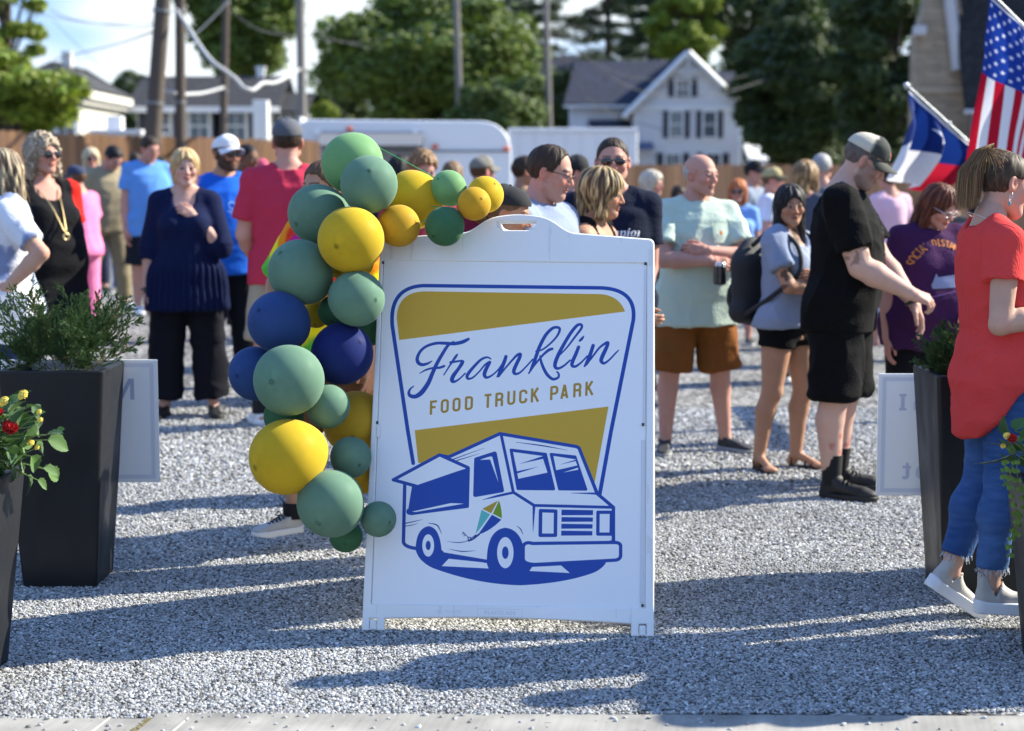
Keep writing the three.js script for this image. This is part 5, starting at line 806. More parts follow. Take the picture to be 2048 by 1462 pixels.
// seafoam shirt, arms crossed
person({ label: 'bald man in a pale green pocket tee and brown shorts with crossed arms', px: 1392, z: 9.75, top: 300, yaw: 12, sex: 'm', skin: SK.pink, fat: 0.3, face: { faceW: 1.02, brow: [0.2, 0.15, 0.12], lips: [0.4, 0.16, 0.13] }, head: [34, 4, 0], hair: { style: 'thin', col: [0.36, 0.34, 0.32] },
  shirt: { col: '#b4c3b4', hem: 0.425, sleeve: 0.72, ease: 0.022, flare: 0.018, drape: 0.9, folds: 0.013 }, pants: { col: '#7a4a22', hem: 1.02, ease: 0.024, folds: 0.014 }, ...CROSS, legL: [[0.13, -1, 0.04], [0.1, -1, -0.03], 30], legR: [[0.14, -1, 0.02], [0.05, -1, -0.02], 20], shoe: { col: '#26262a', sole: '#8d8f92' }, cell: 0.0095,
  more: (c) => { shirtPrint(c, 'pocket', 0.055, 0.735, 0.1, 0.115, canvasTex(64, 64, (x) => { x.fillStyle = '#aebdad'; x.fillRect(0, 0, 64, 64); x.fillStyle = '#93a392'; x.fillRect(0, 0, 64, 3); x.fillStyle = '#b06a28'; x.fillRect(26, 28, 12, 12); }), false, 8); } });
// dark haired woman with backpack
const backpackWearer = person({ label: 'woman with long black hair in a grey tee and black shorts wearing a backpack', px: 1578, z: 9.15, top: 357, yaw: 48, sex: 'f', skin: SK.tan, fat: 0.1, face: { lips: [0.3, 0.1, 0.09] }, head: [-38, 4, 2], hair: { style: 'long', col: BLK, light: [0.03, 0.028, 0.03] },
  shirt: { col: '#8791a6', hem: 0.5, sleeve: 0.62, ease: 0.02, drape: 0.6, flare: 0.015, folds: 0.013, scoop: [0.05, 0.05] }, pants: { col: '#121214', hem: 0.36, ease: 0.012, waist: 0.585 }, ...CROSS, legL: [[0.0, -1, 0.14], [-0.02, -1, -0.1], 5], legR: [[0.08, -1, -0.05], [0.08, -1, -0.16], 30], shoe: { kind: 'sandal', col: '#0f0f10', sole: '#19130f' }, cell: 0.0095,
  ink: (c, x, y, z, { arms }) => { const a = arms.R, d = Math.hypot(x - a.sh[0], y - a.sh[1], z - a.sh[2]), t = d / 0.27; return x < 0 && t > 0.35 && t < 1.05 && y > a.el[1] - 0.03 && noise(x * 38, y * 38, z * 38) > 0.5 ? c.map((v) => v * 0.28) : c; } });
// tall man in black
person({ label: 'tall bearded man in black tee and shorts looking down under a trucker cap', px: 1682, z: 8.42, top: 258, yaw: 72, sex: 'm', skin: [0.5, 0.31, 0.24], fat: 0.3, limb: 1.16, face: { beard: [0.1, 0.08, 0.07, 0.55], faceW: 1.04, doubleChin: true }, head: [8, 26, 0], hair: { style: 'crop', col: [0.1, 0.08, 0.07] }, lean: 3, stoop: 0.04,
  cap: { col: '#b9b09c', front: '#2f322e', brim: '#33362f', tilt: 0.02, logo: [0.07, 0.045, (x) => { x.fillStyle = '#161616'; x.fillRect(0, 0, 128, 96); x.strokeStyle = '#c9c6bd'; x.lineWidth = 6; x.strokeRect(4, 4, 120, 88); x.fillStyle = '#8c1a22'; x.fillRect(12, 20, 104, 54); }] },
  shirt: { col: '#0c0c0d', hem: 0.45, sleeve: 0.74, ease: 0.02, drape: 0.85, folds: 0.012 }, pants: { col: '#0d0d0f', hem: 1.06, ease: 0.018, folds: 0.014 }, armR: [[0.12, -0.9, 0.36], [-0.28, -0.42, 0.86], [-0.4, -0.3, 0.85], [-0.6, -0.8, 0.1], 'hold'], armL: [[0.02, -0.85, 0.5], [-0.16, -0.72, 0.68], [-0.05, -0.88, 0.45], [-0.2, -0.5, -0.8], 'relax'], legL: [[0.06, -1, 0.06], [0.02, -1, -0.08], 8], legR: [[0.05, -1, -0.0], [0.02, -1, -0.02], 14], legK: 1.12, shoe: { kind: 'boot', col: '#0e0e10', sole: '#111', laces: '#2a2a2c', sock: '#111113', sockH: 0.3, k: 1.08 }, cell: 0.009,
  ink: (c, x, y, z, { arms, legs }) => { const a = arms.R, m = a.sh.map((v, i) => lerp(v, a.el[i], 0.82)); if (Math.hypot(x - m[0], y - m[1], z - m[2]) < 0.075 && noise(x * 60, y * 60, z * 60) > 0.6) return c.map((v) => v * 0.5); return y < 0.36 && noise(x * 26, y * 26, z * 26 + 4) > 0.76 ? [c[0] * 0.85, c[1] * 0.55, c[2] * 0.55] : c; },
  more: (c) => { const a = c.arms.L; obj('watch', new THREE.TorusGeometry(0.034, 0.009, 8, 24).applyQuaternion(new THREE.Quaternion().setFromUnitVectors(V(0, 0, 1), V(...a.hd))).translate(...a.wr), BLACKP, c.g);
    shirtPrint(c, 'shirt_print', 0.055, 0.7, 0.05, 0.27, clearTex(48, 256, (x) => { for (let i = 0; i < 12; i++) { x.fillStyle = i < 5 ? '#d9b8b4' : '#a3202c'; x.fillRect(12, 8 + i * 20, 18 + (i % 3) * 5, 13); } }), false, 12); } });
// woman in the coral top, nearest
person({ label: 'woman with blond ponytail in a coral top and cropped blue jeans', px: 2012, z: 5.93, top: 322, extra: 0.015, stoop: 0.01, yaw: 93, sex: 'f', skin: [0.5, 0.3, 0.22], fat: 0.12, bust: 1.1, face: { faceW: 1.0 }, head: [8, 20, -4], cell: 0.007, lean: -5, pad: 0.1,
  hair: { style: 'pulled', col: [0.04, 0.026, 0.018], light: [0.16, 0.1, 0.055], mix: 0.35, line: [[0.1, 0.07], [0.07, 0.06], [0.045, 0.035], [0.02, 0.018], [-0.005, 0.018], [-0.022, -0.04], [-0.06, -0.085], [-0.12, -0.09]] },
  shirt: { low: 0.2, mat: phys([1, 1, 1], 0.95, { vertexColors: true, bumpMap: (() => { const a = tile(70, 26, 2, 51), b = tile(8, 4, 3, 52), t = dataTex(256, (u, v) => 0.55 * a(u, v) + 0.45 * b(u, v)); t.repeat.set(1.6, 1.6); return t; })(), bumpScale: 0.004, specularIntensity: 0.2 }), col: '#cf4340', hem: 0.47, sleeve: 0.48, ease: 0.02, sleeveEase: 0.02, drape: 0.7, flare: 0.018, folds: 0.014, neck: 0.05, hemF: (x, z) => (z > 0 ? 0.0 : -0.095 * sstep(0.02, -0.09, z)) + 0.02 * sstep(0.07, 0.11, Math.abs(x)) },
  pants: { col: '#33507f', hem: 1.82, tight: true, ease: 0.005, folds: 0.006, fy: 11, name: 'jeans', paint: (c, x, y, z, k) => { const w = sstep(0.4, 0.75, noise(x * 7, y * 4, z * 7)) * 0.9 + (y < 0.19 ? 0.5 : 0) + 0.7 * (noise(x * 20, y * 90, z * 20) - 0.5); return c.map((v, i) => v * (1 + w * [1.1, 0.8, 0.5][i])); } },
  armR: [[0.16, -0.97, -0.2], [-0.15, 0.12, 1], [-0.3, 0.1, 1], [-0.9, -0.3, 0], 'hold'], armL: [[0.15, -0.95, 0.2], [-0.5, 0.1, 0.9], [-0.5, 0.1, 0.9], [-0.5, -0.5, -0.5], 'hold'],
  legR: [[0.02, -1, -0.03], [0.02, -1, -0.12], 8], legL: [[0.0, -1, -0.06], [-0.04, -0.96, -0.32], 4, 34], shoe: { kind: 'slip', col: '#a9a49d', sole: '#d6d6d6', k: 1.14 },
  more: (c) => {
    // ponytail, hair band, ear jewellery, pockets, frayed hems
    const col = [0.05, 0.03, 0.018], lt = [0.48, 0.3, 0.15];
    const tail = strands(2600, 5, (R) => { const a = R() * 6.28, q = Math.sqrt(R()); return { a, q, l: 0.8 + 0.3 * R(), w: (R() - 0.5) * 0.03 }; }, (r, t) => { const y0 = 0.095, z0 = -0.09, sp = 0.015 + 0.034 * Math.sin(Math.min(1, t * 1.25) * 1.9); const bz = z0 - 0.075 * Math.sin(Math.min(1, t * 1.6) * 1.57) + 0.03 * t * t, by = y0 + 0.04 * Math.sin(Math.min(1, t * 3.2) * 3.14) - 0.21 * r.l * Math.pow(t, 1.4); return V(Math.cos(r.a) * r.q * sp * 1.0 + r.w * t, by + Math.sin(r.a) * r.q * 0.014, bz + Math.sin(r.a) * r.q * sp * 0.9); }, col, lt, 0.001);
    c.onHead('ponytail', tail, HAIR); c.onHead('hair_band', new THREE.TorusGeometry(0.017, 0.008, 8, 20).rotateX(0.5).translate(0, 0.097, -0.098), BLACKP);
    c.onHead('loose_hair', strands(420, 9, (R) => ({ a: (R() - 0.5) * 2.6, q: R(), k: R() }), (r, t) => { const a = r.a * (1 - t), th = lerp(0.2 + 1.5 * r.q, 0, Math.pow(t, 0.8)) , R1 = 1.075 + 0.02 * r.k; return V(Math.sin(lerp(r.a, 0, t * t)) * 0.078 * R1 * Math.cos(lerp(-0.5, 0.95, t)) , 0.03 + 0.094 * R1 * Math.sin(lerp(-0.3 + r.q * 1.2, 0.85, t)), -0.012 - 0.105 * R1 * lerp(Math.cos(lerp(-0.5, 0.75, t)), Math.cos(r.a), 1 - t) * (1)); }, col, lt, 0.0009), HAIR);
    for (const k of [-1, 1]) { const e = c.onHead('earring', new THREE.TorusGeometry(0.013, 0.0014, 6, 20).scale(0.7, 1.25, 1).translate(k * 0.086, -0.058, -0.012), METAL); obj('stone', new THREE.SphereGeometry(0.008, 12, 8).scale(0.8, 1.2, 0.6).translate(k * 0.086, -0.083, -0.012), phys([0.08, 0.32, 0.4], 0.25), e); }
    const fr = []; for (const k of 'LR') { const l = c.legs[k], b = l.knee.map((v, i) => lerp(v, l.ank[i], 0.83)); for (let i = 0; i < 70; i++) { const a = c.R() * 6.28, r = 0.05; const p = V(b[0] + Math.cos(a) * r, b[1] + 0.004, b[2] + Math.sin(a) * r), q = p.clone().add(V((c.R() - 0.5) * 0.02, -0.012 - 0.03 * c.R() * c.R(), (c.R() - 0.5) * 0.02)); fr.push(tube([p, p.clone().lerp(q, 0.5).add(V((c.R() - 0.5) * 0.01, 0, (c.R() - 0.5) * 0.01)), q], 0.0009, 4, 3)); } } obj('frayed_hem', merge(fr), std([0.6, 0.66, 0.75], 0.95), c.g);
    const pk = canvasTex(96, 96, (x) => { x.clearRect(0, 0, 96, 96); x.strokeStyle = '#a98a55'; x.lineWidth = 3; x.beginPath(); x.moveTo(12, 8); x.lineTo(84, 8); x.lineTo(80, 66); x.lineTo(48, 88); x.lineTo(16, 66); x.closePath(); x.stroke(); x.strokeStyle = '#16284f'; x.lineWidth = 2; x.strokeRect(16, 20, 64, 3); });
    const d = c.TD([-0.35, 0, -1]); patch(c.g, 'back_pocket', 0.13, 0.14, pk, (u, v) => { const p = c.T(-0.06 - u / c.s, 0.475 + v / c.s, 0); let t = 0.25; for (; t > 0; t -= 0.004) if (c.pants.sample(p[0] + d[0] * t, p[1] + d[1] * t, p[2] + d[2] * t) < 0) break; t += 0.009; return V(p[0] + d[0] * t, p[1] + d[1] * t, p[2] + d[2] * t); }, 8);
    const nk = tube(Array.from({ length: 20 }, (_, i) => { const a = i / 20 * 6.28; return V(...c.T(Math.sin(a) * 0.052, 0.832 - 0.03 * Math.cos(a), -0.006 + Math.cos(a) * 0.05)); }), 0.0014, 60, 5, true); obj('necklace', nk, METAL, c.g);
  } });
// purple tee woman
person({ label: 'woman with long auburn hair and glasses in a dark purple printed tee, looking down', px: 1852, z: 8.9, top: 350, yaw: 12, sex: 'f', skin: SK.pink, fat: 0.75, bust: 1.2, head: [26, 24, 0], hair: { style: 'long', col: [0.055, 0.018, 0.012], light: [0.2, 0.065, 0.03] }, glasses: 'clear', lean: 4,
  shirt: { col: '#3d1f45', hem: 0.44, sleeve: 0.8, ease: 0.028, drape: 0.9, folds: 0.013 }, pants: { col: '#17171b', hem: 1.9, ease: 0.012 }, armR: [[0.2, -0.95, 0.0], [0.05, -0.98, 0.2], null, [-1, 0, 0], 'relax'], armL: [[0.18, -0.95, 0.1], [-0.3, -0.4, 0.8], null, [-0.5, -0.5, 0], 'hold'], cell: 0.0105,
  more: (c) => { shirtPrint(c, 'shirt_print', 0.0, 0.715, 0.36, 0.3, clearTex(512, 420, (x) => { x.fillStyle = '#b9702c'; x.font = 'bold 64px sans-serif'; x.textAlign = 'center'; const t = 'SOCIAL DISTANCING'; for (let i = 0; i < t.length; i++) { const a = -1.15 + 2.3 * i / (t.length - 1); x.save(); x.translate(256 + 215 * Math.sin(a), 275 - 215 * Math.cos(a)); x.rotate(a); x.fillText(t[i], 0, 0); x.restore(); } x.fillStyle = '#7f87a6'; x.beginPath(); x.moveTo(150, 320); x.lineTo(190, 240); x.lineTo(205, 265); x.lineTo(330, 250); x.lineTo(370, 330); x.lineTo(340, 335); x.lineTo(160, 345); x.fill(); x.strokeStyle = '#7f5c9a'; x.lineWidth = 5; x.beginPath(); x.moveTo(150, 400); x.lineTo(330, 360); x.stroke(); }), false, 16); } });
// behind the board: grey tee man, bob woman, navy tee man, black cap person
person({ label: 'balding man with glasses in a grey tee looking down behind the sign', px: 1082, z: 7.7, top: 273, yaw: 58, sex: 'm', skin: SK.pink, fat: 0.45, face: { faceW: 1.03, doubleChin: true, beard: [0.2, 0.15, 0.13, 0.25] }, head: [16, 14, 0], hair: { style: 'balding', col: DKBR }, glasses: 'dark', shirt: { col: '#8590a6', hem: 0.45, ease: 0.02, drape: 0.85 }, pants: { col: '#2a2d3a', hem: 1.05, ease: 0.02 }, cell: 0.0095 });
person({ label: 'woman with streaked blond bob in a black sleeveless top behind the sign', px: 1192, z: 7.95, top: 325, yaw: 66, sex: 'f', skin: SK.tan, fat: 0.15, head: [14, 6, 0], hair: { style: 'bob', col: [0.07, 0.04, 0.022], light: [0.55, 0.4, 0.2] }, shirt: { col: '#131315', hem: 0.48, sleeve: 0, tank: true, ease: 0.008, drape: 0.4, scoop: [0.06, 0.05] }, pants: { col: '#1c2a44', hem: 1.9 }, armR: [[0.15, -1, 0.1], [-0.2, -0.25, 0.9], null, [-1, 0, 0], 'hold'], cell: 0.0095 });
person({ label: 'man in wraparound sunglasses and navy tee with white script lettering', px: 1224, z: 8.7, top: 268, yaw: -4, sex: 'm', skin: SK.pink, fat: 0.1, armL: [[0.02, -1, -0.05], [-0.25, -0.7, 0.7]], face: { beard: [0.25, 0.17, 0.14, 0.18] }, head: [2, 0, 0], hair: { style: 'crop', col: DKBR, mix: 0 }, glasses: 'sun', shirt: { col: '#171d2f', hem: 0.45, ease: 0.018, drape: 0.8 }, pants: { col: '#35322c', hem: 1.05, ease: 0.02 }, cell: 0.0095,
  more: (c) => shirtPrint(c, 'shirt_print', 0.01, 0.722, 0.24, 0.075, clearTex(512, 160, (x) => { x.fillStyle = '#e8e8ee'; x.font = 'italic bold 112px serif'; x.textAlign = 'center'; x.fillText('Champion', 256, 112); }), false, 16) });
person({ label: 'short person in a black cap with brown curls, mostly hidden behind the sign', px: 1000, z: 6.98, top: 350, yaw: 78, sex: 'f', skin: SK.mid, head: [0, 12, 0], hair: { style: 'pulled', col: BR }, cap: { col: '#15171a', back: true }, shirt: { col: '#1a1c22', hem: 0.46 }, pants: { col: '#22252c' }, more: (c) => { c.onHead('hair_bun', strands(500, 4, (R) => ({ a: R() * 6.28, b: R() * 3.1 }), (r, t) => V(0.01 + Math.cos(r.a + t * 5) * 0.028 * Math.sin(r.b + t), -0.045 + Math.sin(r.a + t * 5) * 0.028, -0.125 + Math.cos(r.b + t * 3) * 0.026), BR, [0.2, 0.12, 0.07], 0.0018), HAIR); } });
// left: navy blouse, bearded man, red shirt back, tie-dye walker
person({ label: 'blond woman in a pleated navy blouse and wide black trousers facing the camera', px: 372, z: 10.7, top: 288, yaw: 6, sex: 'f', skin: [0.52, 0.32, 0.26], fat: 0.32, bust: 1.2, head: [12, 2, 0], face: { faceW: 1.0 }, hair: { style: 'swept', amp: 0.006, col: [0.36, 0.23, 0.1], light: [0.62, 0.46, 0.25] }, cell: 0.0105,
  shirt: { name: 'blouse', col: '#121b3c', hem: 0.4, sleeve: 1.25, ease: 0.018, sleeveEase: 0.026, drape: 0.75, flare: 0.062, neck: 0.05, scoop: [0.045, 0.06], disp: (x, y, z, c) => { const k = sstep(0.66 * c.s, 0.5 * c.s, y), a = Math.atan2(x, z); return 0.012 * k * Math.sin(a * 34 + 2 * noise(x * 3, y * 2)) + 0.008 * (noise(x * 9, y * 5, z * 9) - 0.5); } },
  pants: { col: '#15161d', hem: 1.9, ease: 0.03, wide: 1.7, folds: 0.014, fy: 2 }, armR: [[0.2, -1, 0.02], [0.12, -1, 0.1], null, [-1, 0, 0], 'relax'], armL: [[0.22, -0.92, 0.25], [-0.62, 0.78, 0.28], [-0.8, 0.5, 0.1], [-0.2, -0.3, -1], 'hold'], legL: [[0.09, -1, 0], [0.05, -1, 0]], legR: [[0.09, -1, 0], [0.05, -1, 0]], shoe: { col: '#0f0f12', sole: '#111113' },
  more: (c) => { const a = c.arms.R, w = new THREE.Quaternion().setFromUnitVectors(V(0, 0, 1), V(...a.hd)), b = obj('watch', new THREE.TorusGeometry(0.03, 0.007, 8, 24).applyQuaternion(w).translate(...a.wr), BLACKP, c.g); obj('watch_face', rbx(0.034, 0.04, 0.012, 0.004).translate(a.wr[0] - 0.0, a.wr[1], a.wr[2] + 0.032), DARKGLASS, b); } });
person({ label: 'bearded man in white cap, sunglasses and bright blue tee behind the navy blouse', px: 452, z: 12.0, top: 260, yaw: 26, sex: 'm', skin: SK.tan, fat: 0.35, face: { beard: [0.05, 0.03, 0.02, 0.95] }, head: [18, 2, 0], hair: { style: 'crop', col: DKBR }, glasses: 'sun', cap: { col: '#d9dade', brim: '#d4d6db', logo: [0.05, 0.04, (x) => { x.fillStyle = '#1b2238'; x.font = 'bold 92px serif'; x.textAlign = 'center'; x.fillText('C.', 64, 80); }] }, shirt: { col: '#1f5fc4', hem: 0.45, ease: 0.02, drape: 0.85 }, pants: { col: '#16181f', hem: 1.9 }, armL: [[0.16, -0.95, -0.1], [-0.1, -0.8, 0.5], null, [-1, 0, 0], 'relax'], cell: 0.0115,
  more: (c) => shirtPrint(c, 'shirt_print', 0.02, 0.715, 0.22, 0.11, clearTex(256, 128, (x) => { x.strokeStyle = 'rgba(150,190,240,0.75)'; x.lineWidth = 7; for (let i = 0; i < 3; i++) { x.beginPath(); x.arc(80 + i * 50, 48, 26, 0, 6.3); x.stroke(); } x.fillStyle = 'rgba(150,190,240,0.6)'; x.fillRect(40, 92, 180, 10); x.fillRect(60, 110, 140, 7); }), false, 10) });
person({ label: 'man seen from behind in a red tee, khaki shorts and dark grey cap', px: 578, z: 10.4, top: 226, yaw: 186, sex: 'm', skin: SK.pink, fat: 0.35, limb: 1.05, head: [0, 0, 0], hair: { style: 'crop', col: DKBR }, cap: { col: '#4d4f56', brim: '#3a3c42' }, shirt: { col: '#b2324a', hem: 0.46, sleeve: 0.72, ease: 0.022, drape: 0.85 }, pants: { col: '#9c907c', hem: 1.02, ease: 0.022 }, armL: [[0.22, -1, 0.05], [-0.25, -0.7, 0.7], null, [-1, 0, 0], 'relax'], armR: [[0.2, -0.98, 0.05], [-0.3, -0.6, 0.75], null, [-1, 0, 0], 'relax'], legL: [[0.12, -1, 0], [0.08, -1, 0]], shoe: { col: '#d6d6d8', sole: '#e4e4e4', sock: '#16171c' }, cell: 0.0105 });
const TIE = ['#3a1f8c', '#7a1fa0', '#c8177e', '#e0361f', '#ef8a17', '#f2d81c', '#58b53a', '#2a4fc0'].map(lin);
person({ label: 'person in tie-dye tee walking behind the balloons in white sneakers', px: 656, z: 7.15, H: 1.55, top: 320, yaw: -42, sex: 'm', skin: SK.tan, fat: 0.3, head: [0, 4, 0], hair: { style: 'short', col: BR }, cell: 0.0095, shirt: { col: '#ffffff', hem: 0.46, sleeve: 0.85, ease: 0.028, drape: 0.9, paint: (c, x, y, z, k) => { const a = k.arms.L.sh, d = Math.hypot(x - a[0] * 0.2, (y - 1.24), z * 0.8) * 13 + noise(x * 9, y * 9, z * 9) * 2.2, i = Math.floor(d), t = d - i; return TIE[i % 8].map((v, j) => lerp(v, TIE[(i + 1) % 8][j], sstep(0.55, 1, t))); } },
  pants: { col: '#5a3d28', hem: 1.0, ease: 0.03 }, armL: [[0.3, -0.95, -0.1], [0.12, -0.98, 0.2], null, [-1, 0, 0], 'relax'], armR: [[0.62, -0.78, 0.0], [0.0, -0.98, 0.15]], legR: [[0.06, -1, 0.28], [0.02, -1, 0.02], 8], legL: [[0.04, -1, -0.18], [0.02, -0.95, -0.4], 6, 40], shoe: { col: '#a7a6a2', sole: '#d4d4d2', laces: '#dfe2ea', sock: '#101013', sockH: 0.13 } });
person({ label: 'woman with long blond hair in a white tee with blue print, hand on hip', px: 16, z: 9.1, top: 288, yaw: -78, sex: 'f', skin: [0.5, 0.29, 0.21], fat: 0.35, head: [4, 6, 0], cell: 0.0095, pad: 0.05, hair: { style: 'long', col: [0.09, 0.06, 0.04], light: [0.62, 0.5, 0.32] },
  shirt: { col: '#d3d6dd', hem: 0.47, sleeve: 0.75, ease: 0.018, drape: 0.7, paint: (c, x, y, z) => { const n = fbm(x * 9, y * 9, z * 9, 3); return n > 0.53 ? [0.2, 0.25, 0.4].map((v, i) => lerp(c[i], v, sstep(0.53, 0.62, n))) : c; } }, pants: { col: '#2a3550', hem: 1.9 }, armL: [[0.42, -0.72, -0.62], [-0.25, -0.72, 0.72], [-0.35, -0.35, 0.85], [-0.9, -0.1, -0.2], 'flat'], armR: [[0.2, -0.9, 0.2], [-0.2, -0.5, 0.8], null, [-1, 0, 0], 'hold'] });
person({ label: 'woman with curly grey hair and sunglasses in a black dress over red sleeves', px: 88, z: 10.5, top: 259, yaw: 42, sex: 'f', skin: SK.pink, fat: 0.75, bust: 1.4, head: [10, -2, 0], glasses: 'aviator', hair: { style: 'curly', t: 0.02, fuzz: 0.03, col: [0.2, 0.15, 0.1], light: [0.46, 0.38, 0.28] }, shirt: { name: 'dress', col: '#17171a', hem: 0.24, sleeve: 0.62, ease: 0.018, drape: 0.9, flare: 0.06, scoop: [0.055, 0.06], paint: (c, x, y, z, k) => (Math.abs(x) > 0.155 * (k.s / 1.7) && y > 0.7 * k.s ? lin('#c4241c') : c) },
  more: (c) => { obj('pendant_necklace', tube([V(...c.T(-0.045, 0.83, 0.01)), V(...c.T(-0.02, 0.75, 0.1)), V(...c.T(0, 0.66, 0.16)), V(...c.T(0.02, 0.75, 0.1)), V(...c.T(0.045, 0.83, 0.01))], 0.0035, 40, 5), GOLDM, c.g); obj('pendant', new THREE.TorusGeometry(0.018, 0.006, 6, 16).translate(...c.T(0, 0.645, 0.165)), GOLDM, c.g); } });
person({ label: 'man in a light blue tee and dark shorts looking down by the fence', px: 298, z: 17.2, top: 264, yaw: 34, sex: 'm', skin: SK.pink, fat: 0.15, head: [12, 18, 0], hair: { style: 'short', col: DKBR }, shirt: { col: '#5d8fd0', hem: 0.43, ease: 0.026, drape: 0.9 }, pants: { col: '#1d2028', hem: 1.02, ease: 0.03 }, shoe: { col: '#c9ccd2' }, cell: 0.014 });
// farther people
const more = (label, px, z, top, yaw, sex, skin, hair, shirt, pants, x = {}) => person({ label, px, z, top, yaw, sex, skin, hair: hair && { style: hair[0], col: hair[1], light: hair[2] }, shirt: typeof shirt === 'string' ? { col: shirt, ease: 0.02, drape: 0.8 } : shirt, pants: typeof pants === 'string' ? { col: pants, hem: 1.9 } : pants, ...x });
const SH = (c) => ({ col: c, hem: 1.0, ease: 0.025 });
more('man in tan tee and khaki trousers with dark hair, head bowed', 212, 17.6, 296, 40, 'm', SK.pink, ['short', BLK], '#93886f', '#857a62', { head: [10, 30, 0], lean: 10, stoop: 0.1, fat: 0.2, shoe: { col: '#c6c8cc' }, legL: [[0.16, -1, 0.1], [0.05, -1, 0]], legR: [[0.12, -1, -0.06], [0.05, -1, -0.1]] });
more('heavy person in pink tee and dark blue cap turned away', 160, 15.2, 322, -118, 'f', SK.pink, ['short', BR], '#dd7aa6', { col: '#d97fa8', hem: 1.9, ease: 0.022, folds: 0.003 }, { fat: 0.9, cap: { col: '#27324d' }, head: [0, 5, 0] });
more('person in floral shirt and sunglasses half hidden behind the tan shirt man', 186, 19.5, 292, 25, 'f', SK.pink, ['bob', [0.4, 0.32, 0.2], [0.6, 0.5, 0.35]], { col: '#6a7fb5', paint: (c, x, y, z) => (noise(x * 25, y * 25, z * 25) > 0.6 ? [0.6, 0.2, 0.35] : c) }, '#3a3f52', { glasses: 'aviator' });
more('person in dark jacket and blue jeans between the tan and light blue shirts', 256, 19.0, 318, 20, 'm', SK.mid, ['short', BLK], { col: '#161a26', sleeve: 1.9 }, '#274a8c', { fat: 0.2 });
more('person in a red tee behind the light blue shirt man', 274, 21, 300, 200, 'm', SK.pink, ['short', DKBR], '#a8242c', '#2b2d33');
more('dark haired person behind the light blue shirt man', 326, 20.5, 310, 190, 'm', SK.mid, ['short', BLK], '#30323c', '#24262c');
more('man in coral red tee standing behind the white cap', 492, 15.0, 283, 40, 'm', SK.deep, ['crop', BLK], '#cf5350', '#23252c', { fat: 0.3, head: [20, 10, 0] });
more('child in a pink cap behind the bearded man', 524, 17.5, 311, 30, 'f', SK.pink, ['short', BR], '#4a8aa0', '#353b48', { cap: { col: '#c04a66', brim: '#3a8aa8' } });
more('boy with brown hair looking down behind the balloons', 838, 11.7, 286, 20, 'm', SK.pink, ['bushy', [0.13, 0.075, 0.035], [0.34, 0.2, 0.1]], '#9c3a44', '#30343c', { head: [8, 24, 0], extra: 0.025 });
more('dark haired person standing beside the trailer hatch', 800, 13.4, 304, 150, 'f', SK.mid, ['long', BLK], '#22242b', '#22242b');
more('woman with long brown hair behind the green balloons', 905, 15.2, 317, 165, 'f', SK.pink, ['long', BR, [0.3, 0.2, 0.12]], '#5d3a48', '#2b2e38');
more('man in grey cap and maroon shirt near the trailer corner', 962, 13.8, 303, 128, 'm', SK.pink, ['crop', BR], '#7c2340', '#2e3038', { cap: { col: '#77736a', brim: '#6a665e' }, fat: 0.5 });
more('dark haired man partly hidden by the grey tee man', 1048, 13.5, 304, 100, 'm', SK.mid, ['short', DKBR], '#7a6750', '#30323a', { fat: 0.3 });
more('person in black cap just behind the balding man', 1146, 11.8, 300, 100, 'm', SK.pink, ['crop', BLK], '#2c3850', '#22252c', { cap: { col: '#14161a' } });
more('pale haired person behind the navy tee shoulder', 1300, 15.5, 336, 60, 'f', SK.pink, ['bob', [0.42, 0.36, 0.28], [0.65, 0.58, 0.48]], '#8c8f98', '#3a3f4a');
more('dark haired child in white by the fence behind the bald man', 1356, 19, 368, 10, 'f', SK.pink, ['bob', DKBR], '#c8ccd4', '#46506a');
more('red haired woman in sunglasses with light blue top and white shorts', 1474, 16.2, 354, -12, 'f', SK.pink, ['bob', RED, [0.55, 0.2, 0.07]], { col: '#7aa0dc', hem: 0.46 }, { col: '#c9ccd8', hem: 0.6, ease: 0.03 }, { glasses: 'aviator', fat: 0.3 });
more('man in black cap and grey tee behind the red haired woman', 1504, 18.2, 314, 60, 'm', SK.pink, ['crop', BLK], '#7d8796', '#232831', { cap: { col: '#101216', logo: [0.05, 0.02, (x) => { x.fillStyle = '#8f97b8'; x.fillRect(10, 30, 108, 36); }] } });
more('man in olive cap and white tee behind the backpack', 1540, 16.6, 328, 75, 'm', SK.pink, ['crop', BR], '#c9ccd8', { ...SH('#2c2f36') }, { cap: { col: '#a3966a', brim: '#4c4632' }, fat: 0.3 });
more('woman with brown hair behind the black tee shoulder', 1608, 13.2, 316, 150, 'f', SK.pink, ['bob', [0.12, 0.07, 0.035], [0.48, 0.32, 0.16]], '#4a4e5c', '#30333c');
more('grey haired man behind the brown haired woman', 1640, 14.4, 302, 160, 'm', SK.pink, ['crop', GREY], '#5c6270', '#30333c');
more('person in pale pink tee and white capri trousers beyond the black tee man', 1776, 16.1, 326, 200, 'f', SK.pink, ['short', DKBR], { col: '#dcb4c4', hem: 0.47 }, { col: '#b9c6e6', hem: 1.55, ease: 0.02 }, { shoe: { kind: 'sandal', col: '#c98a96', sole: '#b07a84' }, fat: 0.3 });
more('bald person near the right fence', 1908, 19, 394, 150, 'm', SK.mid, null, '#54504a', '#33363e', { fat: 0.2 });
more('person in lavender tee beyond the ponytail', 1948, 15, 392, 200, 'f', SK.mid, ['short', BLK], '#8f8cb8', '#3a3d48', { stoop: 0.0 });
more('person in sky blue tee at the right edge beyond the coral top', 2138, 6.75, 300, 250, 'm', SK.pink, ['short', BR], '#5c8fd2', '#2c3342', { fat: 0.5 });

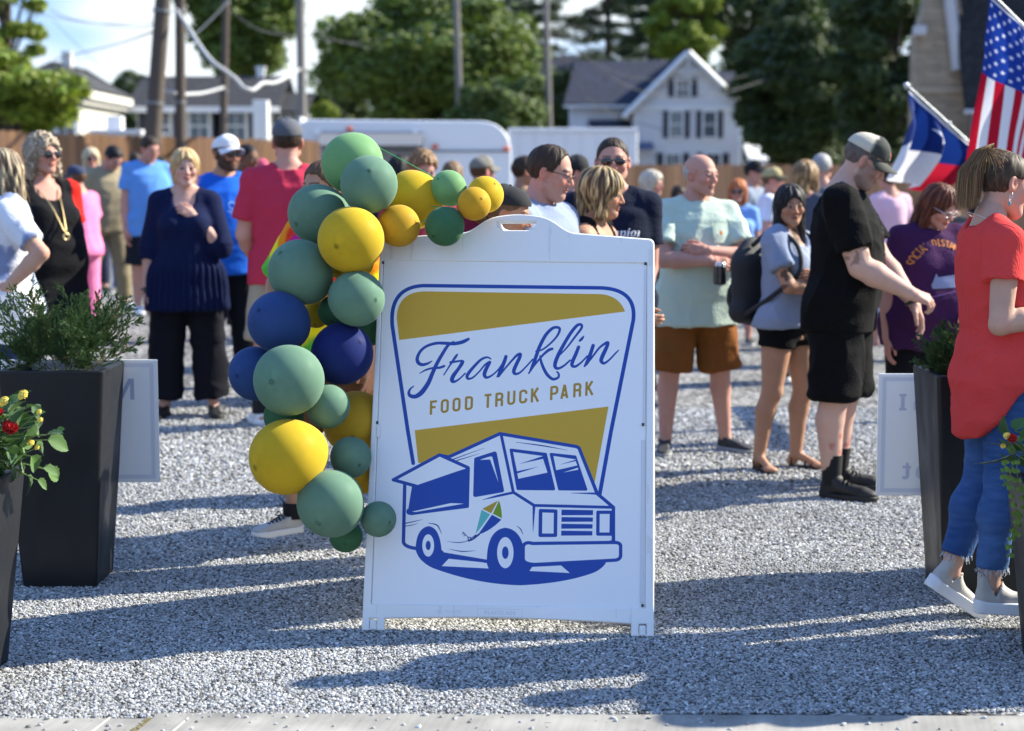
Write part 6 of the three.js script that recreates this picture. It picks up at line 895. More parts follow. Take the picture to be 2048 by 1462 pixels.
more('man in white tee just outside the right edge, his shadow on the gravel', 2440, 5.75, 270, 260, 'm', SK.pink, ['short', BR], '#b9bcc4', SH('#3a4252'), { fat: 0.4 });
more('woman in green tee just outside the right edge, her shadow on the gravel', 2700, 5.55, 300, 240, 'f', SK.tan, ['bob', BR], '#4f7a5c', '#2c3342', { fat: 0.5 });
// ---------------------------------------------------------------- carried things
{
  const c = backpackWearer, W = c.g, mk = (x, y, z) => V(x, y, z), s = c.s;
  W.updateMatrixWorld(true);
  const g = thing('backpack', 'black backpack worn by the woman in the grey tee', 'backpack', [0, 0, 0]); W.matrixWorld.decompose(g.position, g.quaternion, g.scale);
  const mat = phys([0.016, 0.016, 0.019], 0.75, { bumpMap: clothBump, bumpScale: 0.003 }), b = c.T(0, 0.655, -0.155);
  const F = new Field([-0.2, -0.26, -0.13], [0.2, 0.26, 0.13], 0.009); F.put(...ell([0, 0, 0], [0.15, 0.235, 0.085]), 0); F.put(...cone([-0.1, -0.16, 0], [0.1, -0.16, 0], 0.065, 0.065), 0.04); F.put(...cone([-0.09, 0.1, 0.01], [0.09, 0.1, 0.01], 0.06, 0.06), 0.05);
  obj('bag', soup([F.mesh()]).translate(b[0], b[1], b[2]), mat, g); const P = new Field([-0.14, -0.14, -0.06], [0.14, 0.14, 0.06], 0.009); P.put(...ell([0, 0, 0], [0.11, 0.1, 0.04]), 0); obj('front_pocket', soup([P.mesh()]).translate(b[0], b[1] - 0.09, b[2] - 0.075), mat, g);
  for (const k of [-1, 1]) obj('strap', tube([V(b[0] + k * 0.07, b[1] + 0.19, b[2] + 0.05), V(...c.T(k * 0.06, 0.835, -0.03)), V(...c.T(k * 0.068, 0.79, 0.075)), V(...c.T(k * 0.085, 0.7, 0.1)), V(...c.T(k * 0.115, 0.62, 0.02)), V(b[0] + k * 0.13, b[1] - 0.17, b[2] + 0.05)], 0.0125, 40, 6).scale(1, 1, 1), mat, g);
}
{
  const p = at(1440, 548, 9.38), g = thing('drink_koozie', 'black insulated drink holder hanging from the hand of the bald man', 'drink holder', [p.x, p.y - 0.06, p.z]);
  obj('sleeve', new THREE.LatheGeometry([[0.001, 0], [0.03, 0.002], [0.036, 0.012], [0.037, 0.1], [0.034, 0.104], [0.03, 0.1]].map((q) => new THREE.Vector2(...q)), 24), phys([0.014, 0.015, 0.02], 0.35, { clearcoat: 0.5 }), g); obj('can', new THREE.LatheGeometry([[0.001, 0.118], [0.026, 0.118], [0.028, 0.122], [0.031, 0.112], [0.031, 0.05]].map((q) => new THREE.Vector2(...q)), 24), METAL, g);
}
{
  const p = at(14, 640, 8.85), g = thing('paper_sheet', 'printed white sheet held at the hip of the blond woman', 'paper', p.toArray(), 0.35);
  const geo = new THREE.PlaneGeometry(0.18, 0.25, 10, 12), q = geo.attributes.position; for (let i = 0; i < q.count; i++) q.setZ(i, 0.018 * Math.sin(q.getX(i) * 14) + 0.01 * Math.sin(q.getY(i) * 11)); geo.computeVertexNormals(); geo.rotateZ(-0.12);
  obj('sheet', geo, phys([1, 1, 1], 1, { map: canvasTex(256, 340, (x) => { x.fillStyle = '#e4e5ea'; x.fillRect(0, 0, 256, 340); x.fillStyle = '#9a9db0'; for (let i = 0; i < 9; i++) x.fillRect(90, 40 + i * 14, 130 - (i % 3) * 20, 5); x.fillStyle = '#23242c'; x.fillRect(24, 90, 46, 60); x.strokeStyle = '#e4e5ea'; x.lineWidth = 6; x.beginPath(); x.arc(46, 112, 12, 0.5, 6); x.stroke(); }), transmission: 0.3, thickness: 0, side: THREE.DoubleSide }), g);
}
// ---------------------------------------------------------------- flags on slanting poles
{
  const CL = (tex) => phys([1, 1, 1], 1, { map: tex, transmission: 0.38, thickness: 0, side: THREE.DoubleSide, specularIntensity: 0.2, bumpMap: clothBump, bumpScale: 0.004 });
  const star = (c, x, y, r, rot = 0) => { c.beginPath(); for (let i = 0; i < 10; i++) { const a = rot - Math.PI / 2 + i * Math.PI / 5, q = i % 2 ? r * 0.4 : r; c.lineTo(x + Math.cos(a) * q, y + Math.sin(a) * q); } c.closePath(); c.fill(); };
  // texture space: x along the fly from the hoist, y down the hoist from the tip of the pole
  const lone = canvasTex(768, 512, (c) => { c.fillStyle = '#112a6a'; c.fillRect(0, 0, 256, 512); c.fillStyle = '#dcdce0'; c.fillRect(256, 0, 512, 256); c.fillStyle = '#a81c33'; c.fillRect(256, 256, 512, 256); c.fillStyle = '#e4e4e8'; star(c, 128, 256, 76, -1.57); c.fillRect(0, 0, 14, 512); });
  const stripes = canvasTex(1024, 640, (c) => { for (let i = 0; i < 13; i++) { c.fillStyle = i % 2 ? '#dddde0' : '#b0142c'; c.fillRect(0, i * 640 / 13, 1024, 640 / 13 + 1); } c.fillStyle = '#1c3a90'; c.fillRect(0, 0, 410, 640 * 7 / 13); c.fillStyle = '#e6e6ea'; for (let r = 0; r < 9; r++) for (let k = 0; k < (r % 2 ? 5 : 6); k++) star(c, 36 + (k * 2 + (r % 2)) * 34, 20 + r * 38, 15, -1.57); c.fillRect(0, 0, 10, 640); });
  const flag = (label, pole, d, hoist, flyL, flyR, tex, fold, seed) => {      // hoist: two pixels; flyL, flyR: paths of pixels that the two long edges follow
    const a = at(...pole[0]), b = at(...pole[1]), g = thing('flag', label, 'flag', a.toArray(), 0, 'flags on slanting poles'), L = (v) => v.sub(a);
    obj('pole', rod(V(0, 0, 0), L(b.clone()), 0.011, 0.0125, 12), std([0.2, 0.21, 0.23], 0.4, { metalness: 0.5 }), g); obj('finial', new THREE.SphereGeometry(0.018, 14, 10), METAL, g);
    const cu = (pts) => new THREE.CatmullRomCurve3(pts.map(([x, y, dd]) => L(at(x, y, dd)))), c0 = cu(flyL), c1 = cu(flyR), geo = new THREE.PlaneGeometry(1, 1, 60, 44), p = geo.attributes.position, u = geo.attributes.uv;
    for (let i = 0; i < p.count; i++) {
      const s = u.getX(i), t = 1 - u.getY(i), q = c0.getPoint(s).lerp(c1.getPoint(s), t), w = Math.sin(t * fold[0] + seed + s * fold[2]) * fold[1] * sstep(0, 0.25, s) + 0.03 * (noise(t * 5 + seed, s * 3) - 0.5);
      p.setXYZ(i, q.x + w * 0.25, q.y + 0.0, q.z + w);
    }
    geo.computeVertexNormals(); obj('cloth', geo, CL(tex), g);
    for (const t of [0.02, 0.5, 0.97]) { const q = L(b.clone()).multiplyScalar(t * hoist); obj('ring', new THREE.TorusGeometry(0.022, 0.005, 6, 16).lookAt(L(b.clone())).translate(q.x, q.y, q.z), METAL, g); }
  };
  flag('flag with one white star on blue, white and red bands, on a slanting pole', [[1812, 170, 12.4], [2150, 480, 12.4]], 12.4, 0.5, [[1818, 180, 12.38], [1801, 283, 12.3], [1790, 326, 12.35], [1783, 356, 12.5]], [[1940, 292, 12.38], [1937, 346, 12.6], [1913, 374, 12.75], [1885, 398, 12.75]], lone, [15, 0.17, 2.0], 1);
  flag('flag with white stars on blue over red and white stripes, hanging at the right', [[1972, -22, 10.6], [2200, 205, 10.6]], 10.6, 0.8, [[1982, -8, 10.58], [1976, 120, 10.5], [1958, 230, 10.5], [1938, 350, 10.55]], [[2120, 128, 10.58], [2128, 240, 10.7], [2118, 330, 10.7], [2105, 400, 10.7]], stripes, [9, 0.07, 1.0], 4);
  // the post outside the picture that both poles are fixed to
  const q = at(2185, 430, 11.4), g = thing('steel_post', 'grey steel post beyond the right edge carrying the two flag poles', 'post', [q.x, groundY(q.x, q.z), q.z]);
  obj('shaft', rod(V(0, 0, 0), V(0, 3.2, 0), 0.04, 0.04, 14), std([0.3, 0.31, 0.33], 0.5, { metalness: 0.6 }), g); obj('base_plate', rbx(0.22, 0.02, 0.22, 0.005, 0, 0.012, 0), METAL, g); obj('bracket', rbx(0.1, 0.1, 2.0, 0.01, 0, 1.62, -0.1), METAL, g); obj('upper_bracket', rbx(0.1, 0.1, 1.4, 0.01, 0, 2.3, 0.4), METAL, g);
}

// ---------------------------------------------------------------- fences of upright pickets
{
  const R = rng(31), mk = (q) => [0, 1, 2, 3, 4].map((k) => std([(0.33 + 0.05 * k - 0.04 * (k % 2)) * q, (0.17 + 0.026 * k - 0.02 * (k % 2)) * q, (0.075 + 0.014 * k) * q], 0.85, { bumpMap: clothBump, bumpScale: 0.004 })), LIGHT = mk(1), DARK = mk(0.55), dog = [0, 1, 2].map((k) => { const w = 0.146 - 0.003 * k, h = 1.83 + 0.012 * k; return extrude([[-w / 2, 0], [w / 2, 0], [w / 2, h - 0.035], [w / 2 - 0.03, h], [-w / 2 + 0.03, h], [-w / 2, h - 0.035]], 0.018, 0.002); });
  const fence = (a, b, label, tones = LIGHT) => {
    const d = b.clone().sub(a), n = Math.floor(d.length() / 0.152), g = thing('picket_fence', label, 'fence', a.toArray(), Math.atan2(-d.z, d.x), 'brown wooden fences round the lot'), L = d.length();
    for (let i = 0; i < n; i++) { const m = obj('picket', dog[(R() * 3) | 0], tones[(R() * 5) | 0], g); m.position.set(0.08 + i * 0.152, (R() - 0.5) * 0.02 + (b.y - a.y) * i / n, (R() - 0.5) * 0.004); }
    for (const y of [0.35, 0.95, 1.55]) obj('rail', rbx(L, 0.09, 0.04, 0.004, L / 2, y, -0.024), tones[1], g);
    for (let x = 0.1; x < L; x += 2.4) obj('post', rbx(0.1, 1.8, 0.1, 0.006, x, 0.9, -0.098), tones[0], g);
  };
  const P = (px, z) => { const p = at(px, 400, z); p.y = groundY(p.x, -z) + 0.03; return p; };
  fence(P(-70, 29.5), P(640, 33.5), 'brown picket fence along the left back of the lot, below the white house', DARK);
  fence(P(1200, 39), P(1700, 40), 'brown picket fence in front of the gabled white house');
  fence(P(1702, 40), P(2110, 36), 'brown picket fence below the tan stone building at the right');
}

// ---------------------------------------------------------------- food trailer, long white trailer
{
  const W = phys([0.78, 0.78, 0.79], 0.35, { clearcoat: 0.4, clearcoatRoughness: 0.3 }), z = 35.5, a = at(596, 242, z), b = at(1020, 242, z), gy = groundY(a.x, -z), H = a.y - gy, L = b.x - a.x, g = thing('food_trailer', 'white food trailer with rounded corner and open serving hatch', 'trailer', [a.x, gy, -z]);
  const y0 = 0.45, r = 0.72, sh = new THREE.Shape(); sh.moveTo(0, y0); sh.lineTo(L, y0); sh.lineTo(L, H - r); sh.quadraticCurveTo(L, H, L - r, H - 0.03); sh.lineTo(0.3, H); sh.quadraticCurveTo(0, H, 0, H - 0.3); sh.lineTo(0, y0);
  const X = (px) => at(px, 300, z).x - a.x, Y = (py) => at(800, py, z).y - gy, hx0 = X(642), hx1 = X(846), hy0 = Y(372), hy1 = Y(268), hole = new THREE.Path(); hole.moveTo(hx0, hy0); hole.lineTo(hx1, hy0); hole.lineTo(hx1, hy1); hole.lineTo(hx0, hy1); hole.lineTo(hx0, hy0);
  const sol = sh.clone(), front = sh.clone(); front.holes.push(hole);
  obj('side_wall', new THREE.ExtrudeGeometry(front, { depth: 0.05, bevelEnabled: true, bevelSize: 0.03, bevelThickness: 0.05, bevelSegments: 3, curveSegments: 12 }).translate(0, 0, -0.05), W, g);
  obj('body', new THREE.ExtrudeGeometry(sol, { depth: 1.2, bevelEnabled: true, bevelSize: 0.03, bevelThickness: 0.05, bevelSegments: 3, curveSegments: 12 }).translate(0, 0, -2.2), W, g);
  obj('roof', (() => { const s = new THREE.Shape(); s.moveTo(0, H - 0.35); s.lineTo(0.04, H - 0.04); s.lineTo(L - r, H - 0.06); s.lineTo(L - 0.1, H - r); s.lineTo(L - 0.2, H - r); s.lineTo(L - r, H - 0.12); s.lineTo(0.1, H - 0.12); s.lineTo(0, H - 0.35); return new THREE.ExtrudeGeometry(s, { depth: 1.0, bevelEnabled: false }).translate(0, 0, -1.02); })(), W, g);
  obj('floor', bx(L - 0.1, 0.08, 1.0, L / 2, y0 + 0.05, -0.55), std([0.12, 0.12, 0.12], 0.8), g); obj('end_wall', bx(0.05, 1.6, 1.0, L - 0.03, y0 + 0.85, -0.55), W, g); obj('far_end_wall', bx(0.05, 1.9, 1.0, 0.03, y0 + 0.95, -0.55), W, g);
  obj('hatch_flap', rbx(hx1 - hx0, 0.9, 0.05, 0.01, 0, -0.45, 0).rotateX(-1.25).translate((hx0 + hx1) / 2, hy1 + 0.02, 0.06), phys([0.16, 0.16, 0.165], 0.5), g); obj('counter', rbx(hx1 - hx0 + 0.1, 0.05, 0.4, 0.01, (hx0 + hx1) / 2, hy0, 0.22), METAL, g);
  for (const x of [hx0 + 0.1, hx1 - 0.1]) obj('flap_strut', rod(V(x, hy1 - 0.55, 0.06), V(x, hy1 - 0.2, 0.72), 0.014), METAL, g);
  obj('shelf', merge([bx(hx1 - hx0 - 0.2, 0.04, 0.25, (hx0 + hx1) / 2, hy0 + 0.75, -0.9), bx(0.7, 0.5, 0.3, hx0 + 0.6, hy0 + 0.35, -0.85)]), std([0.3, 0.3, 0.32], 0.4), g);
  obj('trim_line', merge([bx(L - hx1 - 0.1, 0.045, 0.02, (hx1 + L) / 2 + 0.05, Y(302), 0.07), bx(hx0 - 0.05, 0.045, 0.02, hx0 / 2, Y(302), 0.07)]), std([0.2, 0.22, 0.27], 0.5), g);
  for (const [px, py] of [[871, 293], [1013, 298], [700, 258]]) obj('marker_light', new THREE.SphereGeometry(0.05, 12, 8).scale(1.4, 1, 0.6).translate(X(px), Y(py), 0.11), phys([0.75, 0.12, 0.02], 0.3, { clearcoat: 0.5 }), g);
  for (const px of [637, 832]) obj('round_lamp', new THREE.CylinderGeometry(0.07, 0.07, 0.06, 18).rotateX(1.57).translate(X(px), Y(264), 0.1), phys([0.85, 0.85, 0.86], 0.15, { clearcoat: 1 }), g);
  for (const x of [1.6, 2.5]) { const w = obj('wheel', new THREE.CylinderGeometry(0.34, 0.34, 0.22, 28).rotateX(1.57).translate(x, 0.34, 0), std([0.02, 0.02, 0.02], 0.9), g); obj('rim', new THREE.CylinderGeometry(0.19, 0.2, 0.03, 20).rotateX(1.57).translate(x, 0.34, 0.12), METAL, w); }
  obj('tongue', rod(V(L, 0.45, -1), V(L + 1.0, 0.42, -1), 0.05), BLACKP, g);

  const z2 = 46, p = at(1016, 256, z2), q = at(1276, 258, z2), gy2 = 0, H2 = p.y - gy2, L2 = q.x - p.x, t = thing('box_trailer', 'long white box trailer with ribbed side, behind the heads by the sign', 'trailer', [p.x, gy2, -z2]);
  obj('box', rbx(L2, H2 - 0.9, 2.4, 0.05, L2 / 2, 0.9 + (H2 - 0.9) / 2, -1.2), phys([0.74, 0.74, 0.75], 0.45), t);
  for (let x = 0.3; x < L2; x += 0.41) obj('rib', rbx(0.05, H2 - 1.05, 0.03, 0.006, x, 0.9 + (H2 - 0.9) / 2, 0.012), std([0.7, 0.7, 0.72], 0.5), t);
  obj('lower_rail', rbx(L2, 0.12, 0.06, 0.01, L2 / 2, 0.95, 0.02), std([0.45, 0.46, 0.5], 0.5), t); obj('upper_rail', rbx(L2, 0.1, 0.06, 0.01, L2 / 2, H2 - 0.06, 0.02), std([0.7, 0.7, 0.72], 0.5), t);
  for (const x of [0.8, 1.7]) { const w = obj('wheel', new THREE.CylinderGeometry(0.48, 0.48, 0.28, 28).rotateX(1.57).translate(x, 0.48, -0.2), std([0.02, 0.02, 0.02], 0.9), t); obj('rim', new THREE.CylinderGeometry(0.28, 0.28, 0.03, 20).rotateX(1.57).translate(x, 0.48, -0.05), METAL, w); }
  obj('support_leg', bx(0.12, 0.9, 0.12, L2 - 0.6, 0.45, -0.3), BLACKP, t);
}

// ---------------------------------------------------------------- houses
{
  const sid = dataTex(128, (u, v) => { const k = (v * 8) % 1; return [0.93 - (k < 0.12 ? 0.25 : 0) + 0.04 * (k - 0.5), 0.93 - (k < 0.12 ? 0.25 : 0) + 0.04 * (k - 0.5), 0.93 - (k < 0.12 ? 0.25 : 0) + 0.04 * (k - 0.5)]; }, true), sidb = dataTex(128, (u, v) => (v * 8) % 1);
  const shg = (() => { const a = tile(20, 24, 2, 61); return dataTex(256, (u, v) => { const row = Math.floor(v * 24), k = (v * 24) % 1, c = a(Math.floor(u * 20 + (row % 2) * 0.5) / 20, row / 24); const q = 0.55 + 0.5 * c - (k < 0.15 ? 0.25 : 0); return [q, q, q]; }, true); })();
  const SID = (c) => std(c, 0.75, { map: sid, bumpMap: sidb, bumpScale: 0.015 }), ROOF = (c) => std(c, 0.9, { map: shg, bumpMap: shg, bumpScale: 0.02 }), WHT = std([0.78, 0.78, 0.77], 0.6), SHU = std([0.025, 0.03, 0.04], 0.6), GLS = phys([0.035, 0.045, 0.06], 0.08, { clearcoat: 1 });
  const uvm = (g, k = 1) => { const p = g.attributes.position, n = g.attributes.normal, u = g.attributes.uv; for (let i = 0; i < p.count; i++) u.setXY(i, (Math.abs(n.getX(i)) > 0.7 ? p.getZ(i) : p.getX(i)) * k, p.getY(i) * k); return g; };
  const shape = (pts, d) => uvm(extrude(pts, d));
  const win = (par, x, y, w, h, zf, sh = true) => {
    const f = obj('window', merge([bx(w + 0.16, 0.1, 0.1, x, y + h / 2 + 0.05, zf), bx(w + 0.2, 0.1, 0.14, x, y - h / 2 - 0.05, zf + 0.02), bx(0.1, h, 0.1, x - w / 2 - 0.05, y, zf), bx(0.1, h, 0.1, x + w / 2 + 0.05, y, zf)]), WHT, par);
    obj('pane', bx(w, h / 2 - 0.03, 0.03, x, y + h / 4 + 0.015, zf - 0.01), GLS, f); obj('pane', bx(w, h / 2 - 0.03, 0.03, x, y - h / 4 - 0.015, zf - 0.02), GLS, f); obj('sash_bar', bx(w, 0.06, 0.06, x, y, zf), WHT, f); obj('muntin', bx(0.03, h, 0.04, x, y, zf - 0.005), WHT, f);
    if (sh) for (const k of [-1, 1]) { const s = obj('shutter', rbx(w * 0.46, h + 0.1, 0.05, 0.008, x + k * (w * 0.73 + 0.16), y, zf + 0.02), SHU, par); }
  };
  const slope = (par, name, pts, th, mat) => { // a roof sheet: 4 corners, thickness upwards
    const [a, b, c, d] = pts.map((p) => V(...p)), n = b.clone().sub(a).cross(d.clone().sub(a)).normalize(); if (n.y < 0) n.negate(); const up = (v) => v.clone().addScaledVector(n, th), Q = [a, b, c, d, up(a), up(b), up(c), up(d)], P = [], U = [], f = (i, j, k, l) => { for (const q of [i, j, k, i, k, l]) { P.push(...Q[q].toArray()); const w = Q[q].clone().sub(a), e = b.clone().sub(a).normalize(), s = d.clone().sub(a).normalize(); U.push(w.dot(e) * 0.3, w.dot(s) * 0.3); } };
    f(4, 5, 6, 7); f(3, 2, 1, 0); f(0, 1, 5, 4); f(1, 2, 6, 5); f(2, 3, 7, 6); f(3, 0, 4, 7);
    const g = new THREE.BufferGeometry(); g.setAttribute('position', new THREE.Float32BufferAttribute(P, 3)); g.setAttribute('uv', new THREE.Float32BufferAttribute(U, 2)); g.computeVertexNormals(); return obj(name, g, mat, par);
  };
  // gabled white house
  {
    const z = 92, o = at(1265, 340, z), k = z / FOCAL, X = (px) => (px - 1265) * k, Y = (py) => at(1265, py, z).y, g = thing('gabled_house', 'white two storey gabled house with dark shutters and blue grey roof', 'house', [o.x, 0, -z]), w = SID([0.88, 0.88, 0.9]), rf = ROOF([0.03, 0.04, 0.08]);
    const x0 = X(1266), x1 = X(1482), e = Y(212), ap = Y(104), xm = X(1372), D = 9;
    obj('front_wing', shape([[x0, 0], [x1, 0], [x1, e], [xm, ap - 0.1], [x0, e]], D).translate(0, 0, -D), w, g);
    const ov = 0.55, dl = (ap - e) / (xm - x0), dr = (ap - e) / (x1 - xm);
    slope(g, 'roof', [[x0 - ov, e - ov * dl, 0.5], [xm, ap, 0.5], [xm, ap, -D], [x0 - ov, e - ov * dl, -D]], 0.16, rf); slope(g, 'roof', [[x1 + ov, e - ov * dr, 0.5], [xm, ap, 0.5], [xm, ap, -D], [x1 + ov, e - ov * dr, -D]], 0.16, rf);
    for (const [xa, ya, s] of [[x0 - ov, e - ov * dl, 1], [x1 + ov, e - ov * dr, -1]]) obj('bargeboard', rod(V(xa, ya - 0.05, 0.52), V(xm, ap - 0.05, 0.52), 0.16, 0.16, 4), WHT, g);
    obj('band', merge([bx(x1 - x0 + 0.1, 0.2, 0.1, (x0 + x1) / 2, e - 0.1, 0.05), bx(1.9, 0.12, 0.1, xm, Y(145), 0.06)]), WHT, g); obj('gable_ornament', merge([bx(0.1, 1.1, 0.1, xm, ap - 0.75, 0.45), bx(1.2, 0.1, 0.1, xm, ap - 1.0, 0.45)]), WHT, g);
    for (const q of [x0 + 0.12, x1 - 0.12]) obj('corner_board', bx(0.24, e, 0.12, q, e / 2, 0.03), WHT, g);
    win(g, X(1363), Y(176), 0.62, 0.85, 0.04); win(g, X(1351), Y(249), 0.56, 1.3, 0.04); win(g, X(1417), Y(249), 0.56, 1.3, 0.04); win(g, X(1345), Y(335), 0.72, 1.4, 0.04); win(g, X(1424), Y(335), 0.72, 1.4, 0.04);
    // long wing to the left, set back, its roof facing the camera
    const l0 = X(1145), l1 = x0, ye = Y(204), yr = Y(112), zb = -2.4;
    obj('side_wing', uvm(bx(l1 - l0 + 4, ye, 6.5, (l0 + l1 + 4) / 2, ye / 2, zb - 3.25)), w, g); slope(g, 'roof', [[l0 - 0.4, ye - 0.15, zb + 0.5], [xm + 1, ye - 0.15, zb + 0.5], [xm + 1, yr, zb - 3.2], [X(1158), yr, zb - 3.2]], 0.16, rf); slope(g, 'roof', [[l0 - 0.4, ye - 0.15, zb - 6.8], [xm + 1, ye - 0.15, zb - 6.8], [xm + 1, yr, zb - 3.3], [X(1158), yr, zb - 3.3]], 0.16, rf);
    obj('eave_board', bx(l1 - l0 + 0.4, 0.22, 0.1, (l0 + l1) / 2 - 0.2, ye - 0.1, zb + 0.5), WHT, g); obj('lean_to', uvm(bx(3.2, Y(258), 1.6, X(1215), Y(258) / 2, zb + 0.8)), w, g);
    const pt = slope(g, 'porch_roof', [[X(1180), Y(262), zb + 2.4], [X(1272), Y(262), zb + 2.4], [X(1272), Y(240), zb], [X(1180), Y(240), zb]], 0.1, rf);
    // roof running off to the right, porch with sloping roof
    slope(g, 'roof', [[x1 - 2.4, Y(204), -1.2], [X(1492), Y(206), -1.2], [X(1487), Y(138), -4.6], [xm + 0.8, Y(138), -4.6]], 0.16, rf); obj('rear_wing', uvm(bx(4, Y(206), 6, X(1486) - 2, Y(206) / 2, -5)), w, g);
    slope(g, 'porch_roof', [[X(1482), Y(322), 2.6], [X(1562), Y(330), 2.6], [X(1545), Y(300), 0], [X(1482), Y(288), 0]], 0.12, std([0.7, 0.71, 0.74], 0.5)); obj('porch_beam', bx(2.2, 0.25, 0.15, X(1522), Y(330), 2.5), WHT, g); for (const px of [1487, 1520, 1555]) obj('porch_post', rbx(0.16, Y(332), 0.16, 0.02, X(px), Y(332) / 2, 2.5), WHT, g);
    obj('awning', slope(g, 'awning_sheet', [[X(1270), Y(300), 1.3], [X(1304), Y(300), 1.3], [X(1304), Y(286), 0.02], [X(1270), Y(286), 0.02]], 0.05, std([0.1, 0.12, 0.2], 0.7)).geometry.clone().translate(0, -0.02, 0.01), std([0.12, 0.13, 0.2], 0.7), g); obj('door', bx(1, 2.1, 0.08, X(1287), 1.2, 0.05), std([0.05, 0.06, 0.09], 0.5), g);
  }
  // second house further left behind the trees
  {
    const z = 104, o = at(1070, 330, z), k = z / FOCAL, g = thing('dark_roofed_house', 'slate roofed house partly hidden between the round tree and the gabled house', 'house', [o.x, 0, -z]), Y = (py) => at(1000, py, z).y;
    obj('wall', uvm(bx(6, Y(200), 6, 0, Y(200) / 2, -3)), SID([0.6, 0.52, 0.44]), g); slope(g, 'roof', [[-3.4, Y(205), 0.4], [3.2, Y(205), 0.4], [2.6, Y(108), -3], [-2.8, Y(108), -3]], 0.15, ROOF([0.05, 0.052, 0.075])); slope(g, 'roof', [[-3.4, Y(205), -6.4], [3.2, Y(205), -6.4], [2.6, Y(108), -3.1], [-2.8, Y(108), -3.1]], 0.15, ROOF([0.05, 0.052, 0.075])); win(g, 0.4, Y(250), 0.8, 1.3, 0.04);
  }
  // cream house at the left with hipped roof
  {
    const z = 66, k = z / FOCAL, o = at(30, 300, z), X = (px) => (px - 30) * k, Y = (py) => at(30, py, z).y, g = thing('cream_house', 'cream house with dark hipped roof behind the bright green tree', 'house', [o.x, 0, -z]), xr = X(158), top = Y(196), dep = 7;
    obj('wall', uvm(bx(xr, top, dep, xr / 2, top / 2, -dep / 2)), SID([0.7, 0.68, 0.6]), g); obj('cornice', merge([bx(xr + 0.9, 0.28, dep + 0.9, xr / 2, top + 0.14, -dep / 2), bx(xr + 0.5, 0.2, dep + 0.5, xr / 2, top - 0.1, -dep / 2)]), std([0.62, 0.6, 0.55], 0.7), g);
    const rt = ROOF([0.06, 0.06, 0.068]), ty = Y(122), i = 1.35; const c = [[-0.45, 0.45], [xr + 0.45, 0.45], [xr + 0.45, -dep - 0.45], [-0.45, -dep - 0.45]], d = [[i, -i], [xr - i, -i], [xr - i, -dep + i], [i, -dep + i]];
    for (let q = 0; q < 4; q++) { const w = (q + 1) % 4; slope(g, 'roof', [[c[q][0], top + 0.3, c[q][1]], [c[w][0], top + 0.3, c[w][1]], [d[w][0], ty, d[w][1]], [d[q][0], ty, d[q][1]]], 0.08, rt); } obj('roof_deck', bx(xr - 2 * i + 0.2, 0.15, dep - 2 * i + 0.2, xr / 2, ty, -dep / 2), std([0.5, 0.5, 0.5], 0.8), g);
    obj('chimney', bx(0.36, 0.6, 0.36, X(112), ty + 0.2, -2), std([0.62, 0.6, 0.56], 0.8), g);
    win(g, X(133), Y(250), 0.6, 1.5, 0.04, false); win(g, X(80), Y(250), 0.6, 1.5, 0.04, false);
  }
  // long white house with shutters
  {
    const z = 74, k = z / FOCAL, o = at(275, 310, z), X = (px) => (px - 275) * k, Y = (py) => at(275, py, z).y, g = thing('long_white_house', 'long low white house with dark shutters behind the utility poles', 'house', [o.x, 0, -z]), xr = X(545), e = Y(217), r = Y(168), dep = 7, w = SID([0.78, 0.78, 0.79]), rt = ROOF([0.035, 0.036, 0.044]);
    obj('wall', uvm(bx(xr, e, dep, xr / 2, e / 2, -dep / 2)), w, g); slope(g, 'roof', [[-0.4, e - 0.1, 0.5], [xr + 0.3, e - 0.1, 0.5], [xr + 0.3, r + 0.4, -dep / 2], [-0.4, r + 0.4, -dep / 2]], 0.14, rt); slope(g, 'roof', [[-0.4, e - 0.1, -dep - 0.5], [xr + 0.3, e - 0.1, -dep - 0.5], [xr + 0.3, r + 0.4, -dep / 2 - 0.1], [-0.4, r + 0.4, -dep / 2 - 0.1]], 0.14, rt);
    obj('eave_board', bx(xr + 0.7, 0.24, 0.1, xr / 2, e - 0.06, 0.5), WHT, g); for (const px of [322, 399, 472]) win(g, X(px), Y(252), 0.78, 1.35, 0.04);
    obj('porch_column', rbx(0.62, e + 0.3, 0.62, 0.04, X(528), (e + 0.3) / 2, 0.9), WHT, g); 
    obj('side_wing', uvm(bx(X(606) - xr, Y(225), 5, (X(606) + xr) / 2, Y(225) / 2, -3)), SID([0.6, 0.6, 0.6]), g); slope(g, 'roof', [[xr, Y(228), 0], [X(612), Y(228), 0], [X(612), Y(184), -3], [xr, Y(184), -3]], 0.12, rt); win(g, X(574), Y(262), 0.7, 1.4, -0.46, true);
    for (const px of [297, 499]) { const c = obj('chimney', bx(0.32, 1.0, 0.32, X(px), r + 0.35, -dep / 2), WHT, g); obj('chimney_cap', bx(0.42, 0.1, 0.42, X(px), r + 0.89, -dep / 2), WHT, c); }
    const sh = thing('low_shed', 'low white outbuilding between the cream house and the long white house', 'shed', [at(184, 300, 60).x, 0, -60]), q = 60 / FOCAL, sy = at(200, 268, 60).y; obj('wall', uvm(bx(98 * q, sy, 4, 49 * q, sy / 2, -2)), SID([0.74, 0.74, 0.75]), sh); obj('roof', rbx(104 * q, 0.14, 4.4, 0.03, 49 * q, sy + 0.07, -2), std([0.6, 0.6, 0.62], 0.7), sh); obj('vent_box', bx(0.5, 0.55, 0.5, 22 * q, sy + 0.4, -2), std([0.7, 0.7, 0.7], 0.6), sh); obj('door', bx(0.9, 1.9, 0.06, 70 * q, 0.97, 0.03), std([0.4, 0.41, 0.42], 0.5), sh);
  }
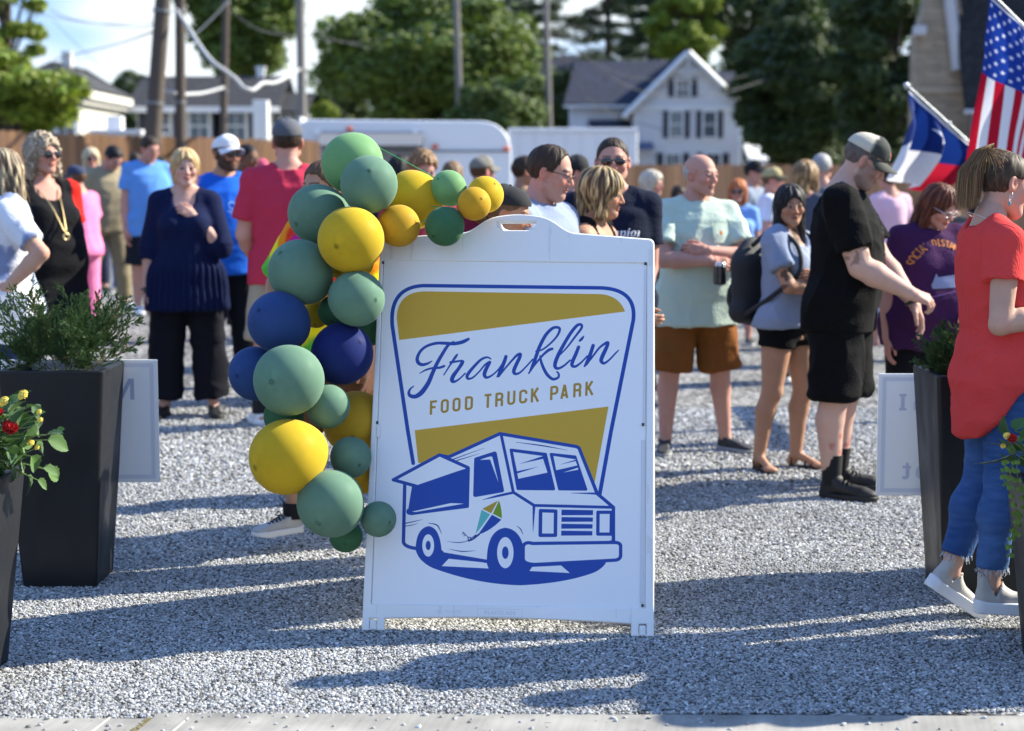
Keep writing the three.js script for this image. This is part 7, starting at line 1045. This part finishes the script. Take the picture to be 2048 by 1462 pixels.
  // tan stone building with a steep dark roof
  {
    const z = 56, k = z / FOCAL, o = at(1826, 300, z), X = (px) => (px - 1826) * k, Y = (py) => at(1826, py, z).y, g = thing('stone_church', 'tan stone church wall with a steep dark roof at the upper right', 'church', [o.x, 0, -z]);
    const st = (() => { const a = tile(9, 30, 3, 91); return dataTex(256, (u, v) => { const r = Math.floor(v * 20), m = (v * 20) % 1 < 0.12 || (u * 6 + (r % 2) * 0.5) % 1 < 0.04, c = a(Math.floor(u * 6 + (r % 2) * 0.5) / 6, r / 20), q = m ? 0.62 : 0.7 + 0.35 * c; return [q, q, q]; }, true); })();
    const stone = std([0.42, 0.335, 0.24], 0.95, { map: st, bumpMap: st, bumpScale: 0.01 }), trim = std([0.46, 0.46, 0.48], 0.7), dark = ROOF([0.022, 0.022, 0.026]);
    const y1 = Y(228); obj('wall', uvm(extrude([[X(1828), 0], [X(2300), 0], [X(2300), y1], [X(1952), y1], [X(1900), Y(-60)], [X(1862), Y(-60)], [X(1838), Y(40)], [X(1828), Y(70)]], 0.9).translate(0, 0, -0.9), 0.5), stone, g);
    obj('corbel', rbx(0.35, 0.3, 0.5, 0.04, X(1832), Y(62), 0.1), trim, g); obj('roof_trim', rod(V(X(1886), Y(-20), 0.15), V(X(1908), Y(140), 0.15), 0.2, 0.2, 4), trim, g); obj('stone_course', bx(X(1960) - X(1828), 0.2, 0.1, (X(1960) + X(1828)) / 2, Y(180), 0.04), std([0.33, 0.27, 0.2], 0.9), g);
    slope(g, 'roof', [[X(1912), Y(226), 0.9], [X(2300), Y(226), 0.9], [X(2300), Y(-400), -2.6], [X(1886), Y(-400), -2.6]], 0.2, dark); obj('lower_wall', uvm(bx(X(2300) - X(1935), Y(228), 1.2, (X(2300) + X(1935)) / 2, Y(228) / 2, 0.65), 0.5), std([0.3, 0.28, 0.27], 0.9, { map: st }), g); obj('gutter', rod(V(X(1905), Y(227), 1.3), V(X(2300), Y(227), 1.3), 0.08), trim, g);
    win(g, X(2010), Y(290), 0.9, 1.3, 1.28, false);
  }
}

// ---------------------------------------------------------------- utility poles and wires
{
  const WOOD = std([0.085, 0.065, 0.052], 0.95, { bumpMap: clothBump, bumpScale: 0.02 }), GW = std([0.19, 0.175, 0.16], 0.95, { bumpMap: clothBump, bumpScale: 0.02 });
  const pole = (x0, x1, yb, z, wpx, mat, label, arm) => {
    const b = at(x1, yb, z), t = at(x0, -260, z), d = t.clone().sub(b).normalize(), gy = groundY(b.x, -z); const ft = b.clone().addScaledVector(d, -(b.y - gy) / d.y), r = wpx / 2 / FOCAL * z, g = thing('utility_pole', label, 'utility pole', ft.toArray(), 0, 'wooden utility poles'), h = t.clone().sub(ft);
    obj('shaft', rod(V(0, -0.1, 0), h, r * 1.08, r * 0.82, 14), mat, g);
    if (arm) { const q = h.clone().multiplyScalar(arm); obj('crossarm', rbx(2.2, 0.12, 0.1, 0.01, q.x, q.y, q.z + r + 0.05), mat, g); for (const k of [-0.95, -0.55, 0.55, 0.95]) obj('insulator', new THREE.CylinderGeometry(0.035, 0.05, 0.14, 10).translate(q.x + k, q.y + 0.13, q.z + r + 0.05), std([0.3, 0.33, 0.33], 0.2), g); }
    for (let k = 1; k < 4; k++) { const q = h.clone().multiplyScalar(0.25 * k + 0.12); obj('steel_band', rod(q.clone(), q.clone().addScaledVector(h.clone().normalize(), 0.05), r * 1.12, r * 1.1, 14), std([0.2, 0.2, 0.2], 0.5, { metalness: 0.7 }), g); }
    return g;
  };
  pole(345, 304, 285, 31, 33, WOOD, 'thick dark leaning utility pole, leftmost of the close pair'); pole(359, 361, 285, 31.6, 21, WOOD, 'straight dark utility pole just right of the leaning one'); pole(458, 446, 270, 48, 15, WOOD, 'dark utility pole rising in front of the shuttered white house', 0.92);
  pole(596, 604, 240, 55, 18, GW, 'grey pole beside the grey cap', 0.9); pole(905, 920, 250, 62, 14, GW, 'grey wooden pole in front of the large round tree', 0.95); pole(1085, 1099, 270, 60, 13, GW, 'grey wooden pole left of the gabled white house', 0.95);
  const wire = (pts, r, m, label, group) => solo('wire', tube(pts.map(([x, y, z]) => at(x, y, z)), r, 60, 5), m, label, 'wire', group), BK = std([0.06, 0.065, 0.075], 0.6), WC = std([0.42, 0.42, 0.42], 0.7);
  solo('white_cable', tube([[352, 20, 31.2], [372, 48, 31], [400, 92, 30.5], [432, 130, 30], [466, 152, 30], [482, 172, 30], [497, 182, 30], [510, 178, 30.2], [521, 168, 30.5], [545, 166, 32], [572, 155, 38], [600, 138, 54]].map((q) => at(...q)), 0.036, 120, 8), WC, 'thick white slack cable looping from the dark poles to the grey pole', 'cable');
  solo('white_cable', tube([[322, 180, 31.5], [350, 186, 31.5], [385, 188, 34], [415, 184, 40], [447, 175, 47.6]].map((q) => at(...q)), 0.036, 60, 8), WC, 'shorter pale cable sagging between the dark pole pair and the next pole', 'cable');
  const far = [[[-20, -14, 30], [90, 30, 40], [210, 48, 45], [330, 38, 50]], [[60, -8, 60], [150, 40, 52], [240, 52, 50], [335, 40, 31]], [[110, 118, 60], [220, 92, 50], [330, 55, 31]], [[105, 40, 70], [200, 130, 60], [300, 175, 50]], [[440, 5, 48], [520, 60, 52], [640, 75, 58], [760, 100, 64]], [[460, 0, 48], [400, 60, 40], [360, 78, 31.6]], [[600, 40, 55], [640, 62, 58], [700, 85, 60], [912, 40, 62]], [[600, 125, 55], [650, 185, 58], [700, 240, 60]], [[1090, 40, 60], [1250, 170, 66], [1420, 190, 74], [1560, 150, 80]], [[1092, 60, 60], [1250, 150, 68], [1450, 160, 76], [1600, 110, 84]], [[1088, -5, 60], [1060, -20, 61], [912, 5, 62]], [[1095, 50, 60], [1180, 200, 70], [1330, 262, 86]]];
  far.forEach((p, i) => wire(p, 0.011 + 0.004 * (i % 3), BK, ['dark overhead wire across the sky at the upper left', 'overhead wire from the far left to the leaning pole', 'thin wire running down left from the leaning pole', 'faint wire above the cream house and the shed', 'wire from the dark pole towards the round tree', 'short wire between the two dark poles', 'wire from the grey pole to the pole by the round tree', 'slanting stay wire right of the grey pole', 'lower wire in front of the gabled house', 'upper wire in front of the gabled house', 'wire across the top between the two grey poles', 'service wire dropping to the gabled house'][i]));
}

// ---------------------------------------------------------------- trees
{
  const bark = std([0.075, 0.058, 0.045], 0.95, { bumpMap: clothBump, bumpScale: 0.03 });
  const leaf = (() => { const p = [0, 0, 0, 0.5, 0.14, 0.32, 1, 0, 0, 0.5, 0.14, -0.32, 0.1, -0.1, 0.5, 0.75, 0.05, 0.75, 0.2, 0.1, -0.6, 0.9, 0.1, -0.55, 0.45, 0.3, 0]; const g = new THREE.BufferGeometry(); g.setAttribute('position', new THREE.Float32BufferAttribute(p, 3)); g.setIndex([0, 1, 8, 1, 2, 8, 2, 3, 8, 3, 0, 8, 4, 5, 1, 6, 3, 7]); g.translate(-0.5, 0, 0); g.computeVertexNormals(); return g; })();
  const needle = (() => { const p = [], ix = []; for (let i = 0; i < 7; i++) { const a = (i / 6 - 0.5) * 2.2, n = p.length / 3; p.push(0, 0, 0, Math.cos(a), 0.1 * Math.sin(i * 2), Math.sin(a) * 0.9, Math.cos(a + 0.14) * 0.9, 0.03, Math.sin(a + 0.14) * 0.8); ix.push(n, n + 1, n + 2); } const g = new THREE.BufferGeometry(); g.setAttribute('position', new THREE.Float32BufferAttribute(p, 3)); g.setIndex(ix); g.computeVertexNormals(); return g; })();
  const LM = phys([1, 1, 1], 0.7, { transmission: 0.42, thickness: 0, side: THREE.DoubleSide, specularIntensity: 0.5 });
  const q = new THREE.Quaternion(), e = new THREE.Euler(), m = new THREE.Matrix4();
  function crown(g, name, list, geo, col, R, off) { const im = new THREE.InstancedMesh(geo, LM, list.length); im.name = name; im.castShadow = im.receiveShadow = true; list.forEach(([x, y, z, s], i) => { e.set((R() - 0.5) * 2.2, R() * 6.3, (R() - 0.5) * 2.2); m.compose(V(x, y, z), q.setFromEuler(e), V(s, s, s)); im.setMatrixAt(i, m); const t = 0.65 + 0.7 * R(), u = R() * 0.3; im.setColorAt(i, rgb(col[0] * t * (1 + u), col[1] * t, col[2] * t * (1 - u))); }); g.add(im); im.userData.kind = 'stuff'; return im; }
  // a leafy tree: limbs end in clumps; clumps fill an uneven crown
  function tree(label, px, z, topPx, halfPx, botPx, o = {}) {
    const R = rng(o.seed ?? 1), c = at(px, 300, z), k = z / FOCAL, gy = groundY(c.x, -z), top = at(px, topPx, z).y - gy, bot = at(px, botPx, z).y - gy, half = halfPx * k, g = thing(o.name ?? 'tree', label, 'tree', [c.x, gy, -z]), cy = (top + bot) / 2, ry = (top - bot) / 2;
    const clumps = [], N = o.clumps ?? 46, list = [], limbs = [];
    for (let i = 0; i < N; i++) { const a = R() * 6.283, v = Math.acos(2 * R() - 1), r = Math.pow(R(), 0.33) * 0.9, sq = o.square ? 0.6 : 1; let x = r * Math.sin(v) * Math.cos(a), y = r * Math.cos(v), w = r * Math.sin(v) * Math.sin(a); if (o.cone) { const f = 1 - 0.75 * (y * 0.5 + 0.5); x *= f * 1.2; w *= f * 1.2; } const cr = half * (o.clumpR ?? 0.27) * (0.7 + 0.6 * R()); clumps.push([x * half, cy + y * ry, w * half * (o.depth ?? 0.9), cr]); }
    for (const [x, y, w, cr] of clumps) {
      const n = Math.round((o.leaves ?? 12000) / N * (0.7 + 0.6 * R())); for (let i = 0; i < n; i++) { const a = R() * 6.283, u = 2 * R() - 1, s = Math.sqrt(1 - u * u), r = cr * Math.pow(R(), 0.45); list.push([x + r * s * Math.cos(a) * 1.15, y + r * u * 0.75, w + r * s * Math.sin(a) * 1.15, (o.leaf ?? 0.3) * (0.6 + 0.8 * R())]); }
      const b = V(0, Math.min(y - cr * 0.5, bot + (top - bot) * 0.5 * R()), 0).max(V(-9, bot * 0.6, -9)), f = V(x, y, w); limbs.push(tube([b, b.clone().lerp(f, 0.5).add(V(0, 0.1 * (y - b.y), 0)), f], 0.02 * half * 0.5 + 0.03, 8, 5));
    }
    obj('trunk', merge([rod(V(0, -0.2, 0), V(0, Math.max(bot, 0.6) + 0.25 * (top - bot), 0), half * 0.07 + 0.1, half * 0.045 + 0.06, 12), rod(V(0, Math.max(bot, 0.6) + 0.25 * (top - bot), 0), V(0.1 * half, top * 0.82, 0), half * 0.045 + 0.06, 0.04, 8)]), bark, g); obj('limb', merge(limbs), bark, g);
    crown(g, 'crown', list, leaf, o.col ?? [0.075, 0.13, 0.03], R); return g;
  }
  function pine(label, px, z, topPx, halfPx, botPx, o = {}) {
    const R = rng(o.seed ?? 1), c = at(px, 300, z), k = z / FOCAL, top = at(px, topPx, z).y, bot = at(px, botPx, z).y, half = halfPx * k, g = thing('pine_tree', label, 'tree', [c.x, 0, -z]), list = [], limbs = [];
    for (let y = bot; y < top; y += o.step ?? 0.85) for (let b = 0; b < (o.arms ?? 5); b++) { const a = R() * 6.283, f = Math.pow(1 - (y - bot) / (top - bot + 3), 0.6), L = half * f * (0.65 + 0.45 * R()), dr = -0.05 - 0.12 * R(), pt = (t) => V(Math.cos(a) * L * t, y + L * (0.22 * t + dr * 2.2 * t * t), Math.sin(a) * L * t); limbs.push(tube([pt(0), pt(0.5), pt(1)], 0.05, 6, 4)); for (let i = 0; i < (o.n ?? 130); i++) { const t = 0.2 + 0.8 * Math.pow(R(), 0.7), p = pt(t), w = 0.2 * L * (1.1 - Math.abs(t - 0.6)); list.push([p.x + (R() - 0.5) * w * 2, p.y + (R() - 0.3) * 0.35, p.z + (R() - 0.5) * w * 2, 0.3 * (0.7 + 0.6 * R())]); } }
    obj('trunk', rod(V(0, -0.2, 0), V(0, top, 0), 0.42, 0.06, 12), bark, g); obj('limb', merge(limbs), bark, g); crown(g, 'crown', list, needle, o.col ?? [0.04, 0.075, 0.035], R); return g;
  }
  const SUNNY = [0.2, 0.3, 0.03], MID = [0.12, 0.2, 0.033], DEEP = [0.06, 0.105, 0.03];
  tree('bright green tree at the left edge in front of the cream house', 22, 36, 90, 130, 292, { seed: 3, col: SUNNY, clumps: 40, leaves: 8000, leaf: 0.17, clumpR: 0.25 }); tree('tall light green tree with thin branches at the upper left corner', 20, 42, -120, 88, 190, { seed: 12, col: SUNNY, clumps: 30, leaves: 3000, leaf: 0.19, clumpR: 0.2 });
  tree('tall dense tree behind the utility poles', 486, 84, -330, 118, 176, { seed: 5, col: MID, clumps: 90, leaves: 26000, leaf: 0.34, clumpR: 0.3 });
  tree('large round tree behind the white food trailer', 862, 66, -25, 218, 268, { seed: 7, col: MID, clumps: 120, leaves: 30000, leaf: 0.28, clumpR: 0.24, depth: 0.7 }); tree('lower leafy side tree at the right of the round tree', 1000, 60, 150, 100, 300, { seed: 8, col: [0.09, 0.15, 0.03], clumps: 50, leaves: 9000, leaf: 0.24 });
  tree('small dark tree left of the round tree', 680, 78, 130, 62, 300, { seed: 9, col: DEEP, clumps: 34, leaves: 7000, leaf: 0.3 });
  pine('tall pine with drooping boughs left of the gabled house', 1062, 118, -160, 105, 150, { seed: 2, n: 120 }); pine('pine with open boughs above the gabled house roof', 1215, 122, -190, 120, 130, { seed: 4, n: 120 }); pine('dark pine rising behind the gable', 1300, 112, -150, 70, 170, { seed: 6, n: 130 });
  tree('yellow green tree above the gable ridge', 1365, 104, -60, 75, 150, { seed: 15, col: SUNNY, clumps: 40, leaves: 9000, leaf: 0.32 });
  tree('broad dark tree with sky gaps right of the gable', 1530, 108, -200, 150, 230, { seed: 16, col: DEEP, clumps: 80, leaves: 10500, leaf: 0.34, clumpR: 0.16 });
  tree('dense dark tree right of the porch', 1600, 82, -20, 130, 350, { seed: 17, col: DEEP, clumps: 110, leaves: 30000, leaf: 0.32, clumpR: 0.26 }); tree('tall tree with sunlit crown left of the stone church', 1690, 88, -260, 140, 200, { seed: 18, col: MID, clumps: 80, leaves: 15000, leaf: 0.34, clumpR: 0.2 }); tree('dark tree standing against the stone church', 1770, 74, -140, 110, 350, { seed: 19, col: DEEP, clumps: 100, leaves: 26000, leaf: 0.3, clumpR: 0.28 });
  tree('dark leafy tree between the dark roofed house and the gabled house', 1128, 98, 110, 40, 300, { seed: 22, col: DEEP, clumps: 30, leaves: 7000, leaf: 0.3 });
  tree('dark tree at the end of the long white house', 255, 92, 135, 52, 310, { seed: 20, col: DEEP, clumps: 36, leaves: 8000, leaf: 0.32 }); tree('low rounded bush tree beyond the shed', 205, 100, 195, 60, 320, { seed: 21, col: MID, clumps: 36, leaves: 6000, leaf: 0.32 }); tree('small sunlit shrub tree beside the grey pole', 645, 70, 205, 34, 300, { seed: 23, col: SUNNY, clumps: 20, leaves: 3000, leaf: 0.24 });
  // woods far behind everything, one mass
  const R = rng(99), list = []; for (let i = 0; i < 26000; i++) { const x = (R() - 0.5) * 190, h = 5.5 + 4.5 * noise(x * 0.12 + 4) + 2.5 * noise(x * 0.5), y = Math.pow(R(), 0.8) * h * (x < -20 ? 0.5 : 1), z = -140 - R() * 12; list.push([x, y, z, 0.75 * (0.6 + 0.8 * R())]); }
  const w = new THREE.Group(); w.name = 'far_woods'; w.userData = { kind: 'stuff', label: 'distant dark green woods behind the houses' }; scene.add(w); crown(w, 'foliage', list, leaf, [0.05, 0.085, 0.04], R);
  { const g = []; for (let x = -95; x < 95; x += 2.1) g.push(rod(V(x, 0, -147), V(x + 0.4, 7 + 3 * noise(x), -147), 0.3, 0.1, 6)); const t = obj('trunks', merge(g), bark, w); t.userData.kind = 'stuff'; }
}
renderer.render(scene, camera);
